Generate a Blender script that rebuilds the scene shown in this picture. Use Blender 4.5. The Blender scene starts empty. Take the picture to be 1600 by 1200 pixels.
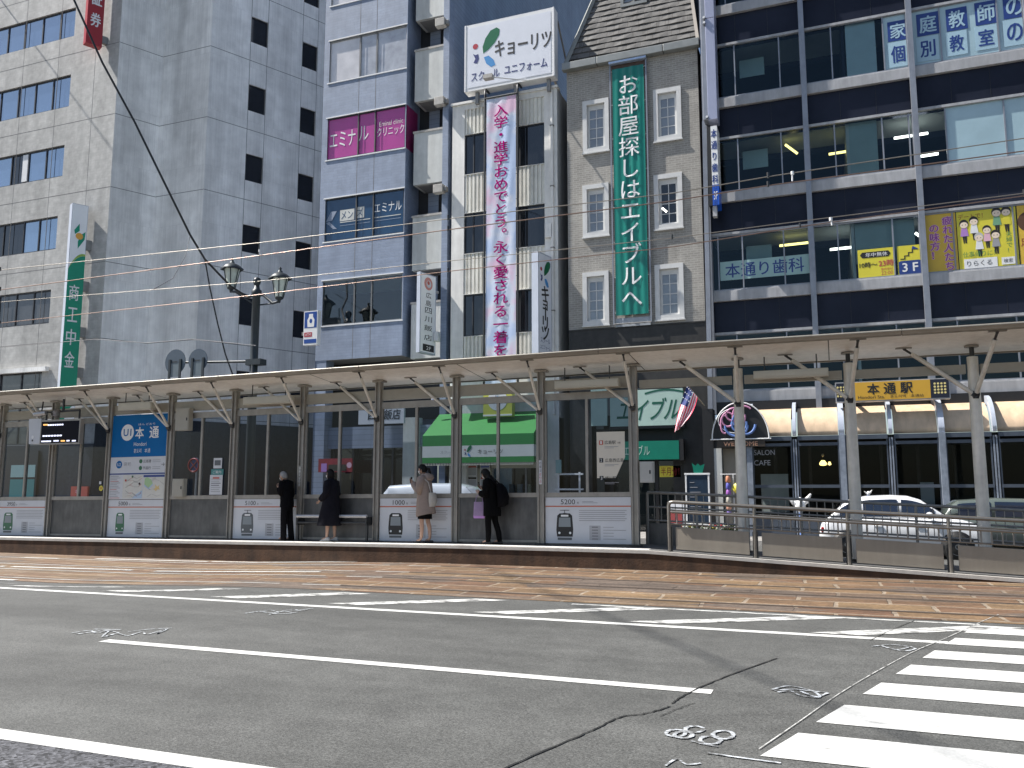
import bpy, bmesh, math, random
from mathutils import Vector
random.seed(7)
C = bpy.context.scene.collection
R = math.radians
# ---------------------------------------------------------------- survey: camera model used to turn measured points into positions
FOC, PX, PY, HZ, YAW, CAMH = 1300., 800., 600., 768., R(21.1), 1.6
PITCH = math.atan((HZ-PY)/FOC)
FW = Vector((-math.sin(YAW)*math.cos(PITCH), math.cos(YAW)*math.cos(PITCH), math.sin(PITCH)))
RT = Vector((math.cos(YAW), math.sin(YAW), 0))
UP = RT.cross(FW)
def ray(u, v): return FW + RT*((u-PX)/FOC) - UP*((v-PY)/FOC)
def G(u, v, z=0.0):
    d = ray(u, v); t = (z-CAMH)/d.z
    return Vector((d.x*t, d.y*t, z))
def W(u, v, y):
    d = ray(u, v); t = y/d.y
    return Vector((d.x*t, y, CAMH+d.z*t))
def wx(u, v, y): return W(u, v, y).x
def wz(u, v, y): return W(u, v, y).z
def LP(u, v, p0, ang):
    d = ray(u, v); dx, dy = math.sin(R(ang)), math.cos(R(ang)); n = (dy, -dx)
    t = (p0[0]*n[0]+p0[1]*n[1])/(d.x*n[0]+d.y*n[1])
    return Vector((d.x*t, d.y*t, CAMH+d.z*t))
def lerp(a, b, t): return a+(b-a)*t
def sstep(a, b, x):
    t = max(0., min(1., (x-a)/(b-a))); return t*t*(3-2*t)
def dip(x): return -0.12*(1-sstep(-14.5, -8, x))
def gz(x, y):                      # the far half of the street dips a little towards one end
    return dip(x)*sstep(10.4, 11.8, y)
# ---------------------------------------------------------------- materials
MATS = {}
def nodes_of(name):
    m = bpy.data.materials.new(name); m.use_nodes = True
    nt = m.node_tree; b = nt.nodes['Principled BSDF']
    return m, nt, b
def N(nt, t, **k):
    n = nt.nodes.new(t)
    for a, v in k.items():
        if a in n.inputs: n.inputs[a].default_value = v
        else: setattr(n, a, v)
    return n
def vary(nt, col_sock, amp, scale, stretch=(1, 1, 1), coord='Object', detail=6.0, lo=.32, hi=.68):
    tc = N(nt, 'ShaderNodeTexCoord'); mp = N(nt, 'ShaderNodeMapping'); mp.inputs['Scale'].default_value = stretch
    nt.links.new(tc.outputs[coord], mp.inputs['Vector'])
    no = N(nt, 'ShaderNodeTexNoise'); no.inputs['Scale'].default_value = scale; no.inputs['Detail'].default_value = detail
    no.inputs['Roughness'].default_value = .6
    nt.links.new(mp.outputs[0], no.inputs['Vector'])
    mr = N(nt, 'ShaderNodeMapRange'); mr.inputs[1].default_value = lo; mr.inputs[2].default_value = hi
    mr.inputs[3].default_value = 1-amp; mr.inputs[4].default_value = 1+amp
    nt.links.new(no.outputs[0], mr.inputs[0])
    mx = N(nt, 'ShaderNodeVectorMath', operation='SCALE')
    nt.links.new(col_sock, mx.inputs[0]); nt.links.new(mr.outputs[0], mx.inputs['Scale'])
    return mx.outputs[0], no
def rgb(nt, col):
    n = N(nt, 'ShaderNodeRGB'); n.outputs[0].default_value = (*col, 1); return n.outputs[0]
def mat(name, col, rough=.55, metal=0., n=(.08, 6.), streak=None, bump=None, spec=.5, coat=0., emit=None, estr=1.):
    if name in MATS: return MATS[name]
    m, nt, b = nodes_of(name)
    s = rgb(nt, col)
    if n: s, _ = vary(nt, s, n[0], n[1])
    if streak: s, _ = vary(nt, s, streak[0], streak[1], (1, 1, streak[2]))
    nt.links.new(s, b.inputs['Base Color'])
    b.inputs['Roughness'].default_value = rough; b.inputs['Metallic'].default_value = metal
    b.inputs['Specular IOR Level'].default_value = spec; b.inputs['Coat Weight'].default_value = coat
    if coat: b.inputs['Coat Roughness'].default_value = .06
    if bump:
        tc = N(nt, 'ShaderNodeTexCoord'); no = N(nt, 'ShaderNodeTexNoise'); no.inputs['Scale'].default_value = bump[1]; no.inputs['Detail'].default_value = 4
        nt.links.new(tc.outputs['Object'], no.inputs['Vector'])
        bp = N(nt, 'ShaderNodeBump'); bp.inputs['Strength'].default_value = bump[0]; bp.inputs['Distance'].default_value = .02
        nt.links.new(no.outputs[0], bp.inputs['Height']); nt.links.new(bp.outputs[0], b.inputs['Normal'])
    if emit:
        b.inputs['Emission Color'].default_value = (*emit, 1); b.inputs['Emission Strength'].default_value = estr
    MATS[name] = m; return m
def tiled(name, col, tile, joint=.75, panel=None, pjoint=.55, rough=.6, amp=.1, streak=(.12, 1.2, .15), cvar=.06, off=.5, bump=.3, noise=(.08, 9.), spec=.4, rot=0.):
    """wall cladding: tiles of tile=(width, height, joint) in metres on the UV map, with wider panel joints"""
    if name in MATS: return MATS[name]
    m, nt, b = nodes_of(name)
    uv = N(nt, 'ShaderNodeUVMap')
    def br(w, h, ms, o, c1, c2, mo):
        t = N(nt, 'ShaderNodeTexBrick'); t.offset = o; t.offset_frequency = 2
        t.inputs['Scale'].default_value = 1; t.inputs['Brick Width'].default_value = w; t.inputs['Row Height'].default_value = h
        t.inputs['Mortar Size'].default_value = ms; t.inputs['Mortar Smooth'].default_value = .1; t.inputs['Bias'].default_value = 0
        t.inputs['Color1'].default_value = (*c1, 1); t.inputs['Color2'].default_value = (*c2, 1); t.inputs['Mortar'].default_value = (*mo, 1)
        if rot:
            mp = N(nt, 'ShaderNodeMapping'); mp.inputs['Rotation'].default_value = (0, 0, rot)
            nt.links.new(uv.outputs[0], mp.inputs[0]); nt.links.new(mp.outputs[0], t.inputs['Vector'])
        else: nt.links.new(uv.outputs[0], t.inputs['Vector'])
        return t
    c1 = tuple(c*(1-cvar) for c in col); c2 = tuple(c*(1+cvar) for c in col); mo = tuple(c*joint for c in col)
    t = br(*tile, off, c1, c2, mo); s = t.outputs['Color']
    if panel:
        t2 = br(*panel, 0., (1, 1, 1), (1, 1, 1), (pjoint,)*3)
        mx = N(nt, 'ShaderNodeVectorMath', operation='MULTIPLY')
        nt.links.new(s, mx.inputs[0]); nt.links.new(t2.outputs['Color'], mx.inputs[1]); s = mx.outputs[0]
    if noise: s, _ = vary(nt, s, noise[0], noise[1])
    if streak: s, _ = vary(nt, s, streak[0], streak[1], (1, 1, streak[2]))
    nt.links.new(s, b.inputs['Base Color']); b.inputs['Roughness'].default_value = rough; b.inputs['Specular IOR Level'].default_value = spec
    if bump:
        bp = N(nt, 'ShaderNodeBump'); bp.inputs['Strength'].default_value = bump; bp.inputs['Distance'].default_value = .01; bp.invert = True
        nt.links.new(t.outputs['Fac'], bp.inputs['Height']); nt.links.new(bp.outputs[0], b.inputs['Normal'])
    MATS[name] = m; return m
def glass(name, tint=(.8, .86, .86), refl=.08, rough=.01, gcol=(1, 1, 1)):
    """thin pane: see-through with a mirror share that grows at grazing angles"""
    if name in MATS: return MATS[name]
    m = bpy.data.materials.new(name); m.use_nodes = True; nt = m.node_tree; nt.nodes.clear()
    out = N(nt, 'ShaderNodeOutputMaterial'); tr = N(nt, 'ShaderNodeBsdfTransparent'); tr.inputs[0].default_value = (*tint, 1)
    gl = N(nt, 'ShaderNodeBsdfGlossy'); gl.inputs['Color'].default_value = (*gcol, 1); gl.inputs['Roughness'].default_value = rough
    fr = N(nt, 'ShaderNodeFresnel'); fr.inputs[0].default_value = 1.45
    ad = N(nt, 'ShaderNodeMath', operation='ADD'); ad.use_clamp = True; ad.inputs[1].default_value = refl
    nt.links.new(fr.outputs[0], ad.inputs[0])
    mx = N(nt, 'ShaderNodeMixShader'); nt.links.new(ad.outputs[0], mx.inputs[0]); nt.links.new(tr.outputs[0], mx.inputs[1]); nt.links.new(gl.outputs[0], mx.inputs[2])
    nt.links.new(mx.outputs[0], out.inputs[0]); MATS[name] = m; return m
def mirror_glass(name, col, refl=.3, rough=.02, n=(.3, .8), gcol=(1, 1, 1)):
    """coated glass over a dark room"""
    if name in MATS: return MATS[name]
    m = bpy.data.materials.new(name); m.use_nodes = True; nt = m.node_tree; nt.nodes.clear()
    out = N(nt, 'ShaderNodeOutputMaterial'); df = N(nt, 'ShaderNodeBsdfDiffuse')
    s, no = vary(nt, rgb(nt, col), n[0], n[1]); nt.links.new(s, df.inputs[0])
    gl = N(nt, 'ShaderNodeBsdfGlossy'); gl.inputs['Color'].default_value = (*gcol, 1); gl.inputs['Roughness'].default_value = rough
    bp = N(nt, 'ShaderNodeBump'); bp.inputs['Strength'].default_value = .05; bp.inputs['Distance'].default_value = .02
    nt.links.new(no.outputs[0], bp.inputs['Height']); nt.links.new(bp.outputs[0], gl.inputs['Normal'])
    fr = N(nt, 'ShaderNodeFresnel'); fr.inputs[0].default_value = 1.45
    ad = N(nt, 'ShaderNodeMath', operation='ADD'); ad.use_clamp = True; ad.inputs[1].default_value = refl
    nt.links.new(fr.outputs[0], ad.inputs[0])
    mx = N(nt, 'ShaderNodeMixShader'); nt.links.new(ad.outputs[0], mx.inputs[0]); nt.links.new(df.outputs[0], mx.inputs[1]); nt.links.new(gl.outputs[0], mx.inputs[2])
    nt.links.new(mx.outputs[0], out.inputs[0]); MATS[name] = m; return m
# ---------------------------------------------------------------- mesh builder
GL = {}
def glyphs(body, bold=0.):
    k = (body, bold)
    if k in GL: return GL[k]
    cu = bpy.data.curves.new('lettering', 'FONT'); cu.body = body; cu.offset = bold; cu.resolution_u = 3
    o = bpy.data.objects.new('lettering', cu); C.objects.link(o)
    dg = bpy.context.evaluated_depsgraph_get(); dg.update()
    me = bpy.data.meshes.new_from_object(o.evaluated_get(dg))
    vs = [(v.co.x, v.co.y) for v in me.vertices]; fs = [tuple(p.vertices) for p in me.polygons]
    bpy.data.objects.remove(o); bpy.data.curves.remove(cu); bpy.data.meshes.remove(me)
    if not vs: vs = [(0, 0), (.001, 0), (0, .001)]; fs = [(0, 1, 2)]
    GL[k] = (vs, fs, min(v[0] for v in vs), max(v[0] for v in vs), min(v[1] for v in vs), max(v[1] for v in vs)); return GL[k]
V = Vector
class MB:
    def __init__(s, warp=None): s.v = []; s.f = []; s.m = []; s.mats = []; s.warp = warp; s.sm = []; s.smooth = False
    def mi(s, m):
        if m not in s.mats: s.mats.append(m)
        return s.mats.index(m)
    def add(s, vs, fs, m, smooth=None):
        b = len(s.v); s.v += [V(p) for p in vs]; k = s.mi(m)
        for f in fs: s.f.append(tuple(i+b for i in f)); s.m.append(k); s.sm.append(s.smooth if smooth is None else smooth)
    def face(s, pts, m): s.add(pts, [tuple(range(len(pts)))], m)
    def hexa(s, p, m): s.add(p, [(0, 3, 2, 1), (4, 5, 6, 7), (0, 1, 5, 4), (1, 2, 6, 5), (2, 3, 7, 6), (3, 0, 4, 7)], m)
    def box(s, x0, x1, y0, y1, z0, z1, m):
        s.hexa([(x0, y0, z0), (x1, y0, z0), (x1, y1, z0), (x0, y1, z0), (x0, y0, z1), (x1, y0, z1), (x1, y1, z1), (x0, y1, z1)], m)
    def obox(s, o, a, b, c, m):      # corner o and three edge vectors
        o, a, b, c = V(o), V(a), V(b), V(c)
        s.hexa([o, o+a, o+a+b, o+b, o+c, o+a+c, o+a+b+c, o+b+c], m)
    def bar(s, p, q, w, h, m, up=(0, 0, 1)):
        p, q = V(p), V(q); d = (q-p).normalized(); u = V(up)
        if abs(d.dot(u)) > .95: u = V((0, 1, 0))
        x = d.cross(u).normalized(); y = x.cross(d)
        s.obox(p-x*w/2-y*h/2, x*w, q-p, y*h, m)
    def tube(s, p, q, r, m, r2=None, n=10, caps=True): s.path([p, q], r, m, n, [r, r if r2 is None else r2], caps)
    def path(s, pts, r, m, n=8, rs=None, caps=True, closed=False):
        pts = [V(p) for p in pts]; k = len(pts); vs = []; prev = None
        for i, p in enumerate(pts):
            d = (pts[(i+1) % k]-pts[i-1]) if closed else (pts[min(i+1, k-1)]-pts[max(i-1, 0)])
            d.normalize()
            if prev is None:
                a = V((0, 0, 1)) if abs(d.z) < .9 else V((0, 1, 0)); x = d.cross(a).normalized()
            else: x = (prev-d*prev.dot(d)).normalized()
            prev = x; y = d.cross(x); rr = rs[i] if rs else r
            vs += [p+(x*math.cos(2*math.pi*j/n)+y*math.sin(2*math.pi*j/n))*rr for j in range(n)]
        fs = []
        for i in range(k if closed else k-1):
            for j in range(n):
                a, b = i*n+j, i*n+(j+1) % n; c, d2 = ((i+1) % k)*n+(j+1) % n, ((i+1) % k)*n+j
                fs.append((a, b, c, d2))
        s.add(vs, fs, m, True)
        if caps and not closed:
            s.add(vs[:n], [tuple(reversed(range(n)))], m, False); s.add(vs[-n:], [tuple(range(n))], m, False)
    def lathe(s, c, prof, m, n=16, ax=(0, 0, 1)):     # prof: (radius, height) along ax
        c = V(c); a = V(ax).normalized(); t = V((1, 0, 0)) if abs(a.x) < .9 else V((0, 1, 0)); x = a.cross(t).normalized(); y = a.cross(x)
        vs = [c+a*h+(x*math.cos(2*math.pi*j/n)+y*math.sin(2*math.pi*j/n))*r for r, h in prof for j in range(n)]
        fs = [(i*n+j, i*n+(j+1) % n, (i+1)*n+(j+1) % n, (i+1)*n+j) for i in range(len(prof)-1) for j in range(n)]
        s.add(vs, fs, m, True)
    def loft(s, rings, m, caps=True, n=None):          # rings: lists of points of equal length
        n = len(rings[0]); vs = [V(p) for r in rings for p in r]
        fs = [(i*n+j, i*n+(j+1) % n, (i+1)*n+(j+1) % n, (i+1)*n+j) for i in range(len(rings)-1) for j in range(n)]
        s.add(vs, fs, m, True)
        if caps: s.add(vs[:n], [tuple(reversed(range(n)))], m, False); s.add(vs[-n:], [tuple(range(n))], m, False)
    def prism(s, poly, o, ux, uy, d, m, m2=None):       # 2-D polygon in the plane o+ux,uy, pushed by the vector d
        o, ux, uy, d = V(o), V(ux), V(uy), V(d); n = len(poly)
        a = [o+ux*p[0]+uy*p[1] for p in poly]; b = [p+d for p in a]
        s.add(a, [tuple(range(n))], m, False); s.add(b, [tuple(reversed(range(n)))], m2 or m, False)
        s.add(a+b, [(i, (i+1) % n, (i+1) % n+n, i+n) for i in range(n)], m2 or m, False)
    def disc(s, c, r, ux, uy, m, n=24, ry=None):
        c, ux, uy = V(c), V(ux).normalized(), V(uy).normalized(); ry = ry or r
        s.add([c+ux*r*math.cos(2*math.pi*i/n)+uy*ry*math.sin(2*math.pi*i/n) for i in range(n)], [tuple(range(n))], m, False)
    def text(s, body, o, ux, uy, size, m, bold=.0, w=None, h=None, rot=False, slant=0.):
        vs, fs, x0, x1, y0, y1 = glyphs(body, 0.); o, ux, uy = V(o), V(ux).normalized(), V(uy).normalized()
        sx = sy = size
        if w: sx = w/(x1-x0)
        if h: sy = h/(y1-y0)
        if w and not h and not size: sy = sx
        if h and not w and not size: sx = sy
        cx, cy = (x0+x1)/2, (y0+y1)/2; out = []
        for a, b in vs:
            p, q = (a-cx)*sx, (b-cy)*sy; p += slant*q
            if rot: p, q = q, -p
            out.append(o+ux*p+uy*q)
        s.strikes(out, fs, m, ux, uy, bold*.75*min(sx, sy))
    def strikes(s, out, fs, m, ux, uy, d):
        n = ux.cross(uy)
        sh = [(0, 0)] if d < .004 else [(-1, 0), (1, 0), (0, .8), (0, -.8)]
        for i, (a, c) in enumerate(sh): s.add([p+ux*a*d+uy*c*d+n*.0007*i for p in out], fs, m, False)
    def vtext(s, body, o, ux, uy, cell, m, bold=.0, step=None, sx=1.):
        """upright column of characters, o = centre of the first cell"""
        o, ux, uy = V(o), V(ux).normalized(), V(uy).normalized(); step = step or cell
        for i, ch in enumerate(body):
            if ch in ' 　': continue
            c = o-uy*step*i; vs, fs, x0, x1, y0, y1 = glyphs(ch, 0.)
            rot = ch in 'ー～'
            if ch in '。、': c = c+ux*cell*.28+uy*cell*.28
            out = []
            for a, b in vs:
                p, q = (a-.5*(1 if not ch.isascii() else (x0+x1)))*cell, (b-.36)*cell
                if ch in '。、': p, q = (a-(x0+x1)/2)*cell, (b-(y0+y1)/2)*cell
                if rot: p, q = q, -p
                out.append(c+ux*p*sx+uy*q)
            s.strikes(out, fs, m, ux, uy, bold*.75*cell)
    def bounds(s):
        return [min(p[i] for p in s.v) for i in range(3)], [max(p[i] for p in s.v) for i in range(3)]
    def build(s, name, parent=None, bevel=None, sub=0):
        vs = [V(s.warp(p)) for p in s.v] if s.warp else s.v
        if parent is None:
            lo = [min(p[i] for p in vs) for i in range(3)]; hi = [max(p[i] for p in vs) for i in range(3)]
            org = V(((lo[0]+hi[0])/2, (lo[1]+hi[1])/2, lo[2]))
        else: org = ORG[parent.name]
        me = bpy.data.meshes.new(name); me.from_pydata([p-org for p in vs], [], s.f)
        for m in s.mats: me.materials.append(m)
        me.polygons.foreach_set('material_index', s.m); me.polygons.foreach_set('use_smooth', s.sm)
        uvl = me.uv_layers.new(name='UVMap'); data = []
        for p in me.polygons:
            n = p.normal
            if abs(n.z) > .75: t, b = V((1, 0, 0)), V((0, 1, 0))
            else:
                t = V((-n.y, n.x, 0)).normalized()
                if t.x < -.001 or (abs(t.x) < .001 and t.y < 0): t = -t
                b = V((0, 0, 1))
            for vi in p.vertices:
                q = vs[vi]; data += [q.dot(t), q.dot(b)]
        uvl.data.foreach_set('uv', data)
        me.validate(); me.update()
        o = bpy.data.objects.new(name, me); C.objects.link(o)
        if parent is None: o.location = org
        else: o.parent = parent
        ORG[o.name] = org
        if bevel:
            bm = o.modifiers.new('edge', 'BEVEL'); bm.width = bevel; bm.segments = 2; bm.limit_method = 'ANGLE'; bm.angle_limit = R(40)
        if sub:
            sb = o.modifiers.new('smooth', 'SUBSURF'); sb.levels = sub; sb.render_levels = sub
        return o
ORG = {}
def tag(o, label=None, cat=None, group=None, kind=None):
    if label: o['label'] = label
    if cat: o['category'] = cat
    if group: o['group'] = group
    if kind: o['kind'] = kind
    return o
def thing(name, label, cat, loc, group=None):
    o = bpy.data.objects.new(name, None); C.objects.link(o); o.location = loc; o.empty_display_size = .2
    ORG[o.name] = V(loc); return tag(o, label, cat, group)
def part(name, parent, fn, bevel=None, warp=None, label=None, sub=0):
    b = MB(warp); fn(b); o = b.build(name, parent, bevel, sub)
    if label: o['label'] = label
    return o
def copy_thing(root, shift, label=None, group=None):
    def cp(o, par):
        c = o.copy(); C.objects.link(c)
        if par: c.parent = par
        for ch in [x for x in C.objects if x.parent == o]: cp(ch, c)
        return c
    kids = root; r = cp(kids, None); r.location = V(root.location)+V(shift)
    if label: r['label'] = label
    if group: r['group'] = group
    return r
# ---- a wall sheet with rectangular openings: plane point(s, z, d) = o + t*s + n*d (n points into the building)
class Plane:
    def __init__(s, o, ang=None, t=None):
        s.o = V((o[0], o[1], 0))
        s.t = V(t) if t else V((1, 0, 0)); s.t.normalize(); s.n = V((-s.t.y, s.t.x, 0))
    def __call__(s, a, z, d=0.): return s.o+s.t*a+s.n*d+V((0, 0, z))
def wall(b, P, s0, s1, z0, z1, holes, depth, m, mr=None):
    S = sorted({s0, s1, *[h[0] for h in holes], *[h[1] for h in holes]}); Z = sorted({z0, z1, *[h[2] for h in holes], *[h[3] for h in holes]})
    S = [x for x in S if s0 <= x <= s1]; Z = [x for x in Z if z0 <= x <= z1]
    for i in range(len(S)-1):
        for j in range(len(Z)-1):
            cs, cz = (S[i]+S[i+1])/2, (Z[j]+Z[j+1])/2
            if any(h[0] < cs < h[1] and h[2] < cz < h[3] for h in holes): continue
            b.face([P(S[i], Z[j]), P(S[i+1], Z[j]), P(S[i+1], Z[j+1]), P(S[i], Z[j+1])], m)
    for a, c, e, f in holes:
        a, c, e, f = max(a, s0), min(c, s1), max(e, z0), min(f, z1); k = mr or m
        b.face([P(a, e), P(a, f), P(a, f, depth), P(a, e, depth)], k); b.face([P(c, f), P(c, e), P(c, e, depth), P(c, f, depth)], k)
        b.face([P(a, f), P(c, f), P(c, f, depth), P(a, f, depth)], k); b.face([P(c, e), P(a, e), P(a, e, depth), P(c, e, depth)], k)
def pbox(b, P, s0, s1, z0, z1, d0, d1, m):
    b.hexa([P(s0, z0, d0), P(s1, z0, d0), P(s1, z0, d1), P(s0, z0, d1), P(s0, z1, d0), P(s1, z1, d0), P(s1, z1, d1), P(s0, z1, d1)], m)
def window(root, P, s0, s1, z0, z1, d, mull, fm, gm, fw=.05, rails=(), panes=None, dark=()):
    """frame part with its panes below it; mull/rails: positions of the bars (s / z)"""
    b = MB()
    pbox(b, P, s0, s1, z0, z0+fw, d-.04, d+.03, fm); pbox(b, P, s0, s1, z1-fw, z1, d-.04, d+.03, fm)
    pbox(b, P, s0, s0+fw, z0+fw, z1-fw, d-.04, d+.03, fm); pbox(b, P, s1-fw, s1, z0+fw, z1-fw, d-.04, d+.03, fm)
    for q in mull: pbox(b, P, q-fw/2, q+fw/2, z0+fw, z1-fw, d-.045, d+.035, fm)
    for q in rails: pbox(b, P, s0+fw, s1-fw, q-fw/3, q+fw/3, d-.035, d+.025, fm)
    f = b.build('window', root)
    edges = [s0+fw]+sorted(mull)+[s1-fw]
    c = MB()
    for i in range(len(edges)-1):
        g = gm if not panes else panes[i % len(panes)]
        c.face([P(edges[i], z0+fw, d), P(edges[i+1], z0+fw, d), P(edges[i+1], z1-fw, d), P(edges[i], z1-fw, d)], g)
    c.build('pane', f)
    return f
# ================================================================ palette
white_paint = mat('white sign paint', (.78, .78, .78), .35, n=(.03, 3))
ink = mat('black lettering', (.012, .012, .014), .5, n=None)
alu = mat('brushed aluminium', (.42, .42, .43), .38, .6, n=(.1, 8))
steel_grey = mat('grey painted steel', (.25, .24, .225), .45, .3, n=(.12, 7), streak=(.12, 4, .1))
sunlit_column_paint = mat('sunlit column paint', (.64, .61, .55), .45, .1, n=(.1, 5), streak=(.15, 5, .12))  # the shelter paint again, with sunlight put into its colour
shelter_paint = mat('warm grey shelter paint', (.30, .28, .25), .45, .2, n=(.1, 5), streak=(.1, 5, .12))
dark_metal = mat('dark metal', (.035, .037, .04), .45, .3)
black = mat('black paint', (.012, .012, .013), .5)
def asphalt(name, base, cell, amp):
    m, nt, b = nodes_of(name); tc = N(nt, 'ShaderNodeTexCoord')
    s = rgb(nt, base)
    s, _ = vary(nt, s, .24, .5, (.22, 1.2, 1), lo=.3, hi=.7); s, _ = vary(nt, s, .10, .9, (.08, 2.5, 1)); s, _ = vary(nt, s, .07, 1.7)      # wheel tracks and patches lie along the road
    s, _ = vary(nt, s, .10, 3.5)
    vo = N(nt, 'ShaderNodeTexVoronoi'); vo.inputs['Scale'].default_value = cell; nt.links.new(tc.outputs['Object'], vo.inputs['Vector'])
    mr = N(nt, 'ShaderNodeMapRange'); mr.inputs[1].default_value = .0; mr.inputs[2].default_value = 1.; mr.inputs[3].default_value = 1-amp; mr.inputs[4].default_value = 1+amp
    sep = N(nt, 'ShaderNodeSeparateColor'); nt.links.new(vo.outputs['Color'], sep.inputs[0]); nt.links.new(sep.outputs[0], mr.inputs[0])
    mx = N(nt, 'ShaderNodeVectorMath', operation='SCALE'); nt.links.new(s, mx.inputs[0]); nt.links.new(mr.outputs[0], mx.inputs['Scale'])
    s, _ = vary(nt, mx.outputs[0], .22, cell*.5, detail=2.0)
    nt.links.new(s, b.inputs['Base Color']); b.inputs['Roughness'].default_value = .62; b.inputs['Specular IOR Level'].default_value = .35
    bp = N(nt, 'ShaderNodeBump'); bp.inputs['Strength'].default_value = .35; bp.inputs['Distance'].default_value = .006
    nt.links.new(vo.outputs['Distance'], bp.inputs['Height']); nt.links.new(bp.outputs[0], b.inputs['Normal'])
    MATS[name] = m; return m
road_m = asphalt('road asphalt', (.088, .089, .085), 130, .42)
coarse_m = asphalt('coarse asphalt', (.068, .069, .076), 45, .8)
def paint(name, wear, scale=9., base=(.55, .55, .53)):
    m, nt, b = nodes_of(name); tc = N(nt, 'ShaderNodeTexCoord')
    no = N(nt, 'ShaderNodeTexNoise'); no.inputs['Scale'].default_value = scale; no.inputs['Detail'].default_value = 8; no.inputs['Roughness'].default_value = .7
    mp = N(nt, 'ShaderNodeMapping'); mp.inputs['Scale'].default_value = (.6, 1.3, 1); nt.links.new(tc.outputs['Object'], mp.inputs[0]); nt.links.new(mp.outputs[0], no.inputs['Vector'])
    cr = N(nt, 'ShaderNodeMapRange'); cr.inputs[1].default_value = wear-.07; cr.inputs[2].default_value = wear+.07
    nt.links.new(no.outputs[0], cr.inputs[0])
    s, _ = vary(nt, rgb(nt, base), .14, 2.5); s, _ = vary(nt, s, .12, .8, (.4, 1, 1)); s, _ = vary(nt, s, .10, 45.)
    mx = N(nt, 'ShaderNodeMix', data_type='RGBA'); nt.links.new(cr.outputs[0], mx.inputs[0])
    mx.inputs[6].default_value = (.09, .09, .087, 1); nt.links.new(s, mx.inputs[7])
    nt.links.new(mx.outputs[2], b.inputs['Base Color']); b.inputs['Roughness'].default_value = .6
    MATS[name] = m; return m
line_m = paint('road line paint', .33); worn_m = paint('worn line paint', .46, 6.); cross_m = paint('crosswalk paint', .35, 4.)
spray_m = paint('white marking spray', .50, 14., (.52, .55, .58))
def slabs():
    m, nt, b = nodes_of('granite track slabs'); tc = N(nt, 'ShaderNodeTexCoord')
    t = N(nt, 'ShaderNodeTexBrick'); t.offset = .43; t.inputs['Scale'].default_value = 1; t.inputs['Brick Width'].default_value = 1.25; t.inputs['Row Height'].default_value = .62
    t.inputs['Mortar Size'].default_value = .035; t.inputs['Mortar Smooth'].default_value = .35
    dn = N(nt, 'ShaderNodeTexNoise'); dn.inputs['Scale'].default_value = 2.2
    nt.links.new(tc.outputs['Object'], dn.inputs['Vector'])
    ds = N(nt, 'ShaderNodeVectorMath', operation='SCALE'); ds.inputs['Scale'].default_value = .12; nt.links.new(dn.outputs['Color'], ds.inputs[0])
    da = N(nt, 'ShaderNodeVectorMath', operation='ADD'); nt.links.new(tc.outputs['Object'], da.inputs[0]); nt.links.new(ds.outputs[0], da.inputs[1])
    nt.links.new(da.outputs[0], t.inputs['Vector'])
    t.inputs['Color1'].default_value = (.112, .060, .034, 1); t.inputs['Color2'].default_value = (.152, .098, .050, 1); t.inputs['Mortar'].default_value = (.215, .17, .125, 1)
    s = t.outputs['Color']
    # grey and ochre slabs among the orange ones, and dirt along the rows
    vo = N(nt, 'ShaderNodeTexVoronoi'); vo.inputs['Scale'].default_value = .9; mp = N(nt, 'ShaderNodeMapping'); mp.inputs['Scale'].default_value = (.55, 1.7, 1)
    nt.links.new(tc.outputs['Object'], mp.inputs[0]); nt.links.new(mp.outputs[0], vo.inputs['Vector'])
    sep = N(nt, 'ShaderNodeSeparateColor'); nt.links.new(vo.outputs['Color'], sep.inputs[0])
    mr = N(nt, 'ShaderNodeMapRange'); mr.inputs[1].default_value = .62; mr.inputs[2].default_value = .72; nt.links.new(sep.outputs[0], mr.inputs[0])
    mx = N(nt, 'ShaderNodeMix', data_type='RGBA'); nt.links.new(mr.outputs[0], mx.inputs[0]); nt.links.new(s, mx.inputs[6]); mx.inputs[7].default_value = (.10, .075, .058, 1)
    s, _ = vary(nt, mx.outputs[2], .3, 1.4, (.5, 2.4, 1)); s, _ = vary(nt, s, .28, 22.); s, _ = vary(nt, s, .2, 5.)
    nt.links.new(s, b.inputs['Base Color']); b.inputs['Roughness'].default_value = .75
    bp = N(nt, 'ShaderNodeBump'); bp.inputs['Strength'].default_value = .6; bp.inputs['Distance'].default_value = .02; bp.invert = True
    nt.links.new(t.outputs['Fac'], bp.inputs['Height']); nt.links.new(bp.outputs[0], b.inputs['Normal'])
    return m
slab_m = slabs()
concrete_m = mat('pale concrete', (.42, .40, .37), .75, n=(.12, 5), bump=(.2, 40))
pave_m = tiled('pavement tiles', (.30, .29, .275), (.3, .3, .006), .6, off=0, bump=.2)
# ================================================================ ground and roads
def sheet(name, xs, ys, dz, m, kind='structure'):
    b = MB(); nx = len(xs)
    b.add([(x, y, gz(x, y)+dz) for y in ys for x in xs], [(j*nx+i, j*nx+i+1, (j+1)*nx+i+1, (j+1)*nx+i) for j in range(len(ys)-1) for i in range(nx-1)], m, True)
    return tag(b.build(name), kind=kind)
XS = [-400, -120, -60, -40, -30, -24, -20, -16, -15, -14, -13, -12, -11, -10, -9, -8, -6, 0, 10, 40, 120, 400]
sheet('ground', XS, [-300, -60, -14, 0, 4.26, 10.4, 10.7, 11, 11.4, 11.8, 17, 26, 60, 150, 400], -.012, mat('ground asphalt', (.05, .05, .05), .8))
sheet('road', XS, [-14, 0, 4.26, 10.4, 10.7, 11, 11.4, 11.8, 17, 26.2], 0, road_m)
sheet('road_patch', [-60, -30, -10, 20], [-3, 0, 4.09], .003, coarse_m)
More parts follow.
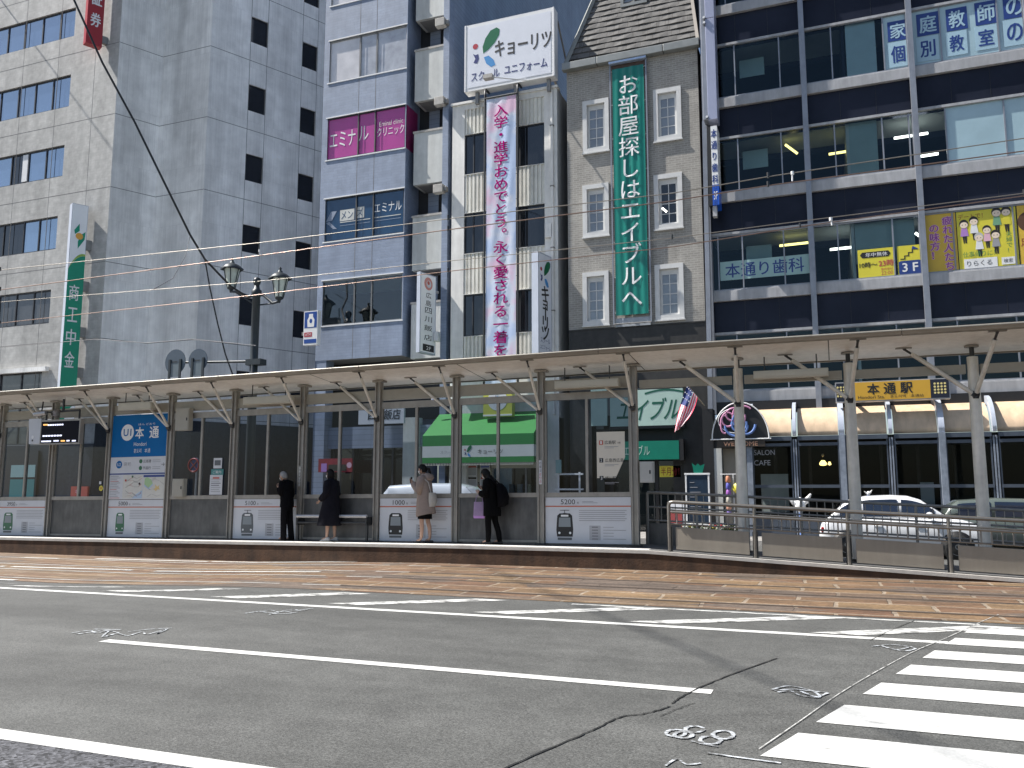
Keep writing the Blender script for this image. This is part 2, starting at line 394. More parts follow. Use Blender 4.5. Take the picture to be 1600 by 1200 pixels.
sheet('tram_track_bed', [x for x in XS if -200 < x < 3] + [3.2, 5, 9, 30], [11.9, 12.5, 13.5, 15, 17.3], .005, slab_m)
SLANT = .328
def hstripe(b, x0, x1, y0, y1, m, slant0=False, dz=.0045):
    xs = [x0]+[x for x in XS if x0 < x < x1]+[x1]
    for i in range(len(xs)-1):
        a, c = xs[i], xs[i+1]
        s0 = SLANT*(y1-y0) if (slant0 and i == 0) else 0
        b.face([(a, y0, gz(a, y0)+dz), (c, y0, gz(c, y0)+dz), (c, y1, gz(c, y1)+dz), (a+s0, y1, gz(a, y1)+dz)], m)
for nm, x0, x1, y, w, m in (('lane_line', -70, -1.9, 4.17, .17, line_m), ('lane_line', -7.45, -1.0, 7.06, .15, line_m), ('lane_line', -60, 1.05, 10.2, .15, line_m), ('lane_line', -3.6, 1.55, 11.70, .09, worn_m), ('lane_line', -60, -14.0, 11.2, .12, worn_m)):
    b = MB(); hstripe(b, x0, x1, y-w/2, y+w/2, m); tag(b.build(nm), kind='structure')
for (xa, ya), (xb, yb) in (((-13.3, 10.5), (-11.9, 11.5)), ((-11.2, 10.5), (-9.8, 11.6)), ((-9.0, 10.5), (-7.4, 11.7)), ((-6.9, 10.5), (-5.1, 11.75)), ((-4.6, 10.45), (-2.75, 11.66)), ((-2.5, 10.4), (-.45, 11.66)), ((-.35, 10.35), (1.52, 11.6))):
    b = MB(); w = .52; k = 6
    for i in range(k):
        t0, t1 = i/k, (i+1)/k
        p, q = V((lerp(xa, xb, t0), lerp(ya, yb, t0), 0)), V((lerp(xa, xb, t1), lerp(ya, yb, t1), 0))
        b.face([(c.x, c.y, gz(c.x, c.y)+.0055) for c in (p, p+V((w, 0, 0)), q+V((w, 0, 0)), q)], worn_m)
    tag(b.build('hatch_stripe'), kind='structure')
b = MB()
for y0, y1 in ((10.98, 11.45), (10.1, 10.55), (9.2, 9.66), (8.32, 8.8), (7.42, 7.9), (6.42, 7.0), (5.5, 6.1), (4.72, 5.2), (3.8, 4.3)):
    x0 = 1.30+SLANT*(y0-11.); hstripe(b, x0, x0+4.4, y0, y1, cross_m, True, .005)
tag(b.build('crosswalk'), kind='structure')
def ribbon(b, pts, w, m, dz, wob=0.):
    """one continuous strip along a polyline on the carriageway"""
    P2 = [V((p[0], p[1], 0)) for p in pts]; n = len(P2); L_, R_ = [], []
    for i, p in enumerate(P2):
        d = (P2[min(i+1, n-1)]-P2[max(i-1, 0)]).normalized(); nn = V((-d.y, d.x, 0))*w*(1+random.uniform(-wob, wob))/2
        for q, l in ((p-nn, L_), (p+nn, R_)): l.append((q.x, q.y, gz(q.x, q.y)+dz))
    b.add(L_+R_, [(i, i+1, n+i+1, n+i) for i in range(n-1)], m)
def smoothed(pts, k=5):
    out = []
    for i in range(len(pts)-1):
        p0, p1, p2, p3 = pts[max(i-1, 0)], pts[i], pts[i+1], pts[min(i+2, len(pts)-1)]
        for j in range(k):
            t = j/k; out.append(tuple(.5*((2*p1[a])+(-p0[a]+p2[a])*t+(2*p0[a]-5*p1[a]+4*p2[a]-p3[a])*t*t+(-p0[a]+3*p1[a]-3*p2[a]+p3[a])*t**3) for a in (0, 1)))
    out.append(tuple(pts[-1])); return out
SQ = [0]
def squiggle(b, pts, w=.035, m=None):
    SQ[0] = (SQ[0]+1) % 6
    ribbon(b, smoothed(pts), w, m or spray_m, .0068+.0005*SQ[0], .3)
def ring(cx, cy, rx, ry, a=0., k=14, a0=0., a1=6.2832):
    return [(cx+rx*math.cos(t)*math.cos(a)-ry*math.sin(t)*math.sin(a), cy+rx*math.cos(t)*math.sin(a)+ry*math.sin(t)*math.cos(a)) for t in [a0+(a1-a0)*i/k for i in range(k+1)]]
def gp(l): return [tuple(G(u, v))[:2] for u, v in l]
b = MB()          # sprayed figures read 88 from the kerb
for c, rx, ry in (((1056, 1147), 15, 5.5), ((1085, 1141), 14, 5), ((1110, 1158), 16, 6.5), ((1130, 1150), 16, 6.5), ((1068, 1150), 14, 5)):
    squiggle(b, gp([(c[0]+rx*math.cos(t*.45), c[1]+ry*math.sin(t*.45)) for t in range(15)]), .028)
squiggle(b, gp([(1080, 1159), (1100, 1164), (1122, 1168)]), .022); squiggle(b, gp([(1040, 1198), (1058, 1187), (1072, 1196), (1095, 1194)]), .02); squiggle(b, gp([(1105, 1178), (1160, 1186), (1220, 1194)]), .02)
tag(b.build('utility_marking'), kind='structure')
for quad in ([(112, 990), (140, 986), (150, 990), (170, 986), (160, 996), (182, 991), (200, 994), (222, 988), (230, 992), (262, 983), (245, 991), (258, 984)], [(118, 992), (165, 986), (185, 990)], [(146, 984), (190, 985)], [(200, 988), (232, 984), (268, 982)]), ([(383, 959), (420, 954), (440, 957), (490, 951)], [(420, 961), (455, 953), (470, 955), (480, 953)], [(405, 956), (440, 960), (465, 957)]), ([(1206, 1079), (1232, 1073), (1260, 1078), (1275, 1084), (1280, 1091), (1250, 1088), (1235, 1081), (1215, 1083)], [(1250, 1081), (1275, 1090), (1294, 1084)], [(1210, 1080), (1240, 1078), (1270, 1081), (1293, 1083)]), ([(1362, 1011), (1395, 1008), (1430, 1014), (1410, 1018), (1385, 1012)], [(1375, 1009), (1400, 1016), (1425, 1011)]):
    b = MB()
    for l in quad: squiggle(b, gp(l), .024)
    tag(b.build('utility_marking'), kind='structure')
b = MB(); squiggle(b, gp([(1186, 1172), (1250, 1128), (1310, 1086), (1370, 1050), (1430, 1018), (1478, 998), (1525, 976), (1560, 961)]), .008, worn_m); tag(b.build('crosswalk_edge_line'), kind='structure')
crack_m = mat('sealed crack', (.022, .022, .022), .4)
b = MB()
def crackline(px, w):
    ribbon(b, [(x+random.uniform(-.006, .006), y+random.uniform(-.006, .006)) for x, y in smoothed(gp(px), 6)], w*.8, crack_m, .0062, .3)
crackline([(1215, 1029), (1160, 1048), (1110, 1068), (1070, 1087), (1050, 1100)], .02); crackline([(1049, 1104), (1020, 1113), (1000, 1117), (967, 1122), (930, 1140), (900, 1153), (800, 1196), (770, 1212)], .02); crackline([(1085, 1099), (1060, 1108), (1032, 1120)], .010)
crackline([(1430, 970), (1400, 982), (1360, 1001)], .013)
tag(b.build('road_crack'), kind='structure')
# rails of the tram tracks
rail_glint_m = mat('glint coloured rail steel', (.62, .61, .58), .4, .25, n=(.35, .6)); dull_rail = mat('dull rail steel', (.10, .075, .06), .5, .4, n=(.2, 3)); groove_m = mat('rail groove', (.05, .035, .025), .8)  # one end of the rails is coloured pale for its sky glint
def railY(x, y): return y+dip(x)*0.0-1.0*(1-sstep(-24, -8, x))*.5
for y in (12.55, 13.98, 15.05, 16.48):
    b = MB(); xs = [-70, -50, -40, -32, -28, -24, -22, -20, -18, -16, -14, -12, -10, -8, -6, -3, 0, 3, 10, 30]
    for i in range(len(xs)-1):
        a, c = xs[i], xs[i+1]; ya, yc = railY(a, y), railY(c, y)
        for w0, w1, m, dz in ((-.035, .03, (rail_glint_m if c <= -8 else dull_rail), .0095), (.03, .075, groove_m, .0085), (-.055, -.035, groove_m, .0085)):
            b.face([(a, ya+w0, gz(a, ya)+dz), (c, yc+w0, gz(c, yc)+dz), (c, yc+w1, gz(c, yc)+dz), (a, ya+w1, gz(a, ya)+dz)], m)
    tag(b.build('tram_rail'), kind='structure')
# white line segments drawn on the track bed
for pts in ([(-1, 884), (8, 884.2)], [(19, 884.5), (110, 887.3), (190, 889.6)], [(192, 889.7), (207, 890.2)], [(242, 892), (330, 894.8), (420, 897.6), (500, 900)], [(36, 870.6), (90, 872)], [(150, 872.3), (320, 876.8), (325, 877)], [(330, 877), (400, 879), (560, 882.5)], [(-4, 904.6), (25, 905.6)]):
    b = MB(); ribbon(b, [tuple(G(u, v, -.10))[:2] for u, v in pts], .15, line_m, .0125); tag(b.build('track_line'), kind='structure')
# far pavement with its kerb
b = MB(); b.box(-200, 200, 26.2, 26.38, -.02, .15, concrete_m); tag(b.build('kerb'), kind='structure')
b = MB(); b.box(-200, 200, 26.38, 60, -.02, .146, pave_m); tag(b.build('sidewalk'), kind='structure')
# near pavement (out of the frame, under the camera)
b = MB(); b.box(-200, -2.5, -14, 1.2, -.02, .13, pave_m); tag(b.build('near_sidewalk'), kind='structure')
# ================================================================ tram platform and its ramp
PE = 17.15      # platform edge
plat_side = mat('stained brown platform wall', (.060, .030, .015), .8, n=(.3, 4), streak=(.4, 3, .12), bump=(.3, 20))
plat_top = mat('dark platform paving', (.10, .10, .10), .8, n=(.15, 8))
sun_strip_m = mat('sunlit platform strip', (.72, .70, .67), .6, n=(.08, 9))  # white strip painted in place of a band of sunlight
def ptop(x):                       # platform level, with the ramp down to the crossing
    base = .40+.0075*max(-14., min(0., x+8))+0.0*x
    return base-(base-.03)*max(0., min(1., (x+3.7)/7.6))
xs = [-60, -40, -30, -24, -20, -17, -14, -12, -10, -8, -6, -4.5, -3.7, -3.0, -2, -1, 0, 1, 2, 3, 3.9]
b = MB()
for i in range(len(xs)-1):
    a, c = xs[i], xs[i+1]; za, zc = ptop(a), ptop(c)
    for y0, y1, m, dz in ((PE+.14, PE+.28, plat_top, 0), (PE+.28, PE+.62, sun_strip_m if a < -3.8 else plat_top, 0), (PE+.62, 19.3, plat_top, 0)):
        b.face([(a, y0, za+dz), (c, y0, zc+dz), (c, y1, zc+dz), (a, y1, za+dz)], m)
    b.face([(a, 19.3, za), (c, 19.3, zc), (c, 19.3, -.2), (a, 19.3, -.2)], concrete_m)
    b.face([(a, PE+.02, -.25), (c, PE+.02, -.25), (c, PE+.02, zc-.06), (a, PE+.02, za-.06)], plat_side)
    b.hexa([(a, PE, za-.06), (c, PE, zc-.06), (c, PE+.14, zc-.06), (a, PE+.14, za-.06), (a, PE, za+.004), (c, PE, zc+.004), (c, PE+.14, zc+.004), (a, PE+.14, za+.004)], concrete_m)
tag(b.build('platform'), kind='structure')
FY = 30.0
PF = Plane((0, FY))
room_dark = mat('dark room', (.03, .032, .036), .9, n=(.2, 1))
frame_dark = mat('dark window frame', (.04, .043, .05), .45, .3)
frame_alu = mat('aluminium window frame', (.30, .31, .32), .4, .5)
frame_white = mat('white window frame', (.62, .62, .61), .45, n=(.06, 4))
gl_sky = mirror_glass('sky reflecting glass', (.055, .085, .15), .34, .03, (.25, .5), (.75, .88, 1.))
gl_dark = mirror_glass('dark window glass', (.014, .016, .02), .035, .03)
gl_grey = mirror_glass('grey blind window glass', (.16, .175, .19), .10, .04)
gl_dim = mirror_glass('dim blind window glass', (.07, .072, .078), .03, .04)
gl_curt = mirror_glass('curtained window glass', (.42, .43, .46), .10, .03, (.2, 2.))
# ================================================================ bank building on the corner (grey tile, stepped side wall)
lb_front_m = tiled('pale grey bank tile', (.42, .415, .40), (.28, .14, .004), .8, noise=(.16, 2.6), streak=(.2, .9, .2), cvar=.05)
lb_side_m = tiled('ribbed grey bank tile', (.80, .795, .775), (.05, 3., .006), .8, noise=(.12, 1.2), streak=(.22, .7, .12), cvar=.06, off=0)
joint_m = mat('wall joint', (.16, .16, .16), .8, n=None)
SA = 26.
c1 = W(172, 300, FY); c2 = LP(243, 300, c1, SA); c3 = V((wx(318, 300, c2.y), c2.y, 0))
tS = (math.sin(R(SA)), math.cos(R(SA)), 0)
PA = Plane((c1.x, c1.y), t=tS); PB = Plane((0, c2.y)); PC = Plane((c3.x, c3.y), t=tS)
lenA = (V((c2.x, c2.y, 0))-V((c1.x, c1.y, 0))).length
LBT = 42.
def sC(u, v):
    p = LP(u, v, c3, SA); return (V((p.x, p.y, 0))-V((c3.x, c3.y, 0))).length, p.z
bank = thing('bank_building', 'tall pale grey tiled office block with a stepped side wall of small square windows', 'building', (c1.x, c1.y, 0))
rowsF = [((119, 11), (116, 56)), ((111, 116), (108, 166)), ((101, 226), (98, 275)), ((90.5, 337), (87, 389)), ((80, 452), (76, 505))]
holes = []
for t_, b_ in rowsF: holes.append((-60., wx(*t_, FY), wz(*b_, FY), wz(*t_, FY)))
low = (-60., wx(66, 576, FY), 3.9, wz(66, 577, FY)); holes.append(low)
fstep = wz(111, 116, FY)-wz(101, 226, FY); jz0 = wz(185, 176, FY)
up1 = (-60., holes[0][1], holes[0][2]+fstep, min(holes[0][3]+fstep, LBT-.4))
def f(b):
    wall(b, PF, -60, c1.x, 0, LBT, holes+[up1], .18, lb_front_m)
    wall(b, PA, 0, lenA, 0, LBT, [], 0, lb_side_m)
    b.face([PB(c2.x, 0), PB(c3.x, 0), PB(c3.x, LBT), PB(c2.x, LBT)], lb_side_m)
    for z in [jz0+fstep*k for k in range(-4, 4)]:
        pbox(b, PF, -60, c1.x, z-.015, z+.015, -.003, .02, joint_m); pbox(b, PA, .01, lenA, z-.015, z+.015, -.003, .02, joint_m); pbox(b, PB, c2.x, c3.x, z-.015, z+.015, -.003, .02, joint_m); pbox(b, PC, .01, 14, z-.015, z+.015, -.003, .02, joint_m)
    for x in (c1.x-1.6, c1.x-4.2, c1.x-6.8, c1.x-9.4): pbox(b, PF, x-.012, x+.012, 0, LBT-.1, -.0025, .02, joint_m)
    hc = []
    for (u, v), (u2, v2) in (((393.5, 25), (419, 78)), ((473, 64.5), (496, 113.5))):
        a, zt = sC(u, v); a2, _ = sC(u2, (v+v2)/2); _, zb = sC(u+.5, 66 if u < 400 else 104)
        hc.append((a, a2, zb, zt))
    global SIDEW; SIDEW = [(a, a2, zb-fstep*k, zt-fstep*k) for a, a2, zb, zt in hc for k in range(-1, 6)]
    SIDEW = [h for h in SIDEW if h[3] < LBT-.2 and h[2] > 3]
    wall(b, PC, 0, 14, 0, LBT, SIDEW, .16, lb_side_m)
    for h in hc:
        for q in (h[0], h[1]): pbox(b, PC, q-.012, q+.012, 0, LBT-.1, -.0025, .02, joint_m)
    b.face([PF(-60, LBT), PF(c1.x, LBT), PA(lenA, LBT), PB(c3.x, LBT), PC(14, LBT), V((-60, 50, LBT))], concrete_m)
    b.face([PC(14, 0), V((-60, 50, 0)), V((-60, 50, LBT)), PC(14, LBT)], lb_side_m)
part('wall', bank, f)
base_m = mat('dark bank base', (.024, .028, .038), .45, n=(.25, 6), streak=(.2, 2, .2))  # darker colour over the lowest part of the bank walls
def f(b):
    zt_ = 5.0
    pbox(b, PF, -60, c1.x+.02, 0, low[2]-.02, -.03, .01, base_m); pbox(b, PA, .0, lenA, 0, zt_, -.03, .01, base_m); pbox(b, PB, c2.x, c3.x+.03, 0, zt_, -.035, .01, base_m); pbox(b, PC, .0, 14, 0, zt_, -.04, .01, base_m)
part('dark_base', bank, f)
mulF = [[14, 39.5, 67, 94], [2, 29, 55, 82], [18, 44, 71], [5, 36, 60], [24, 51]]
for i, h in enumerate(holes[:5]+[up1]):
    t_ = rowsF[min(i, 4)][0]
    ms = [wx(u, t_[1]+10, FY) for u in mulF[min(i, 4)]]; step = (ms[-1]-ms[0])/max(1, len(ms)-1)
    x = ms[0]-step; full = []
    while x > -58: full.append(x); x -= step
    ms = sorted(full)+ms
    k = len(ms)+1; pn = [gl_sky]*k
    if i == 2: pn[-4:] = [gl_sky, gl_dark, gl_sky, gl_sky]
    if i == 3: pn = [gl_dark]*(k-2)+[gl_sky, gl_sky]
    if i == 4: pn = [gl_dim]*k
    window(bank, PF, h[0], h[1], h[2], h[3], .12, ms, frame_dark, gl_sky, .07, panes=pn)
part('curtain', bank, lambda b: pbox(b, PF, wx(33, 262, FY), wx(41, 262, FY), holes[2][2]+.12, holes[2][3]-.1, .07, .085, white_paint))
window(bank, PF, *low, .12, [low[1]-1.5*k for k in range(1, 12)], frame_dark, gl_dim, .08)
for h in SIDEW: window(bank, PC, *h, .12, [], frame_dark, gl_dark, .05)
def f(b):
    b.box(wx(0, 585, 29.7)-6, wx(69, 577, 29.7), 29.75, 29.97, wz(69, 577, 29.7)-.06, wz(69, 577, 29.7)+.16, lb_side_m)
part('canopy_slab', bank, f)
# ================================================================ slim blue tiled clinic building
em_m = tiled('pale blue wall tile', (.235, .285, .385), (.45, .12, .006), .8, noise=(.1, 1.6), streak=(.12, 1., .25), cvar=.05, bump=.4)
em_side_m = tiled('blue grey wall siding', (.25, .295, .38), (3., .22, .012), .7, noise=(.08, 1.), streak=(.12, .8, .2), cvar=.04, off=0)
em_par = mat('off white balcony panel', (.52, .53, .51), .6, n=(.07, 3), streak=(.12, 3, .15))
soffit = mat('grey soffit', (.2, .2, .2), .8)
ex0, ex1 = wx(500.5, 300, FY), wx(632.5, 300, FY)
bx1 = wx(691, 250, FY); px1 = wx(700, 250, FY)
EMT = 50.
clinic = thing('clinic_building', 'slim blue tiled building with pink and navy clinic windows and stacked white balconies', 'building', ((ex0+px1)/2, FY, 0))
zz = lambda v, u=515: wz(u, v, FY)
bands = [(zz(130, 515), zz(64.5, 519)), (zz(251, 509), zz(186, 512)), (zz(379, 504), zz(312, 508)), (zz(510, 499), zz(440, 502))]
per = (bands[0][0]-bands[3][0])/3
bands = [(bands[0][0]+per, bands[0][1]+per)]+bands
eb = zz(564, 495)
RD = 1.25
def f(b):
    wall(b, PF, ex0, ex1, eb, EMT, [(ex0+.28, ex1-.03, z0, z1) for z0, z1 in bands], .14, em_m, frame_alu)
    pr = Plane((ex1, FY), t=(0, 1, 0))
    wall(b, pr, 0, RD, eb, EMT, [(.02, RD-.25, z0, z1) for z0, z1 in bands[2:3]], .05, em_m)
    pl = Plane((ex0, 42), t=(0, -1, 0)); wall(b, pl, 0, 12, 0, EMT, [], .1, em_m)
    b.face([PF(ex0, eb), PF(ex1, eb), PF(ex1, eb, RD), PF(ex0, eb, RD)], soffit)
    # balcony recess
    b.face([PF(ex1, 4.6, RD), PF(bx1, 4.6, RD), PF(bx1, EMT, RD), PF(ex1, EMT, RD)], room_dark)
    # pilaster and long side wall
    pbox(b, PF, bx1, px1, 0, EMT, 0, .5, em_m)
    ps = Plane((px1, FY+.5), t=(0, 1, 0)); wall(b, ps, 0, 45, 0, EMT, [], .1, em_side_m)
    b.face([PF(ex0, EMT), PF(px1, EMT), PF(px1, EMT, 12), PF(ex0, EMT, 12)], concrete_m)
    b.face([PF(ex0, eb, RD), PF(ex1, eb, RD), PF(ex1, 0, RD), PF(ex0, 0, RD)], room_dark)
    pbox(b, PF, ex0, ex0+.55, 4.7, eb, .02, .6, em_m); pbox(b, PF, ex0, ex0+.55, 0, 4.7, .02, .6, em_side_m)
    for z0, z1 in bands:
        for z in (z0-.05, z1):
            pbox(b, PF, ex0+.2, ex1+.004, z, z+.05, -.03, .01, white_paint)
    for x in (wx(562, 90, FY), wx(588, 90, FY)): pbox(b, PF, x-.012, x+.012, eb, EMT, -.002, .01, joint_m)
part('wall', clinic, f)
pink = mat('magenta window film', (.42, .055, .27), .25, n=(.08, 1.5), coat=.4)
pink_d = mat('dark magenta window film', (.25, .02, .11), .3, n=(.1, 1.5), coat=.4)
navy = mat('navy window film', (.012, .05, .115), .2, n=(.15, 1.5), coat=.6)
gl_clear = glass('clear window glass', (.72, .86, .86), .06)
mx = [wx(562, 90, FY), wx(588, 90, FY)]
gl_pale = mirror_glass('pale curtain glass', (.62, .60, .60), .10, .03, (.15, 1.2))
pnl = [[gl_pale, gl_curt, gl_curt], [gl_pale, gl_curt, gl_curt], [pink, pink, pink], [navy], [gl_clear]]
for i, (z0, z1) in enumerate(bands):
    window(clinic, PF, ex0+.05, ex1-.03, z0, z1, .08, mx, frame_alu if i in (0, 1, 4) else frame_dark, gl_clear, .05, panes=pnl[i])
    if i in (0, 1, 4):
        def f(b, z0=z0, z1=z1, i=i):
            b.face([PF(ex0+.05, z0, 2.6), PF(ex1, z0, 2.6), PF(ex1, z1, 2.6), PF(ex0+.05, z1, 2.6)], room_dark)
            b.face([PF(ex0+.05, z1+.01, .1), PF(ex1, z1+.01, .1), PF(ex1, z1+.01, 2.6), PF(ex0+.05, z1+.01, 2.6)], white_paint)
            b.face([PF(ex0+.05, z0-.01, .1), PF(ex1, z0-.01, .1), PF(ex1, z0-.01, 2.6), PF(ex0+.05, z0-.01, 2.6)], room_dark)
            if i != 4:
                for k in range(26):
                    s = lerp(ex0+.6, ex1-.06, k/26); pbox(b, PF, s, s+.13, z0+.02, z1-.02, .22+.03*(k % 2), .26+.03*(k % 2), em_par)
        part('interior' if i == 4 else 'curtain', clinic, f)
# film lettering
def f(b):
    z0, z1 = bands[2]; s = z1-z0
    def at(u, v): p = W(u, v, FY); return V((p.x, FY+.07, p.z))
    b.text('エミナ', at(534, 216), (1, 0, 0), (0, 0, 1), 0, white_paint, .0, w=wx(555, 212, FY)-wx(515, 220, FY), h=.72)
    b.text('ル', at(567, 207), (1, 0, 0), (0, 0, 1), 0, white_paint, .0, w=.48, h=.66)
    b.text('クリニック', at(609, 203), (1, 0, 0), (0, 0, 1), 0, white_paint, 0, w=wx(630, 200, FY)-wx(588, 206, FY), h=.40)
    b.text('Eminal clinic', at(610, 190), (1, 0, 0), (0, 0, 1), 0, em_par, 0, w=wx(628, 190, FY)-wx(591, 193, FY), h=.22)
part('window_lettering', clinic, f)
def f(b):
    def at(u, v): p = W(u, v, FY); return V((p.x, FY+.07, p.z))
    # men's clinic on navy
    for q in ([(508, 346), (516, 330), (525, 329), (517, 344)], [(508, 348), (513, 346), (525, 357), (519, 357)]):
        pts = [at(*p)-V((0, .0, 0)) for p in q]; b.face(pts, em_m)
    for uu, v_, ch in ((541, 335, 'メン'), (561, 331, 'ズ')):
        c = at(uu, v_); w_ = .72 if len(ch) == 2 else .42
        b.face([c+V((-w_/2, 0, -.25)), c+V((w_/2, 0, -.25)), c+V((w_/2, 0, .25)), c+V((-w_/2, 0, .25))], em_par)
        b.text(ch, c-V((0, .004, 0)), (1, 0, 0), (0, 0, 1), 0, navy, .01, w=w_*.82, h=.34)
    b.text('エミナル', at(605, 322), (1, 0, 0), (0, 0, 1), 0, white_paint, 0, w=wx(626, 320, FY)-wx(584, 325, FY), h=.42)
    for a, c in (((530, 347), (577, 342)), ((581, 341), (625, 334))):
        p, q = at(*a), at(*c); z = (p.z+q.z)/2; b.face([(p.x, p.y, z), (q.x, p.y, z), (q.x, p.y, z+.035), (p.x, p.y, z+.035)], em_par)
        b.face([(p.x, p.y, z-.14), (q.x, p.y, z-.14), (q.x, p.y, z-.12), (p.x, p.y, z-.12)], em_m)
part('window_lettering', clinic, f)
part('side_window_film', clinic, lambda b: b.box(ex1-.002, ex1+.012, FY+.05, FY+RD-.22, bands[2][0], bands[2][1], pink_d))
# balconies
bz = [(wz(645, 156, FY), wz(647.5, 77, FY))]
bper = wz(644, 206, FY); bper = wz(647.5, 77, FY)-bper
for k in range(-1, 4):
    z0, z1 = bz[0][0]-bper*k, bz[0][1]-bper*k
    def f(b, z0=z0, z1=z1):
        pbox(b, PF, ex1+.28, bx1-.003, z0, z1, .22, .36, em_par); pbox(b, PF, ex1+.24, bx1-.002, z1, z1+.09, .19, .40, concrete_m)
        pbox(b, PF, ex1+.28, ex1+.40, z0, z1-.002, .36, RD-.01, em_par)
        pbox(b, PF, ex1+.41, bx1-.004, z0-.02, z0+.14, .361, RD-.01, soffit)
    o = part('balcony', clinic, f)
    def f(b, z1=z1):
        pbox(b, PF, ex1+.5, ex1+1.0, z1-.6, z1+1.4, RD-.05, RD-.005, em_side_m); pbox(b, PF, bx1-.35, bx1-.05, z1-.6, z1+1.3, RD-.05, RD-.006, black)
    part('balcony_door', clinic, f)
for v in (40, 162, 298):
    z = wz(690, v, FY)
    part('wall_lamp', clinic, lambda b: (b.box(bx1-.28, bx1+.16, FY-.28, FY-.003, z-.16, z+.2, concrete_m), b.box(bx1+.02, bx1+.3, FY-.2, FY-.004, z-.1, z+.1, steel_grey)), .02)
part('wall_lamp', clinic, lambda b: b.box(wx(682, 527, FY), wx(689, 527, FY), FY-.3, FY-.003, wz(685, 535, FY), wz(685, 520, FY), white_paint), .03)
# street floor of the clinic building
def f(b):
    pbox(b, PF, ex0+.56, ex1+1.5, .15, 1.25, .5, .6, em_side_m)
    for k in range(5): pbox(b, PF, ex0+.7+.95*k, ex0+.78+.95*k, 1.25, 3.4, .5, .58, frame_dark)
    pbox(b, PF, ex0+.56, px1-.6, 3.4, 4.3, .3, .6, em_side_m)
part('shopfront', clinic, f)
def f(b):
    b.face([PF(ex0+.56, 1.25, .56), PF(ex1, 1.25, .56), PF(ex1, 3.4, .56), PF(ex0+.56, 3.4, .56)], gl_dark)
part('shop_pane', clinic, f)
part('pillar', clinic, lambda b: pbox(b, PF, wx(630, 680, FY), wx(651, 680, FY), 0, 4.59, -.02, .5, em_par))
# ================================================================ white uniform shop
ky_m = mat('white shop concrete', (.76, .745, .71), .6, n=(.07, 2.5), streak=(.13, 2.5, .12))
ky_rib = mat('cream ribbed panel', (.76, .74, .67), .6, n=(.08, 3), streak=(.14, 3, .1))
kx0, kx1, kzt = wx(706, 300, FY), wx(871, 300, FY), wz(871, 137, FY)
shop = thing('uniform_shop_building', 'narrow white four storey shop with ribbed cream panels and dark windows', 'building', ((kx0+kx1)/2, FY, 0))
kl = (wx(725, 330, FY), wx(757, 330, FY)+.3); kr = (wx(806, 330, FY)-.35, wx(851, 330, FY))
kw = [(wz(727, 273, FY), wz(727, 211, FY)), (wz(724, 397, FY), wz(724, 334, FY)), (wz(722, 526, FY), wz(722, 461, FY))]
PK = Plane((0, FY))
holes = [(a, c, z0, z1) for a, c in (kl, kr) for z0, z1 in kw]
ribz = [(kw[0][1], kzt-.22), (kw[1][1], kw[0][0]), (kw[2][1], kw[1][0]), (kw[2][0]-1.5, kw[2][0])]
holes2 = [(kl[0], kr[1], z0+.02, z1-.02) for z0, z1 in ribz]
def f(b):
    wall(b, PK, kx0, kx1, 4.4, kzt, holes+holes2, .12, ky_m)
    pr = Plane((kx1, FY), t=(0, 1, 0)); wall(b, pr, 0, 10, 0, kzt, [], .1, ky_m)
    pl = Plane((kx0, FY+10), t=(0, -1, 0)); wall(b, pl, 0, 10, 0, kzt, [], .1, ky_m)
    b.face([PK(kx0, kzt-.1), PK(kx1, kzt-.1), PK(kx1, kzt-.1, 10), PK(kx0, kzt-.1, 10)], concrete_m)
    pbox(b, PK, kx0-.05, kx1+.05, kzt, kzt+.1, -.08, .3, ky_m)
    b.face([PK(kl[0], 4.4, .7), PK(kr[1], 4.4, .7), PK(kr[1], kzt-.3, .7), PK(kl[0], kzt-.3, .7)], room_dark)
    # piers of the street floor
    for a, c in ((kx0, kx0+.75), (kx1-.5, kx1)): pbox(b, PK, a, c, .14, 4.4, 0, .6, ky_m)
part('wall', shop, f)
for i, (z0, z1) in enumerate(ribz):
    def f(b, z0=z0, z1=z1):
        pbox(b, PK, kl[0], kr[1], z0+.021, z1-.021, .07, .1, ky_rib)
        x = kl[0]+.03
        while x < kr[1]-.1: pbox(b, PK, x, x+.085, z0+.022, z1-.022, .02, .071, ky_rib); x += .17
    part('ribbed_panel', shop, f)
for a, c in (kl, kr):
    for z0, z1 in kw: window(shop, PK, a, c, z0, z1, .1, [lerp(a, c, .32)], frame_dark, gl_dark, .05)
part('wall_vent', shop, lambda b: (b.box(wx(858, 362, FY)-.15, wx(858, 362, FY)+.18, FY-.12, FY-.002, wz(858, 372, FY), wz(858, 350, FY), ky_m)), .02)
def f(b):
    b.box(kx1-.24, kx1-.14, FY-.12, FY-.01, 4.5, kzt-.1, ky_m)
    for z in (6, 8.5, 11, 13.5, 16): b.box(kx1-.27, kx1-.11, FY-.14, FY-.005, z, z+.05, steel_grey)
part('drain_pipe', shop, f, .02)
cream = mat('cream shopfront wall', (.56, .52, .42), .65, n=(.08, 3))
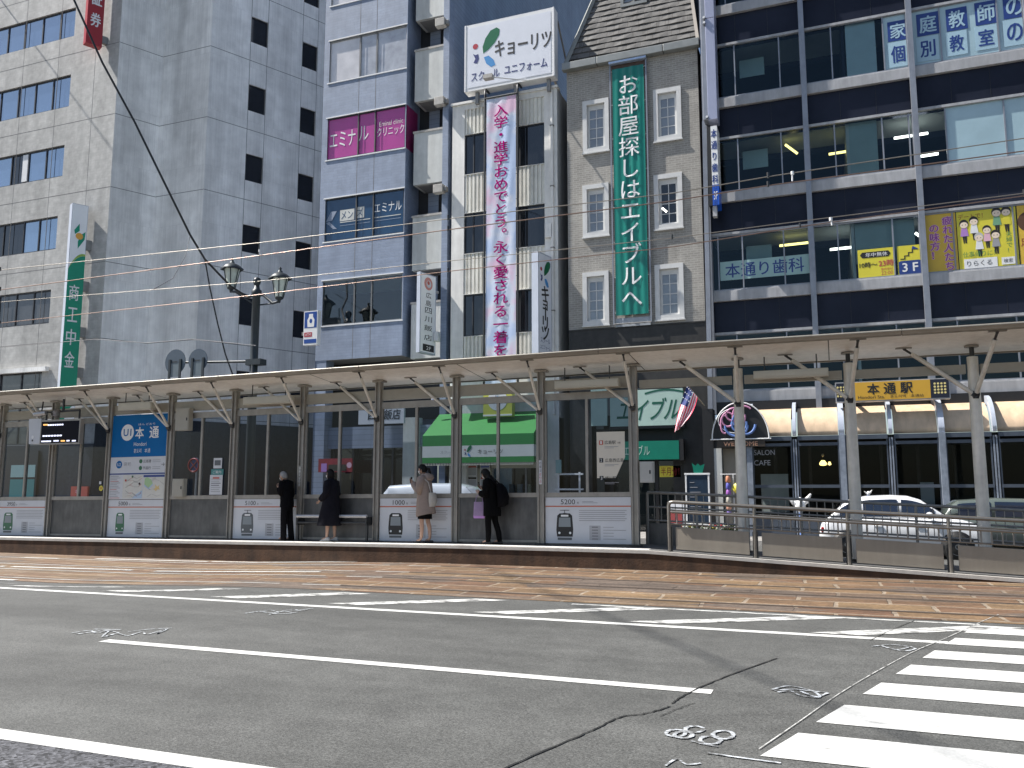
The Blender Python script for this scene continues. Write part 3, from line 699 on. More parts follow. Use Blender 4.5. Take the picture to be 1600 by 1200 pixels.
def f(b):
    pbox(b, PK, kx0+.76, kx0+1.7, .14, 3.0, .25, .4, cream); pbox(b, PK, kx0+.76, kx1-.51, 2.5, 4.4, .25, .39, cream)
    pbox(b, PK, kx0+1.7, kx1-.51, .14, .75, .25, .4, cream)
    for x in (kx0+1.71, kx0+3.1, kx1-.6): pbox(b, PK, x, x+.07, .75, 2.5, .27, .36, frame_alu)
    b.face([PK(kx0+1.7, .3, 2.5), PK(kx1-.5, .3, 2.5), PK(kx1-.5, 2.6, 2.5), PK(kx0+1.7, 2.6, 2.5)], room_dark)
    for k in range(6): pbox(b, PK, kx0+2.0+.35*k, kx0+2.22+.35*k, .9, 1.9, 1.4, 1.6, [navy, em_m, cream, frame_dark, em_par, navy][k])
part('shopfront', shop, f)
part('shop_pane', shop, lambda b: b.face([PK(kx0+1.78, .75, .31), PK(kx1-.6, .75, .31), PK(kx1-.6, 2.5, .31), PK(kx0+1.78, 2.5, .31)], gl_clear))
poster_grey = mat('printed grey', (.32, .32, .34), .6, n=None); poster_red = mat('printed red', (.5, .10, .07), .5, n=None); poster_blue = mat('printed blue', (.10, .14, .42), .5, n=None)
for k, (u, v, c) in enumerate(((738, 734, poster_red), (758, 734, poster_blue), (738, 752, ink), (758, 752, poster_red))):
    p = W(u, v, FY+.2)
    def f(b):
        b.box(p.x-.21, p.x+.21, FY+.19, FY+.2, p.z-.24, p.z+.2, white_paint)
        b.face([(p.x-.18, FY+.186, p.z+.08), (p.x+.18, FY+.186, p.z+.08), (p.x+.18, FY+.186, p.z+.16), (p.x-.18, FY+.186, p.z+.16)], c)
        for j in range(6): b.face([(p.x-.17, FY+.186, p.z-.2+.045*j), (p.x+.17, FY+.186, p.z-.2+.045*j), (p.x+.17, FY+.186, p.z-.175+.045*j), (p.x-.17, FY+.186, p.z-.175+.045*j)], poster_grey)
    b = MB(); f(b); tag(b.build('poster'), ['white price sheet with an orange red heading in the uniform shop window', 'white price sheet with a blue heading in the uniform shop window', 'white price sheet with a black heading below the orange headed sheet', 'white price sheet with a red heading below the blue headed sheet'][k], 'poster', 'price sheets in the uniform shop window')
# ================================================================ grey brick tile building with a mansard roof
gb_m = tiled('grey brick tile', (.29, .275, .25), (.24, .085, .014), 1.35, noise=(.12, 3.), streak=(.16, 1.2, .25), cvar=.10, bump=-.4)
gb_base = mat('dark stone base', (.022, .021, .020), .5, n=(.3, 5), streak=(.3, 3, .15))
gx0, gx1, gze = wx(887, 300, FY), wx(1096, 300, FY), 18.35
gzb = wz(990, 511, FY)
gw_l = [(160, 241), (291, 372), (427, 510)]; gw_r = [(142, 223), (275, 360), (415, 501)]
gwin = [(wx(911, (t+c)/2, FY), wx(952, (t+c)/2, FY), wz(911, c, FY), wz(911, t, FY)) for t, c in gw_l]+[(wx(u0, (t+c)/2, FY), wx(u1, (t+c)/2, FY), wz(u0, c, FY), wz(u0, t, FY)) for (t, c), u0, u1 in zip(gw_r, (1021.5, 1022.5, 1024), (1065, 1067, 1069))]
gold = thing('brick_tile_building', 'grey brick tile building with a shingled mansard roof and white framed lattice windows', 'building', ((gx0+gx1)/2, FY, 0))
def f(b):
    wall(b, PF, gx0, gx1, gzb, gze, [(a+.16, c-.16, z0+.16, z1-.16) for a, c, z0, z1 in gwin], .12, gb_m, frame_white)
    pl = Plane((gx0, FY+10), t=(0, -1, 0)); wall(b, pl, 0, 10, 0, gze, [], .1, gb_base)
    pr = Plane((gx1, FY), t=(0, 1, 0)); wall(b, pr, 0, 10, 0, gze, [], .1, gb_m)
part('wall', gold, f)
def f(b):
    wall(b, PF, gx0, gx1, 0, gzb, [(wx(925, 700, FY), wx(1068, 700, FY), .14, wz(1000, 606, FY)+.05)], .5, gb_base)
    pbox(b, PF, gx0, gx1, gzb, gzb+.05, -.03, .04, gb_base)
part('dark_base', gold, f)
for a, c, z0, z1 in gwin:
    def f(b):
        w = .17
        pbox(b, PF, a, c, z0, z0+w, -.07, .05, frame_white); pbox(b, PF, a, c, z1-w, z1, -.07, .05, frame_white)
        pbox(b, PF, a, a+w, z0+w, z1-w, -.069, .05, frame_white); pbox(b, PF, c-w, c, z0+w, z1-w, -.069, .05, frame_white)
        pbox(b, PF, a-.03, c+.03, z0-.05, z0, -.1, .0, frame_white)
        i0, i1, k0, k1 = a+w+.04, c-w-.04, z0+w+.04, z1-w-.04
        pbox(b, PF, i0-.04, i1+.04, k0-.04, k0+.04, .06, .1, frame_white); pbox(b, PF, i0-.04, i1+.04, k1-.16, k1+.04, .06, .1, frame_white)
        pbox(b, PF, i0-.04, i0+.05, k0+.04, k1-.16, .06, .1, frame_white); pbox(b, PF, i1-.05, i1+.04, k0+.04, k1-.16, .06, .1, frame_white)
        m = (i0+i1)/2; pbox(b, PF, m-.014, m+.014, k0+.04, k1-.16, .062, .09, frame_white)
        for j in (1, 2, 3): z = lerp(k0, k1-.12, j/4); pbox(b, PF, i0+.05, i1-.05, z-.014, z+.014, .064, .088, frame_white)
    w_ = part('window', gold, f)
    dk = (a > -6 and 8 < z0 < 13.5 and abs(z0-gwin[4][2]) < .1)
    part('pane', w_, lambda b: b.face([PF(a+.2, z0+.2, .08), PF(c-.2, z0+.2, .08), PF(c-.2, z1-.2, .08), PF(a+.2, z1-.2, .08)], gl_dark if dk else gl_grey))
lamp_on = mat('lit tube lamp', (.9, .9, .85), .5, n=None, emit=(1, .97, .88), estr=3.)
part('ceiling_tube', gold, lambda b: b.bar(PF(wx(1034, 326, FY), wz(1034, 324, FY), .074), PF(wx(1041, 330, FY), wz(1041, 330, FY), .074), .01, .07, lamp_on))
def shingles():
    m, nt, b = nodes_of('grey roof shingles'); uv = N(nt, 'ShaderNodeUVMap')
    t = N(nt, 'ShaderNodeTexBrick'); t.inputs['Scale'].default_value = 1; t.inputs['Brick Width'].default_value = .42; t.inputs['Row Height'].default_value = .30; t.inputs['Mortar Size'].default_value = .012; t.offset = .5
    t.inputs['Color1'].default_value = (.088, .086, .084, 1); t.inputs['Color2'].default_value = (.128, .125, .122, 1); t.inputs['Mortar'].default_value = (.06, .055, .05, 1)
    nt.links.new(uv.outputs[0], t.inputs[0]); s, _ = vary(nt, t.outputs['Color'], .2, 2.); s, _ = vary(nt, s, .15, 14.)
    nt.links.new(s, b.inputs['Base Color']); b.inputs['Roughness'].default_value = .8
    return m
sh_m = shingles()
def f(b):
    rows = 22; z0, z1, y0, y1 = gze+.05, gze+6.2, FY-.05, FY+1.75
    for i in range(rows):      # lapped courses, each butt standing proud of the one below
        t0, t1 = i/rows, (i+1)/rows
        xa0, xb0 = gx0-.05+1.9*t0, gx1+.05-.75*t0; xa1, xb1 = gx0-.05+1.9*t1, gx1+.05-.75*t1
        p0, p1 = lerp(y0, y1, t0), lerp(y0, y1, t1); h0, h1 = lerp(z0, z1, t0), lerp(z0, z1, t1)
        k = 14
        for j in range(k):      # slightly wavy butts
            a0, a1 = j/k, (j+1)/k; d0, d1 = .05+.02*math.sin(j*1.9+i), .05+.02*math.sin((j+1)*1.9+i)
            q = [V((lerp(xa0, xb0, a0), p0-d0, h0-.02)), V((lerp(xa0, xb0, a1), p0-d1, h0-.02)), V((lerp(xa1, xb1, a1), p1, h1)), V((lerp(xa1, xb1, a0), p1, h1))]
            b.face(q, sh_m); b.face([V((q[0].x, p0+.01, h0-.015)), V((q[1].x, p0+.01, h0-.015)), q[1], q[0]], sh_m)
    b.face([(gx0-.05, y0, z0), (gx0+1.85, y1, z1), (gx0+1.85, FY+8, z1), (gx0-.05, FY+10, z0)], sh_m)
    b.face([(gx1+.05, y0, z0), (gx1-.7, y1, z1), (gx1-.7, FY+8, z1), (gx1+.05, FY+10, z0)], sh_m)
    b.face([(gx0+1.85, y1, z1), (gx1-.7, y1, z1), (gx1-.7, FY+8, z1), (gx0+1.85, FY+8, z1)], sh_m)
roof = part('roof', gold, f)
copper = mat('grey metal flashing', (.26, .27, .26), .45, .4, n=(.1, 3))
def f(b):
    b.bar((gx0-.05, FY-.10, gze+.06), (gx0+1.85, FY+1.70, gze+6.2), .14, .14, copper); b.bar((gx1+.05, FY-.10, gze+.06), (gx1-.7, FY+1.70, gze+6.2), .12, .12, mat('pale verge board', (.3, .27, .24), .6))
part('verge', roof, f)
part('gutter', gold, lambda b: [b.box(a, c-.015, FY-.28, FY-.003, gze-.2, gze+.1, copper) for a, c in ((gx0-.12, gx0+1.3), (gx0+1.3, gx0+3.9), (gx0+3.9, gx1+.12))], .02)
def f(b):
    xa, xb = wx(972, 8, 30.9), wx(1013, 8, 30.9); za = wz(990, 14, 30.9)
    b.box(xa, xb, 30.6, 32.2, za, za+.12, copper); b.box(xa, xa+.12, 30.62, 32.2, za+.12, za+1.9, copper); b.box(xb-.12, xb, 30.62, 32.2, za+.12, za+1.9, copper); b.box(xa-.1, xb+.1, 30.5, 32.2, za+1.9, za+2.05, copper)
    b.box((xa+xb)/2-.03, (xa+xb)/2+.03, 30.64, 30.7, za+.12, za+1.9, copper)
    b.face([(xa+.12, 30.72, za+.12), (xb-.12, 30.72, za+.12), (xb-.12, 30.72, za+1.9), (xa+.12, 30.72, za+1.9)], gl_grey)
part('dormer', roof, f)
# street floor
able_pale = mat('pale mint sign panel', (.40, .54, .48), .4, n=(.04, 3)); able_green = mat('deep green sign panel', (.0, .17, .11), .4, n=(.06, 3)); able_ink = mat('dark green lettering', (.0, .09, .055), .5, n=None)
def f(b):
    d = .42
    b.face([PF(gx0+1, .14, 1.2), PF(gx1-.4, .14, 1.2), PF(gx1-.4, 4.5, 1.2), PF(gx0+1, 4.5, 1.2)], room_dark)
    for x in (wx(925, 700, FY), wx(952, 700, FY), wx(1024, 760, FY), wx(1060, 760, FY)): pbox(b, PF, x-.06, x+.06, .14, 4.3, .3, .44, black)
    pbox(b, PF, wx(925, 700, FY), wx(1066, 700, FY), wz(1000, 690, FY), wz(1000, 668, FY), .28, .5, black)
    pbox(b, PF, wx(1062, 700, FY)-.3, wx(1068, 700, FY), .14, 4.3, .26, .5, gb_base)
part('shopfront', gold, f)
part('door_pane', gold, lambda b: [b.face([PF(a, .2, .36), PF(c, .2, .36), PF(c, 3.0, .36), PF(a, 3.0, .36)], gl_clear) for a, c in ((wx(954, 760, FY), wx(1022, 760, FY)), (wx(1026, 760, FY), wx(1058, 760, FY)))])
def f(b):
    x0, x1, z0, z1 = wx(954, 640, 29.8), wx(1068, 640, 29.8), wz(1060, 664, 29.8), wz(1060, 607, 29.8)
    b.box(x0, x1, 29.72, 29.9, z0, z1, able_pale); b.box(wx(924, 640, 29.8), wx(949, 640, 29.8), 29.73, 29.9, z0+.05, z1+.1, able_pale)
    b.box(x0-.05, x1+.03, 29.74, 29.88, z0-.1, z0-.003, black); b.box(x0-.05, x1+.03, 29.74, 29.88, z1+.003, z1+.05, black)
    zc = (z0+z1)/2-.05
    b.text('エイブル', ((x0+x1)/2+.12, 29.715, zc), (1, 0, 0), (0, 0, 1), 0, able_ink, .02, w=(x1-x0)*.84, h=.78, slant=.25)
    pts = [(x0+1.3+1.4*t, 29.714, zc+.52+.12*math.sin(t*3)) for t in [k/8 for k in range(9)]]
    for i in range(8): b.face([pts[i], pts[i+1], (pts[i+1][0], 29.714, pts[i+1][2]+.07), (pts[i][0], 29.714, pts[i][2]+.07)], able_ink)
b = MB(); f(b); tag(b.build('shop_sign'), 'pale mint shop sign with slanted dark green katakana above the dark stone doorway', 'sign')
b = MB(); x0, x1, z0, z1 = wx(958, 704, 29.7), wx(1062, 704, 29.7), wz(1030, 718, 29.7), wz(1030, 689, 29.7); b.box(x0, x1, 29.55, 29.85, z0, z1, able_green); b.box(x1, x1+.16, 29.56, 29.86, z0-.04, z1+.05, black); b.text('エイブル', (x0+.9, 29.545, (z0+z1)/2), (1, 0, 0), (0, 0, 1), 0, able_pale, .01, w=.95, h=.36); tag(b.build('sign_box'), 'plain deep green sign box with a black end, under the pale mint shop sign', 'sign')
yel = mat('yellow notice paper', (.72, .62, .06), .5, n=(.05, 4)); red_ink = mat('dark red lettering', (.28, .02, .02), .5, n=None)
b = MB(); p, q = W(1026, 745, 29.7), W(1059, 727, 29.7); b.box(p.x, q.x, 30.26, 30.275, p.z, q.z, yel); b.text('半月分！', ((p.x+q.x)/2, 30.255, (p.z+q.z)/2), (1, 0, 0), (0, 0, 1), 0, red_ink, .02, w=(q.x-p.x)*.86, h=.3); tag(b.build('notice'), 'yellow notice with dark red characters on the black framed shop door', 'notice')
# ================================================================ dark glass office block
rb_span = mirror_glass('dark navy spandrel panel', (.019, .022, .034), -.02, .25, (.25, .5), (.75, .8, 1))
rb_col = mat('grey blue aluminium mullion', (.27, .285, .32), .4, .4, n=(.08, 4), streak=(.1, 4, .2))
rb_sill = mat('pale grey ledge', (.38, .38, .39), .5, .1, n=(.08, 2), streak=(.14, 6, .2))
gl_rb = glass('office window glass', (.70, .80, .83), .0, .01, (.7, .9, 1))
frost = mirror_glass('frosted pale blue glass', (.36, .50, .55), .07, .08, (.10, .7))
ceil_m = mat('office ceiling', (.55, .60, .59), .9, n=(.05, 2)); deep = mat('shaded office depth', (.010, .016, .035), .9, n=(.3, .6)); blind_m = mat('roller blind', (.42, .54, .53), .9, n=(.05, 2))
ry = FY
mxs = [-3.87, -.39, 3.09, 6.57, 10.05]
RX1 = 10.05; RT_ = 23.5
zbs = [19.27, 15.63, 12.02, 8.36, 4.72]
off = thing('office_building', 'dark glass office block with pale ledges and slim grey mullions', 'building', (3, FY, 0))
def f(b):
    for zb in zbs:
        zl = zb-1.2; pbox(b, PF, mxs[0], RX1, zl+.01, zb-.001, .08, .4, rb_span) if zb > 5 else None
        x = mxs[0]
        while x < RX1:
            pbox(b, PF, x-.006, x+.006, zl+.01, zb-.002, .074, .09, black); x += 1.16
    b.face([PF(mxs[0], 22, .08), PF(RX1, 22, .08), PF(RX1, RT_, .08), PF(mxs[0], RT_, .08)], rb_span)
    pl = Plane((mxs[0]-.1, FY+12), t=(0, -1, 0)); wall(b, pl, 0, 12, 0, RT_, [], .1, rb_span)
    pr = Plane((RX1+.1, FY), t=(0, 1, 0)); wall(b, pr, 0, 12, 0, RT_, [], .1, rb_span)
    b.face([PF(mxs[0], RT_), PF(RX1, RT_), PF(RX1, RT_, 12), PF(mxs[0], RT_, 12)], concrete_m)
part('spandrel', off, f)
for zb in zbs:
    part('ledge', off, lambda b: (pbox(b, PF, mxs[0]-.1, RX1, zb, zb+.36, -.06, .4, rb_sill), pbox(b, PF, mxs[0]-.1, RX1, zb+.36, zb+.40, -.03, .3, rb_sill)), .01)
    part('head_rail', off, lambda b: pbox(b, PF, mxs[0]-.1, RX1, zb-1.22, zb-1.13, -.03, .12, rb_sill)) if zb > 5 else None
part('head_rail', off, lambda b: pbox(b, PF, mxs[0]-.1, RX1, 21.6, 21.7, -.03, .12, rb_sill))
for x in mxs: part('mullion', off, lambda b: (pbox(b, PF, x-.09, x+.09, 4.3, RT_, -.20, -.061, rb_col), pbox(b, PF, x-.05, x+.05, 4.3, RT_, -.0605, .08, rb_col)))
for r, zb in enumerate(zbs):
    z0, z1 = zb+.40, zb+2.44
    for k in range(4):
        a, c = mxs[k]+.06, mxs[k+1]-.06; L = c-a
        ms = [a+L*.235, a+L*(.735 if r >= 3 else .685)]
        known = {(1, 0): (60, 1146, 1216), (1, 1): (60, 1298, 1380), (1, 2): (60, 1470, 1561), (2, 0): (210, 1152, 1220), (2, 1): (210, 1304, 1379, 1421), (2, 2): (210, 1479, 1572), (3, 0): (390, 1122, 1160, 1225), (3, 1): (390, 1310, 1396.5), (3, 2): (390, 1491.5, 1587)}
        if (r, k) in known: ms = [q for q in [wx(u, known[(r, k)][0], FY) for u in known[(r, k)][1:]] if a+.06 < q < c-.06]
        pn = [gl_rb, gl_rb, gl_rb, gl_rb]
        if r == 1: pn = [[gl_rb]*3, [gl_rb, gl_rb, frost], [frost, frost, frost], [frost]*3][k]
        if r == 2: pn = [[gl_rb]*3, [gl_rb]*4, [gl_rb, frost, frost], [frost]*3][k]
        if r == 3: pn = [[gl_rb]*3, [gl_rb]*3, [gl_rb]*3, [gl_rb]*3][k]
        window(off, PF, a, c, z0, z1, .06, ms, rb_col, gl_rb, .045, panes=pn)
def f(b):
    for zb in zbs:
        z0, z1 = zb+.3, zb+2.52
        b.face([PF(mxs[0], z1, .12), PF(RX1, z1, .12), PF(RX1, z1, 2.3), PF(mxs[0], z1, 2.3)], ceil_m); b.face([PF(mxs[0], z1, 2.3), PF(RX1, z1, 2.3), PF(RX1, z1, 7), PF(mxs[0], z1, 7)], deep); pbox(b, PF, mxs[0]+.01, RX1-.01, z1-.22, z1-.002, 2.31, 2.5, deep)  # ceiling turns near black further in, shade put into its colour
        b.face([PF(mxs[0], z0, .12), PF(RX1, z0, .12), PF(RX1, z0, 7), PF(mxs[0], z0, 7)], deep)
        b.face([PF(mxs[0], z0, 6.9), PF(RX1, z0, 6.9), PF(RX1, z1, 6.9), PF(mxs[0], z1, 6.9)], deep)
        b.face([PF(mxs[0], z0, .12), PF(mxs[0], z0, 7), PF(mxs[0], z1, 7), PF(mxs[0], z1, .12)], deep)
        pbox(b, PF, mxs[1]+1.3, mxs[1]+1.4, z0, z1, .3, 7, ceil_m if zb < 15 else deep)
part('interior', off, f)
def f(b):
    z1 = zbs[1]+2.44; b.face([PF(mxs[1]+1.45, zbs[1]+.42, .16), PF(mxs[1]+2.42, zbs[1]+.42, .16), PF(mxs[1]+2.42, z1, .16), PF(mxs[1]+1.45, z1, .16)], mat('pale blue blind', (.70, .86, .92), .8, n=(.04, 2)))
    for zb in (zbs[1], zbs[2], zbs[3]):
        pbox(b, PF, mxs[0]+1.2, mxs[0]+2.1, zb+1.5, zb+2.2, .9, .92, blind_m)
    pbox(b, PF, mxs[1]+1.40, mxs[1]+2.30, zbs[2]+.42, zbs[2]+2.43, .28, .30, blind_m)
    pbox(b, PF, mxs[1]+1.42, mxs[2]-.2, zbs[3]+1.0, zbs[3]+2.42, .3, .32, blind_m)
part('blind', off, f)
tube_y = mat('lit yellowish tube', (.8, .7, .3), .5, n=None, emit=(1, .8, .25), estr=1.6)
for (u, v), (u2, v2), m in (((1227, 226), (1246, 240), tube_y), ((1397, 216), (1450, 208), lamp_on), ((1428, 246), (1466, 240), lamp_on), ((1218, 384), (1263, 379), tube_y), ((1297, 390), (1335, 386), lamp_on), ((1430, 364), (1440, 371), lamp_on), ((1295, 241), (1327, 236), tube_y)):
    p, q = W(u, v, 31.2), W(u2, v2, 31.2)
    part('ceiling_tube', off, lambda b: b.tube(p, q, .045, m, n=6))
# window posters of the office block
sign_blue = mat('royal blue print', (.02, .05, .22), .4, n=(.05, 3)); pale_blue = mat('pale blue print', (.36, .52, .62), .4, n=(.04, 3))
def plate(name, u0, u1, vt0, vb0, vt1, vb1, m, label, cat, group=None, write=None):
    y = FY+.045
    x0, x1 = wx(u0, vt0, y), wx(u1, vt1, y); zt = (wz(u0, vt0, y)+wz(u1, vt1, y))/2; zb_ = (wz(u0, vb0, y)+wz(u1, vb1, y))/2
    b = MB(); b.box(x0, x1, y-.002, y+.004, zb_, zt, m)
    if write: write(b, x0, x1, zb_, zt, y-.006)
    return tag(b.build(name), label, cat, group)
words_ = [('家', '個', 1386, 1418, 35, 66, 107), ('庭', '別', 1431, 1466, 23, 58, 98), ('教', '教', 1477, 1510, 15, 50, 89), ('師', '室', 1522, 1557, 5, 41, 80), ('の', 'の', 1566, 1602, -5, 31, 74)]
kanj = ['house', 'garden', 'teaching', 'master', 'hiragana no']
for i, (a, c, u0, u1, t, m_, bt) in enumerate(words_):
    s = -.16*(u1-u0)
    plate('window_poster', u0, u1, t, m_, t+s, m_+s, sign_blue, 'royal blue poster square, '+['first', 'second', 'third', 'fourth', 'fifth'][i]+' from the pale blue window blind', 'window poster', 'tutoring posters in the top office windows', lambda b, x0, x1, z0, z1, y: b.text(a, ((x0+x1)/2, y, (z0+z1)/2), (1, 0, 0), (0, 0, 1), 0, pale_blue, .03, w=(x1-x0)*.74, h=(z1-z0)*.74))
    plate('window_poster', u0, u1, m_+1.5, bt, m_+1.5+s, bt+s, pale_blue, 'pale blue poster square with navy character, '+['first', 'second', 'third', 'fourth', 'fifth'][i]+' from the pale blue window blind', 'window poster', 'tutoring posters in the top office windows', lambda b, x0, x1, z0, z1, y: b.text(c, ((x0+x1)/2, y, (z0+z1)/2), (1, 0, 0), (0, 0, 1), 0, sign_blue, .03, w=(x1-x0)*.66, h=(z1-z0)*.66))
mint = mat('mint window film', (.30, .46, .45), .4, n=(.05, 2))
plate('window_strip', 1125, 1264, 410, 439, 396.5, 427, mint, 'mint film strip with navy dental clinic lettering across two office windows', 'window sign', None, lambda b, x0, x1, z0, z1, y: b.text('本通り歯科', ((x0+x1)/2, y, (z0+z1)/2), (1, 0, 0), (0, 0, 1), 0, sign_blue, .015, w=(x1-x0)*.88, h=(z1-z0)*.74))
py = mat('bright yellow print', (.68, .60, .05), .4, n=(.04, 3)); po = mat('amber print', (.66, .44, .05), .4, n=(.04, 3)); purple = mat('purple lettering', (.30, .06, .34), .5, n=None); pinkish = mat('pink outline', (.75, .45, .55), .5, n=None)
def w1(b, x0, x1, z0, z1, y):
    xc, h = (x0+x1)/2, z1-z0
    b.prism([(-.42*(x1-x0), -.1), (.3*(x1-x0), -.1), (.36*(x1-x0), 0), (.3*(x1-x0), .1), (-.42*(x1-x0), .1), (-.48*(x1-x0), 0)], (xc+.05, y-.001, z1-.2), (1, 0, 0), (0, 0, 1), (0, .003, 0), ink)
    b.text('年中無休', (xc+.02, y-.004, z1-.2), (1, 0, 0), (0, 0, 1), 0, white_paint, .03, w=(x1-x0)*.6, h=.15)
    b.text('10時～', (lerp(x0, x1, .28), y, z0+h*.46), (1, 0, 0), (0, 0, 1), 0, ink, .03, w=(x1-x0)*.48, h=h*.19); b.text('23時', (lerp(x0, x1, .77), y, z0+h*.48), (1, 0, 0), (0, 0, 1), 0, poster_red, .04, w=(x1-x0)*.40, h=h*.22)
    b.text('最終受付', (lerp(x0, x1, .78), y, z0+h*.27), (1, 0, 0), (0, 0, 1), 0, poster_red, .02, w=(x1-x0)*.32, h=h*.09); b.text('22:00', (lerp(x0, x1, .78), y, z0+h*.14), (1, 0, 0), (0, 0, 1), 0, poster_red, .03, w=(x1-x0)*.32, h=h*.12)
plate('window_poster', 1339.5, 1396.5, 391, 436, 386, 432, py, 'yellow opening hours poster reading ten to twenty three in the dark window', 'window poster', 'yellow parlour posters', w1)
def w2(b, x0, x1, z0, z1, y):
    w, h = x1-x0, z1-z0
    r = .06; b.prism([(.04*w+r*.3, .06*h), (.96*w-r*.3, .06*h), (.96*w, .06*h+r), (.96*w, .46*h), (.96*w-r, .5*h), (.04*w+r, .5*h), (.04*w, .46*h), (.04*w, .06*h+r)], (x0, y-.001, z0), (1, 0, 0), (0, 0, 1), (0, .003, 0), sign_blue)
    b.text('3 F', ((x0+x1)/2, y-.004, z0+h*.28), (1, 0, 0), (0, 0, 1), 0, white_paint, .03, w=w*.62, h=h*.28)
    pts = [(.12, .56), (.3, .56), (.3, .66), (.46, .66), (.46, .76), (.62, .76), (.62, .86), (.85, .86)]
    for i in range(len(pts)-1):
        (ax, az), (cx, cz) = pts[i], pts[i+1]; b.bar((x0+ax*w, y, z0+az*h), (x0+cx*w, y, z0+cz*h), .002, .03, ink) if ax != cx else b.box(x0+ax*w-.015, x0+ax*w+.015, y-.0015, y+.0015, z0+az*h-.015, z0+cz*h+.015, ink)
    b.face([(x0+.6*w, y-.003, z0+.86*h), (x0+.88*w, y-.003, z0+.86*h), (x0+.64*w, y-.003, z0+.97*h)], sign_blue)
plate('window_poster', 1401, 1439.5, 385.5, 433, 381, 428.5, py, 'yellow poster with a stair mark and a navy 3F plate', 'window poster', 'yellow parlour posters', w2)
def w3(b, x0, x1, z0, z1, y):
    w, h = x1-x0, z1-z0
    for dx, dz, m, bd in ((0, 0, pinkish, .11), (0, 0, purple, .02)):
        yy = y-(.004 if m is purple else 0)
        b.vtext('疲れた人たち', (x0+.72*w, yy, z1-.13*h), (1, 0, 0), (0, 0, 1), h*.155, m, bd); b.vtext('の味方！', (x0+.28*w, yy, z1-.24*h), (1, 0, 0), (0, 0, 1), h*.155, m, bd)
plate('window_poster', 1444.5, 1492, 337, 428, 332, 424, po, 'amber poster with two columns of purple vertical lettering', 'window poster', 'yellow parlour posters', w3)
skin_p = mat('printed skin tone', (.80, .66, .52), .5, n=None); hair_p = mat('printed hair black', (.02, .016, .015), .5, n=None); green_ink = mat('green lettering', (.05, .22, .08), .5, n=None); lilac = mat('printed lilac', (.42, .22, .55), .5, n=None); pgreen = mat('printed sage', (.16, .34, .20), .5, n=None)
def w4(b, x0, x1, z0, z1, y):
    w, h = x1-x0, z1-z0; ux, uz = (1, 0, 0), (0, 0, 1)
    def fig(fx, fz, s, top, hair, low=hair_p):
        c = V((x0+fx*w, y, z0+fz*h)); d = V((0, -.002, 0))
        b.prism([(-.05*s, -.5*s), (-.01*s, -.5*s), (0, -.25*s), (.02*s, -.5*s), (.07*s, -.5*s), (.09*s, -.1*s), (-.09*s, -.1*s)], c, ux, uz, (0, .001, 0), low)
        b.prism([(-.15*s, -.2*s), (.15*s, -.2*s), (.10*s, .16*s), (-.10*s, .16*s)], c+d, ux, uz, (0, .001, 0), top)
        b.disc(c+d*2+V((0, 0, .32*s)), .17*s, ux, uz, hair, 16, .19*s); b.disc(c+d*3+V((0, 0, .27*s)), .145*s, ux, uz, skin_p, 16, .13*s)
        for e in (-1, 1): b.disc(c+d*4+V((e*.06*s, 0, .28*s)), .018*s, ux, uz, hair_p, 6)
    s = .40*h
    fig(.12, .66, s, lilac, hair_p); fig(.29, .70, s, white_paint, hair_p); fig(.68, .80, s*1.05, pgreen, hair_p); fig(.84, .80, s*1.05, py, hair_p); fig(.36, .42, s*1.0, white_paint, mat('printed grey hair', (.5, .5, .48), .5, n=None)); fig(.50, .54, s*.95, pinkish, hair_p); fig(.64, .44, s, poster_grey, hair_p)
    b.text('デートで！', (x0+.24*w, y, z1-.09*h), ux, uz, 0, red_ink, .02, w=w*.42, h=h*.09); b.text('仕事帰りに！', (x0+.34*w, y-.012, z0+.265*h), ux, uz, 0, green_ink, .03, w=w*.54, h=h*.095)
    b.vtext('夫婦で！', (x0+.86*w, y, z0+.55*h), ux, uz, h*.09, green_ink, .02)
    b.box(x0+.08*w, x0+.64*w, y-.003, y, z0+.03*h, z0+.19*h, white_paint); b.text('りらくる', (x0+.34*w, y-.006, z0+.11*h), ux, uz, 0, ink, .0, w=w*.42, h=h*.09)
    b.box(x0+.71*w, x0+.93*w, y-.003, y, z0+.05*h, z0+.17*h, white_paint); b.text('検索', (x0+.82*w, y-.006, z0+.11*h), ux, uz, 0, ink, .0, w=w*.15, h=h*.07)
plate('window_poster', 1493.5, 1586, 332, 424, 322.5, 417, py, 'large yellow poster with cartoon families above a white search box', 'window poster', 'yellow parlour posters', w4)
def w5(b, x0, x1, z0, z1, y):
    b.disc(((x0+.33, y, z1-.55)), .34, (1, 0, 0), (0, 0, 1), mat('printed brown', (.10, .045, .02), .5, n=None)); b.text('足', (x0+.16, y, z0+.75), (1, 0, 0), (0, 0, 1), 0, red_ink, .02, w=.24, h=.26)
plate('window_poster', 1588, 1640, 322, 416, 316, 411, po, 'amber poster with a dark brown disc at the far end of the window row', 'window poster', 'yellow parlour posters', w5)
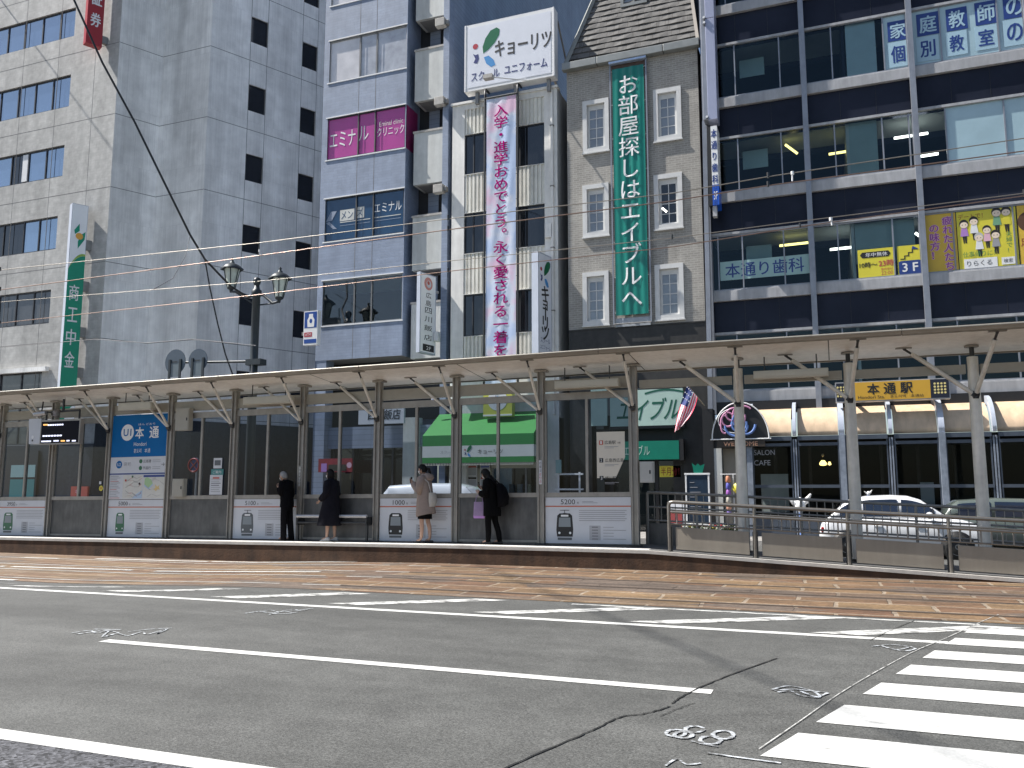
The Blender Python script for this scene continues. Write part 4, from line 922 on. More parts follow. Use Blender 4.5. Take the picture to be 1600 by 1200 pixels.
# ================================================================ tram stop shelter
def swarp(p): return (p[0], p[1], p[2]+.008*(max(-30., min(-4., p[0]))+8))
SY = 18.3
posts = [-26.1, -23.9, -21.73, -19.5, -17.28, -15.1, -12.9, -10.65, -8.5, -6.32, -4.13]
cols = [-1.85, .36, 2.62, 4.87]
roof_soffit = mat('cream roof soffit', (.88, .87, .84), .5, .1, n=(.06, 2), streak=(.05, 8, 1))
roof_edge = mat('champagne roof edge', (.26, .24, .205), .4, .3, n=(.08, 4))
panel_metal = mat('scuffed stainless panel', (.095, .095, .097), .42, .55, n=(.25, 1.6), streak=(.15, 9, .2))
gl_shel = glass('shelter glass', (.40, .45, .52), -.02, .0)
beam_m = mat('tan steel beam', (.32, .295, .245), .5, .2, n=(.06, 5))
tread = mat('dark rubber', (.02, .02, .02), .7)
shelter = thing('tram_shelter', 'long flat roofed tram stop shelter with glazed back wall and strutted posts on the platform', 'tram shelter', (-9, SY, .4))
RZ = 4.36
RX0, RX1_ = -34., 9.
def ZR(y): return RZ+.15*(18.95-y)/1.78
RP = ZR(18.36)
def f(b):
    xs = [RX0, -30, -24.2, -18, -12, -8, -4, 0, 4, RX1_]
    for i in range(len(xs)-1):
        a, c = xs[i], xs[i+1]
        f0, f1 = ZR(17.17), RZ
        b.hexa([(a, 17.17, f0), (c, 17.17, f0), (c, 18.95, f1), (a, 18.95, f1), (a, 17.17, f0+.06), (c, 17.17, f0+.06), (c, 18.95, f1+.10), (a, 18.95, f1+.10)], roof_soffit)
        b.hexa([(c-.01, 17.2, ZR(17.2)-.003), (c+.01, 17.2, ZR(17.2)-.003), (c+.01, 18.9, ZR(18.9)-.003), (c-.01, 18.9, ZR(18.9)-.003), (c-.01, 17.2, ZR(17.2)+.02), (c+.01, 17.2, ZR(17.2)+.02), (c+.01, 18.9, ZR(18.9)+.02), (c-.01, 18.9, ZR(18.9)+.02)], joint_m)
rf = part('roof', shelter, f, warp=swarp)
def f(b):
    xs = [RX0, -28.3, -22.3, -16.4, -10.5, -4.6, 1.3, RX1_]
    for i in range(len(xs)-1):
        a, c = xs[i]+.006, xs[i+1]-.006
        f0 = ZR(17.17); prof = [(17.169, f0-.012), (17.07, f0-.012), (17.045, f0+.005), (17.045, f0+.045), (17.02, f0+.055), (17.015, f0+.075), (17.03, f0+.095), (17.169, f0+.10)]
        b.loft([[(x, y, z) for y, z in prof] for x in lerp_list(a, c, 4)], roof_edge)
def lerp_list(a, c, k): return [lerp(a, c, i/k) for i in range(k+1)]
part('fascia', rf, f, warp=swarp)
part('rear_gutter', rf, lambda b: b.loft([[(x, y, z) for y, z in ((18.952, RZ-.02), (19.05, RZ-.02), (19.05, RZ+.16), (18.952, RZ+.16))] for x in lerp_list(RX0, RX1_, 8)], roof_edge), warp=swarp)
for x in posts:
    def f(b, x=x):
        b.box(x-.075, x-.045, SY-.10, SY+.06, .38, RP-.06, shelter_paint); b.box(x+.045, x+.075, SY-.10, SY+.06, .38, RP-.06, shelter_paint)
        b.box(x-.0445, x+.0445, SY-.06, SY+.02, .38, RP-.05, shelter_paint); b.box(x-.15, x+.15, SY-.12, SY+.1, RP-.05, RP-.004, shelter_paint)
        b.box(x-.13, x+.13, SY-.15, SY+.12, .38, .42, dark_metal)
    part('post', shelter, f, warp=swarp)
for x in cols:
    def f(b, x=x):
        zb = ptop(x)
        b.path([(x, SY, zb), (x, SY, 1.6), (x, SY, RP-.22)], .1, sunlit_column_paint, 16, [.105, .115, .1]); b.tube((x, SY, RP-.22), (x, SY, RP-.004), .045, dark_metal)
        b.tube((x, SY, RP-.03), (x, SY, RP-.002), .13, shelter_paint, n=12); b.tube((x, SY, zb), (x, SY, zb+.03), .19, dark_metal)
    part('post', shelter, f, warp=swarp)
for x in posts+cols:
    big = x in cols
    r = .043 if big else .034; sp_ = sunlit_column_paint
    for q in ((x-1.22, SY-.12, ZR(SY-.12)-.02), (x+(.16+.05*x if big else .02), 17.25, ZR(17.25)-.02)):
        def f(b, x=x, q=q):
            p = V((x, SY-.1, 3.42)); q = V(q); d = (q-p).normalized()
            b.tube(p, q-d*.17, r, sp_, n=10); b.tube(q-d*.17, q-d*.02, r*.55, dark_metal, n=8)
            b.bar(p-d*.04, p+d*.07, .1, .1, dark_metal)
            b.box(q.x-.15, q.x+.15, q.y-.05, q.y+.05, ZR(q.y)-.018, ZR(q.y)-.003, shelter_paint); b.tube(q-d*.03, q+V((0, 0, .015)), .03, dark_metal, n=8)
        part('strut', shelter, f, warp=swarp)
for i in range(len(posts)-1):
    a, c = posts[i]+.078, posts[i+1]-.078; mid = (a+c)/2
    def f(b):
        b.box(a, c, SY-.05, SY+.05, 1.46, 1.56, shelter_paint); b.box(a, c, SY-.05, SY+.05, 3.68, 3.84, shelter_paint); b.box(a, c, SY-.04, SY+.04, .43, .48, shelter_paint)
        b.box(a, a+.05, SY-.04, SY+.04, 1.56, 3.68, shelter_paint); b.box(c-.05, c, SY-.04, SY+.04, 1.56, 3.68, shelter_paint); b.box(mid-.03, mid+.03, SY-.045, SY+.045, 1.56, 3.68, shelter_paint)
    fr = part('window_frame', shelter, f, warp=swarp)
    if i != 3: part('pane', fr, lambda b: [b.face([(x0, SY, 1.56), (x1, SY, 1.56), (x1, SY, 3.68), (x0, SY, 3.68)], gl_shel) for x0, x1 in ((a+.05, mid-.03), (mid+.03, c-.05))], warp=swarp)
    part('lower_panel', shelter, lambda b: (b.box(a, c, SY-.02, SY+.02, .48, 1.46, panel_metal), b.box(a+.005, a+.03, SY-.03, SY-.021, .48, 1.455, shelter_paint), b.box(c-.03, c-.005, SY-.03, SY-.021, .48, 1.455, shelter_paint)), warp=swarp)
allp = posts+cols
for i in range(len(allp)-1):
    a, c = allp[i], allp[i+1]
    part('header_beam', shelter, lambda b: b.box(a+(.078 if i < 10 else .13), c-(.078 if i+1 < 11 else .13), SY-.03, SY+.09, 3.90 if i < 10 else wz(1420, 588, SY)-.03, 4.16 if i < 10 else wz(1420, 575, SY)-.02, beam_m), warp=swarp)
tube_box = mat('cream lamp housing', (.50, .47, .39), .45, n=(.05, 4))
for u0, u1, v0, v1 in ((188, 240, 629, 641), (383, 457, 620, 631), (868, 968, 592, 608), (1178, 1295, 576, 592)):
    y = 17.9; x0, x1 = wx(u0, v1, y), wx(u1, v1, y); z0, z1 = wz((u0+u1)/2, (v0+v1)/2+6, y), wz((u0+u1)/2, (v0+v1)/2-6, y)
    part('lamp_housing', shelter, lambda b: (b.box(x0, x1, y-.09, y+.09, z0, z1, tube_box), b.box(x0+.02, x1-.02, y-.105, y-.0905, z0+.03, z1-.03, tube_box), [b.tube((lerp(x0, x1, t), y, z1-.01), (lerp(x0, x1, t), y, RZ+.03), .015, dark_metal, n=6) for t in (.15, .85)]), .012)
# lean-on bench in the fifth glazed bay
def f(b):
    a, c = posts[6]+.1, posts[7]-.1
    b.path([(a, SY-.32, 1.02), (c, SY-.32, 1.02)], .045, alu, 12); b.path([(a, SY-.30, .86), (c, SY-.30, .86)], .03, dark_metal, 10)
    for x in (a+.02, c-.02): b.box(x-.02, x+.02, SY-.34, SY-.02, .8, 1.0, dark_metal); b.box(x-.025, x+.025, SY-.30, SY-.24, .38, .8, dark_metal)
b = MB(swarp); f(b); tag(b.build('leaning_rail'), 'low metal leaning rail bench between two posts behind the woman in the dark coat', 'bench')
b = MB(swarp); b.box(posts[7]-.2, posts[7]-.06, SY-.36, SY-.22, .98, 1.04, alu); b.box(posts[6]+.0, posts[6]+.16, SY-.42, SY-.2, 1.0, 1.06, alu)
# ---- posters on the lower panels: number, tramcar drawing and text
orange_line = mat('orange red rule', (.50, .14, .07), .5, n=None); poster_w = mat('poster white', (.58, .59, .62), .45, n=(.03, 3)); tram_green = mat('printed tram green', (.02, .13, .06), .4, n=None); tram_grey = mat('printed tram grey', (.10, .11, .12), .4, n=None)
tram_glass = mat('printed tram glass', (.22, .25, .27), .3, n=None)
def tram_icon(b, x, z, w, h, col, y):
    ux, uz = (1, 0, 0), (0, 0, 1)
    b.prism([(-w*.46, 0), (w*.46, 0), (w*.5, h*.3), (w*.44, h*.9), (w*.3, h), (-w*.3, h), (-w*.44, h*.9), (-w*.5, h*.3)], (x, y, z), ux, uz, (0, .002, 0), col)
    b.prism([(-w*.36, h*.42), (w*.36, h*.42), (w*.33, h*.82), (-w*.33, h*.82)], (x, y-.003, z), ux, uz, (0, .002, 0), tram_glass)
    b.prism([(-w*.22, h*.86), (w*.22, h*.86), (w*.22, h*.94), (-w*.22, h*.94)], (x, y-.003, z), ux, uz, (0, .002, 0), white_paint)
    for s in (-1, 1): b.disc((x+s*w*.32, y-.003, z+h*.16), w*.07, ux, uz, white_paint, 10)
    b.prism([(-w*.42, -h*.14), (w*.42, -h*.14), (w*.42, -.02), (-w*.42, -.02)], (x, y-.003, z), ux, uz, (0, .002, 0), tram_grey)
def panto(b, x, z, w, h, y):
    for p, q in (((0, 0), (0, h)), ((-w/2, h), (w/2, h)), ((-w*.2, 0), (w*.2, 0))):
        b.bar((x+p[0], y, z+p[1]), (x+q[0], y, z+q[1]), .012, .004, ink, up=(0, 1, 0)) if p[0] != q[0] else b.box(x-.006, x+.006, y-.002, y+.002, z, z+h, ink)
for i, num, col, where in ((1, '3950', tram_green, 'beyond the display screen'), (3, '5000', tram_green, 'below the blue station map'), (5, '5100', tram_grey, 'behind the grey haired man'), (7, '1000', black, 'behind the woman in the beige coat'), (9, '5200', black, 'next to the ramp')):
    a, c = posts[i]+.10, posts[i+1]-.10; y = SY-.045; b = MB(swarp); w = c-a
    b.box(a, c, y, y+.012, .42, 1.45, poster_w)
    yy = y-.004
    b.face([(a, yy, 1.235), (c, yy, 1.235), (c, yy, 1.262), (a, yy, 1.262)], orange_line)
    b.text(num, (a+w*.27, yy, 1.35), (1, 0, 0), (0, 0, 1), 0, ink, .016, h=.11, w=w*.17); b.text('形', (a+w*.39, yy, 1.325), (1, 0, 0), (0, 0, 1), 0, ink, .02, w=.05, h=.05)
    for k in range(2): b.face([(a+w*.44, yy, 1.32+.03*k), (a+w*(.62-.05*k), yy, 1.32+.03*k), (a+w*(.62-.05*k), yy, 1.33+.03*k), (a+w*.44, yy, 1.33+.03*k)], poster_grey)
    tram_icon(b, a+w*.23, .57, .40 if i != 3 else .32, .52, col, yy)
    panto(b, a+w*.23, 1.09, .22, .07, yy) if i in (5, 9) else None
    for k in range(6):
        z = 1.15-.045*k; b.face([(a+w*.40, yy, z), (a+w*(.95-.02*(k % 2)), yy, z), (a+w*(.95-.02*(k % 2)), yy, z+.014), (a+w*.40, yy, z+.014)], poster_grey)
    b.face([(a+w*.52, yy, .50), (a+w*.65, yy, .50), (a+w*.65, yy, .82), (a+w*.52, yy, .82)], mat('printed pale grey', (.40, .40, .42), .5, n=None))
    for k in range(5):
        z = .52+.065*k; b.face([(a+w*.68, yy, z), (a+w*(.94 if k in (0, 3) else .8), yy, z), (a+w*(.94 if k in (0, 3) else .8), yy, z+.013), (a+w*.68, yy, z+.013)], poster_grey); b.face([(a+w*.55, yy-.002, z), (a+w*.62, yy-.002, z), (a+w*.62, yy-.002, z+.012), (a+w*.55, yy-.002, z+.012)], ink)
    tag(b.build('tramcar_poster'), 'white tramcar poster headed '+num+' on the lower panel '+where, 'poster', 'tramcar posters along the shelter wall')
# ---- station map sign in bay 3
st_blue = mat('station sign blue', (.0, .125, .36), .6, n=(.04, 2), spec=.2); map_w = mat('map paper', (.60, .585, .54), .45, n=(.04, 4)); map_b = mat('map water', (.40, .52, .66), .45, n=None); map_g = mat('map green', (.35, .52, .28), .45, n=None); map_y = mat('map ochre', (.62, .46, .2), .45, n=(.1, 6))
b = MB(swarp); a, c = posts[3]+.10, posts[4]-.08; y = SY-.06; w = c-a; yy = y-.004
z_top, z_b1, z_b2, z_bot = 3.86, 2.66, 2.20, 1.47; ux, uz = (1, 0, 0), (0, 0, 1)
b.box(a, c, y, y+.05, z_b1, z_top, st_blue); b.box(a, c, y, y+.05, z_b2, z_b1-.002, poster_w); b.box(a, c, y, y+.05, z_bot, z_b2-.002, poster_w)
b.disc((a+w*.28, yy, 3.36), .235, ux, uz, white_paint, 28); b.text('U1', (a+w*.28, yy-.003, 3.36), ux, uz, 0, st_blue, .02, w=.28, h=.2)
b.text('本', (a+w*.50, yy, 3.34), ux, uz, 0, white_paint, .03, w=.30, h=.32); b.text('通', (a+w*.76, yy, 3.34), ux, uz, 0, white_paint, .03, w=.33, h=.32); b.text('ほん どおり', (a+w*.62, yy, 3.58), ux, uz, 0, white_paint, 0, w=.6, h=.06)
b.text('Hondori', (a+w*.52, yy, 3.02), ux, uz, 0, white_paint, .0, w=.46, h=.11); b.text('혼도리　本通', (a+w*.56, yy, 2.83), ux, uz, 0, white_paint, 0, w=.60, h=.12)
b.disc((a+w*.16, yy, 2.45), .11, ux, uz, st_blue, 22); b.text('U2', (a+w*.16, yy-.003, 2.45), ux, uz, 0, white_paint, .01, w=.13, h=.09); b.text('袋 町', (a+w*.31, yy, 2.46), ux, uz, 0, poster_grey, .0, w=.26, h=.11)
for k, z in enumerate((2.53, 2.34)):
    b.disc((a+w*.55, yy, z), .06, ux, uz, tram_green, 16); b.text(('広島港', '宇品行')[k], (a+w*.665, yy, z), ux, uz, 0, ink, .04, w=.28, h=.09)
    for q in (.02, -.03): b.face([(a+w*.76, yy, z+q), (a+w*.9, yy, z+q), (a+w*.9, yy, z+q+.012), (a+w*.76, yy, z+q+.012)], poster_grey)
b.text('→', (a+w*.945, yy, 2.43), ux, uz, 0, ink, .02, w=.11, h=.1)
b.box(a, c, yy-.004, yy, z_b2-.035, z_b2+.0, sign_blue)
x1, x2 = a+w*.25, a+w*.60
b.face([(x1, yy, 1.49), (x2, yy, 1.49), (x2, yy, 2.14), (x1, yy, 2.14)], map_w); b.face([(x2+.03, yy, 1.49), (c-.03, yy, 1.49), (c-.03, yy, 2.14), (x2+.03, yy, 2.14)], map_w)
b.face([(x2+.03, yy-.002, 2.08), (c-.03, yy-.002, 2.08), (c-.03, yy-.002, 2.14), (x2+.03, yy-.002, 2.14)], sign_blue)
b.face([(x1+.35, yy-.002, 1.49), (x2, yy-.002, 1.49), (x2, yy-.002, 1.72), (x1+.5, yy-.002, 1.6)], map_b)
b.prism([(0, 0), (.16, -.1), (.3, .02), (.22, .14), (.08, .2), (.0, .16)], (x2+.08, yy-.002, 1.88), ux, uz, (0, .001, 0), map_g); b.prism([(0, .02), (.16, -.08), (.3, .04), (.32, 0), (.17, -.12), (0, -.03)], (x2+.07, yy-.0025, 1.86), ux, uz, (0, .001, 0), map_b)
b.prism([(0, 0), (.05, .06), (.14, .05), (.10, .11), (.12, .18), (.04, .13), (-.04, .2), (-.02, .1), (-.1, .06), (-.02, .03)], (x2+.5, yy-.002, 1.68), ux, uz, (0, .001, 0), map_y)
rn = random.Random(3)
for k in range(7):
    px_, pz_ = x1+.1, 1.55+.08*k
    for j in range(5):
        nx_, nz_ = px_+rn.uniform(.06, .16), pz_+rn.uniform(-.08, .08); nx_ = min(nx_, x2-.04); nz_ = max(1.52, min(2.1, nz_)); b.bar((px_, yy-.003, pz_), (nx_, yy-.003, nz_), .003, .009, [poster_grey, poster_red, poster_grey][j % 3], up=(0, 1, 0)) if nx_ > px_+.01 else None; px_, pz_ = nx_, nz_
for k in range(9):
    px_, pz_ = x2+.1+rn.uniform(0, .7), 1.52+rn.uniform(0, .5); b.bar((px_, yy-.0035, pz_), (px_+.15, yy-.0035, pz_+rn.uniform(-.1, .1)), .003, .006, poster_grey, up=(0, 1, 0))
for u_, z in ((.42, 2.1), (.55, 1.9), (.3, 2.0)): b.disc((a+w*u_, yy-.005, z), .035, ux, uz, [poster_red, tram_green, ink][int(u_*10) % 3], 10)
for k in range(14):
    z = 1.5+.047*k; b.face([(a+.04, yy, z), (a+w*(.2-.03*(k % 3)), yy, z), (a+w*(.2-.03*(k % 3)), yy, z+.014), (a+.04, yy, z+.014)], poster_grey if k % 5 else poster_red)
tag(b.build('station_map_sign'), 'blue and white station name board with route map filling one shelter bay', 'station sign')
# ---- information sheets on the glass
b = MB(); p = W(933, 747, SY-.03); q = W(976, 674, SY-.03); y = SY-.035
b.prism([(p.x, p.z), (q.x-.22, p.z), (q.x, p.z+.46), (q.x, q.z), (p.x, q.z)], (0, y, 0), (1, 0, 0), (0, 0, 1), (0, .006, 0), mat('ivory sheet', (.66, .61, .52), .5, n=(.03, 3)))
for k, (t_, m_) in enumerate((('広島駅', poster_red), ('広島西広島', ink), ('横川駅', ink))):
    z = q.z-.24-.40*k; b.face([(p.x+.06, y-.004, z-.05), (p.x+.15, y-.004, z-.05), (p.x+.15, y-.004, z+.05), (p.x+.06, y-.004, z+.05)], m_); b.text('123'[k], (p.x+.105, y-.008, z), ux, uz, 0, white_paint, .02, h=.07, w=.035)
    n_ = len(t_); b.text(t_, (p.x+.18+.045*n_, y-.004, z), ux, uz, 0, ink, .03, w=.085*n_, h=.085); b.text('方面', (p.x+.24+.092*n_, y-.004, z-.01), ux, uz, 0, ink, 0, w=.07, h=.035)
    for j in range(2): b.face([(p.x+.18, y-.004, z-.1-.03*j), (p.x+.5-.1*j, y-.004, z-.1-.03*j), (p.x+.5-.1*j, y-.004, z-.09-.03*j), (p.x+.18, y-.004, z-.09-.03*j)], poster_grey)
tag(b.build('direction_notice'), 'ivory direction notice with a cut corner on the glass above the 5200 poster', 'notice')
b = MB(); p = W(327, 773, SY-.03); q = W(348, 742, SY-.03); y = SY-.035; teal = mat('teal sheet', (.05, .22, .22), .5, n=None)
b.box(p.x, q.x, y, y+.006, p.z, q.z, poster_w); zt = wz(338, 733, y); b.box(p.x+.03, q.x+.02, y, y+.006, q.z+.003, zt, teal); b.box(p.x+.1, q.x-.04, y, y+.006, zt+.02, zt+.3, poster_w); b.box(p.x+.14, q.x-.08, y-.003, y, zt+.1, zt+.24, tram_grey)
for k in range(7): b.face([(p.x+.05, y-.003, p.z+.08+.055*k), (q.x-.05-.05*(k % 2), y-.003, p.z+.08+.055*k), (q.x-.05-.05*(k % 2), y-.003, p.z+.095+.055*k), (p.x+.05, y-.003, p.z+.095+.055*k)], poster_grey if k not in (3, 4) else ink)
b.face([(p.x+.1, y-.003, q.z-.1), (q.x-.1, y-.003, q.z-.1), (q.x-.1, y-.003, q.z-.06), (p.x+.1, y-.003, q.z-.06)], poster_red); b.text('ご案内', ((p.x+q.x)/2+.02, y-.003, (q.z+zt)/2), ux, uz, 0, white_paint, .01, w=.28, h=.08)
tag(b.build('notice_sheet'), 'white notice with a teal heading taped inside the shelter glass', 'notice')
# ---- timetable decals on two posts
for i, (x, lab) in enumerate(((posts[6], 'narrow white sticker with writing on the post beside the grey haired man'), (posts[9], 'narrow white and red sticker on the post beside the 5200 poster'))):
    b = MB(swarp); z = 1.75
    b.box(x-.035, x+.035, SY-.106, SY-.1015, z, z+.55, poster_w if i else shelter_paint)
    for k in range(6): b.text('のりば注意'[k % 5], (x, SY-.109, z+.06+.085*k), ux, uz, 0, poster_red if (i and k < 3) else (ink if i else white_paint), .02, w=.05, h=.06)
    tag(b.build('post_sticker'), lab, 'sticker', 'stickers on the shelter posts')
# ---- boxes and display
box_m = mat('beige equipment box', (.36, .34, .29), .5, n=(.05, 4))
def ebox(name, u0, u1, v0, v1, y, d, m, lab, cat):
    b = MB(); p, q = W(u0, v1, y), W(u1, v0, y); b.box(p.x, q.x, y, y+d, p.z, q.z, m); b.box(p.x+.02, q.x-.02, y-.012, y-.0005, p.z+.02, q.z-.02, m); b.box(q.x-.08, q.x-.05, y-.022, y-.0125, (p.z+q.z)/2-.04, (p.z+q.z)/2+.04, dark_metal)
    return tag(b.build(name), lab, cat)
ebox('junction_box', 273, 296, 637, 673, 18.05, .16, box_m, 'beige junction box high on the post beside the blue station board', 'junction box')
ebox('junction_box', 1000, 1020, 721, 754, 18.2, .18, mat('pale grey equipment box', (.45, .45, .43), .5, n=(.05, 4)), 'pale grey switch box on the end post above the ramp railing', 'junction box')
ebox('control_box', 268, 287, 748, 776, 18.12, .14, box_m, 'small grey control box low on the glass beside the station board', 'control box')
screen_on = mat('lit display screen', (.006, .006, .012), .6, n=None, spec=.1); led_w = mat('lit display text', (.5, .5, .6), .5, n=None, emit=(.75, .78, 1), estr=.9); led_o = mat('lit amber display text', (.5, .4, .1), .5, n=None, emit=(1, .5, .15), estr=.9)
disp = thing('departure_display', 'departure display with camera and speaker hanging under the shelter roof', 'display', (wx(95, 675, 17.6), 17.6, wz(95, 695, 17.6)))
p, q = W(65, 693, 17.6), W(127, 657, 17.6)
part('screen_case', disp, lambda b: (b.box(p.x-.03, q.x+.03, 17.55, 17.68, p.z-.04, q.z+.05, shelter_paint), b.box(p.x+.01, q.x-.01, 17.545, 17.5495, p.z, q.z, screen_on)), .008)
def f(b):
    h, w = q.z-p.z, q.x-p.x
    for z, t0, t1, m in ((.86, .06, .18, led_o), (.84, .18, .60, led_w), (.34, .06, .58, led_w), (.09, .04, .30, led_w), (.10, .36, .5, led_w), (.09, .55, .66, led_o), (.09, .70, .78, led_w), (.08, .84, .94, led_w)):
        k = 7; 
        for j in range(k):
            s0 = lerp(t0, t1, j/k); b.face([(p.x+w*s0, 17.54, p.z+h*(z-.035)), (p.x+w*(s0+(t1-t0)/k*.8), 17.54, p.z+h*(z-.035)), (p.x+w*(s0+(t1-t0)/k*.8), 17.54, p.z+h*(z+.03)), (p.x+w*s0, 17.54, p.z+h*(z+.03))], m)
part('lit_text', disp, f)
def f(b):
    xm = (p.x+q.x)/2; b.path([(p.x+.1, 17.62, q.z+.05), (p.x+.1, 17.62, q.z+.28), (q.x-.1, 17.62, q.z+.3), (q.x-.1, 17.62, q.z+.05)], .03, dark_metal); b.tube((xm, 17.62, q.z+.28), (xm, 17.62, 4.25), .035, dark_metal)
part('hanger', disp, f)
part('camera', disp, lambda b: (b.tube((p.x-.25, 17.5, q.z+.22), (p.x+.15, 17.56, q.z+.26), .07, alu), b.tube((p.x-.27, 17.5, q.z+.22), (p.x-.25, 17.5, q.z+.22), .05, black), b.tube((p.x+.0, 17.53, q.z+.3), (p.x-.05, 17.6, 4.2), .02, dark_metal)))
part('speaker', disp, lambda b: (b.lathe((p.x+.62, 17.5, q.z+.22), [(.03, .18), (.05, .1), (.13, 0), (.12, .01), (.03, .1)], alu, ax=(.2, -1, -.2)) , b.tube((p.x+.62, 17.35, q.z+.2), (p.x+.62, 17.62, q.z+.3), .03, dark_metal)))
r0, r1 = W(44, 694, 17.65), W(66, 654, 17.65)
part('side_box', disp, lambda b: (b.prism([(r0.x+.06, r0.z), (r1.x, r0.z), (r1.x, r1.z), (r0.x, r1.z), (r0.x, r1.z-.1)], (0, 17.62, 0), (1, 0, 0), (0, 0, 1), (0, .2, 0), poster_w), b.disc((r0.x+.2, 17.615, r0.z+.2), .05, ux, uz, white_paint, 12), b.disc((r0.x+.2, 17.614, r0.z+.1), .03, ux, uz, ink, 12)))
# ================================================================ ramp railings
rail_steel = mat('brushed rail steel', (.22, .205, .185), .35, .7, n=(.1, 8))
infill = mat('beige ramp panel', (.28, .25, .205), .5, .15, n=(.08, 1.2), streak=(.08, 6, .15))
fence = thing('ramp_railing', 'steel railing with beige kick panels along the near edge of the ramp', 'railing', (0, 17.3, .2))
fx = [-3.22, -1.53, .18, 1.9, 3.6, 5.3]; fy = 17.3
bot = lambda x: ptop(x)+.01
for x in fx: part('post', fence, lambda b: (b.tube((x, fy, bot(x)), (x, fy, bot(x)+1.0), .032, rail_steel), b.box(x-.05, x+.05, fy+.04, fy+.1, bot(x), bot(x)+.5, dark_metal)))
def f(b):
    b.path([(fx[0], fy, bot(fx[0])+.3), (fx[0], fy, bot(fx[0])+.93), (fx[0]+.03, fy, bot(fx[0])+.99), (fx[0]+.1, fy, bot(fx[0])+1.0)]+[(x, fy, bot(x)+1.0) for x in fx[1:]], .037, rail_steel, 10)
part('handrail', fence, f)
part('lower_handrail', fence, lambda b: b.path([(x, fy-.07, bot(x)+.80) for x in [fx[0]+.06]+fx[1:]], .026, rail_steel, 10))
part('bottom_rail', fence, lambda b: b.path([(x, fy, bot(x)+.56) for x in fx], .018, rail_steel, 8))
part('middle_rail', fence, lambda b: b.path([(x, fy, bot(x)+.84) for x in fx], .016, rail_steel, 8))
for i in range(len(fx)-1):
    k = 10
    for j in range(1, k):
        x = lerp(fx[i], fx[i+1], j/k); part('baluster', fence, lambda b: b.tube((x, fy-.03, bot(x)+.565), (x, fy-.03, bot(x)+.80), .014, steel_grey, n=6))
    a, c = fx[i]+.13, fx[i+1]-.11
    part('kick_panel', fence, lambda b: b.hexa([(a, fy, bot(a)+.05), (c, fy, bot(c)+.05), (c, fy+.025, bot(c)+.05), (a, fy+.025, bot(a)+.05), (a, fy, bot(a)+.5), (c, fy, bot(c)+.5), (c, fy+.025, bot(c)+.5), (a, fy+.025, bot(a)+.5)], infill), .004)
back = thing('rear_railing', 'dark steel railing along the rear edge of the ramp, behind the round posts', 'railing', (0, 18.9, .2))
bx = [-4.0, -2.9, -1.8, -.7, .4, 1.5, 2.6, 3.7, 4.8]; by = 18.9
for x in bx: part('post', back, lambda b: b.tube((x, by, ptop(x)), (x, by, ptop(x)+1.18), .028, steel_grey))
for dz, r, nm in ((1.18, .032, 'handrail'), (.86, .02, 'middle_rail'), (.56, .02, 'bottom_rail')): part(nm, back, lambda b: b.path([(x, by, ptop(x)+dz) for x in bx], r, steel_grey, 8))
for i in range(len(bx)-1):
    for j in (1, 2, 3, 4, 5, 6):
        x = lerp(bx[i], bx[i+1], j/7); part('baluster', back, lambda b: b.tube((x, by, ptop(x)+.565), (x, by, ptop(x)+1.16), .009, steel_grey, n=6))
part('kick_panel', back, lambda b: b.hexa([(-4.05, by, ptop(-4)+.02), (-3.25, by, ptop(-3.25)+.02), (-3.25, by+.03, ptop(-3.25)+.02), (-4.05, by+.03, ptop(-4)+.02), (-4.05, by, ptop(-4)+.48), (-3.25, by, ptop(-3.25)+.52), (-3.25, by+.03, ptop(-3.25)+.52), (-4.05, by+.03, ptop(-4)+.48)], panel_metal))
# ================================================================ signs, banners, wires, lamp
def side_sign(name, uf, uw, vtop_f, vbot, ang, wid, y_w, label, cat):
    """blade sign standing out from the wall plane Y=y_w in direction ang; uf/uw: front and wall edge columns"""
    pw = W(uw, vtop_f, y_w); pf = LP(uf, vtop_f, pw, ang)
    return pw, pf
sign_shade_edge = mat('shade coloured sign edge', (.42, .46, .54), .4, n=(.05, 2)); gsign_g = mat('sign emerald', (.0, .28, .16), .35, n=(.04, 3)); gsign_lime = mat('sign lime', (.30, .45, .08), .35, n=None); gsign_o = mat('sign orange', (.75, .38, .05), .35, n=None)  # blade sign edges have shade put into their colour
# ---- green and white blade sign of the bank
pw = W(138, 330, FY-.3); pf = LP(112.5, 330, pw, SA); tF = V((math.sin(R(SA)), math.cos(R(SA)), 0)); nF = V((math.cos(R(SA)), -math.sin(R(SA)), 0))
zt, zb_ = wz(112, 317, pf.y), wz(95, 612, pf.y)-1.4
L_ = (V((pw.x, pw.y, 0))-V((pf.x, pf.y, 0))).length; o = V((pf.x, pf.y, 0)); th = .42
b = MB(); b.obox(o+V((0, 0, zb_))-nF*th, nF*th, tF*L_, V((0, 0, zt-zb_)), sign_shade_edge)
b.add([o+tF*s+nF*.003+V((0, 0, z)) for s, z in ((.02, zb_), (L_-.02, zb_), (L_-.02, zt-.02), (.02, zt-.02))], [(0, 1, 2, 3)], mat('lightened white sign face', (.88, .89, .9), .35, n=(.03, 2)))  # face colour lightened to look lit
def at(s, z, k=.006): return o+tF*s+nF*k+V((0, 0, z))
zg = zt-(zt-zb_)*.24; cur = []
for k in range(9): t = k/8; cur.append((L_*t, zg-.75*(1-t)**2.2))
b.add([at(s, z) for s, z in cur]+[at(L_, zb_+.9)]+[at(L_-.12*k, zb_+.9-.9*(1-(1-k/4)**.5 if k < 4 else 1)) for k in range(1, 5)]+[at(.0, zb_)], [tuple(range(9+1+4+1))], gsign_g)
b.add([at(s, z+.004, .007) for s, z in cur]+[at(s, z+.02+.26*(s/L_)*(1.3-s/L_), .007) for s, z in reversed(cur)], [tuple(range(18))], gsign_lime)
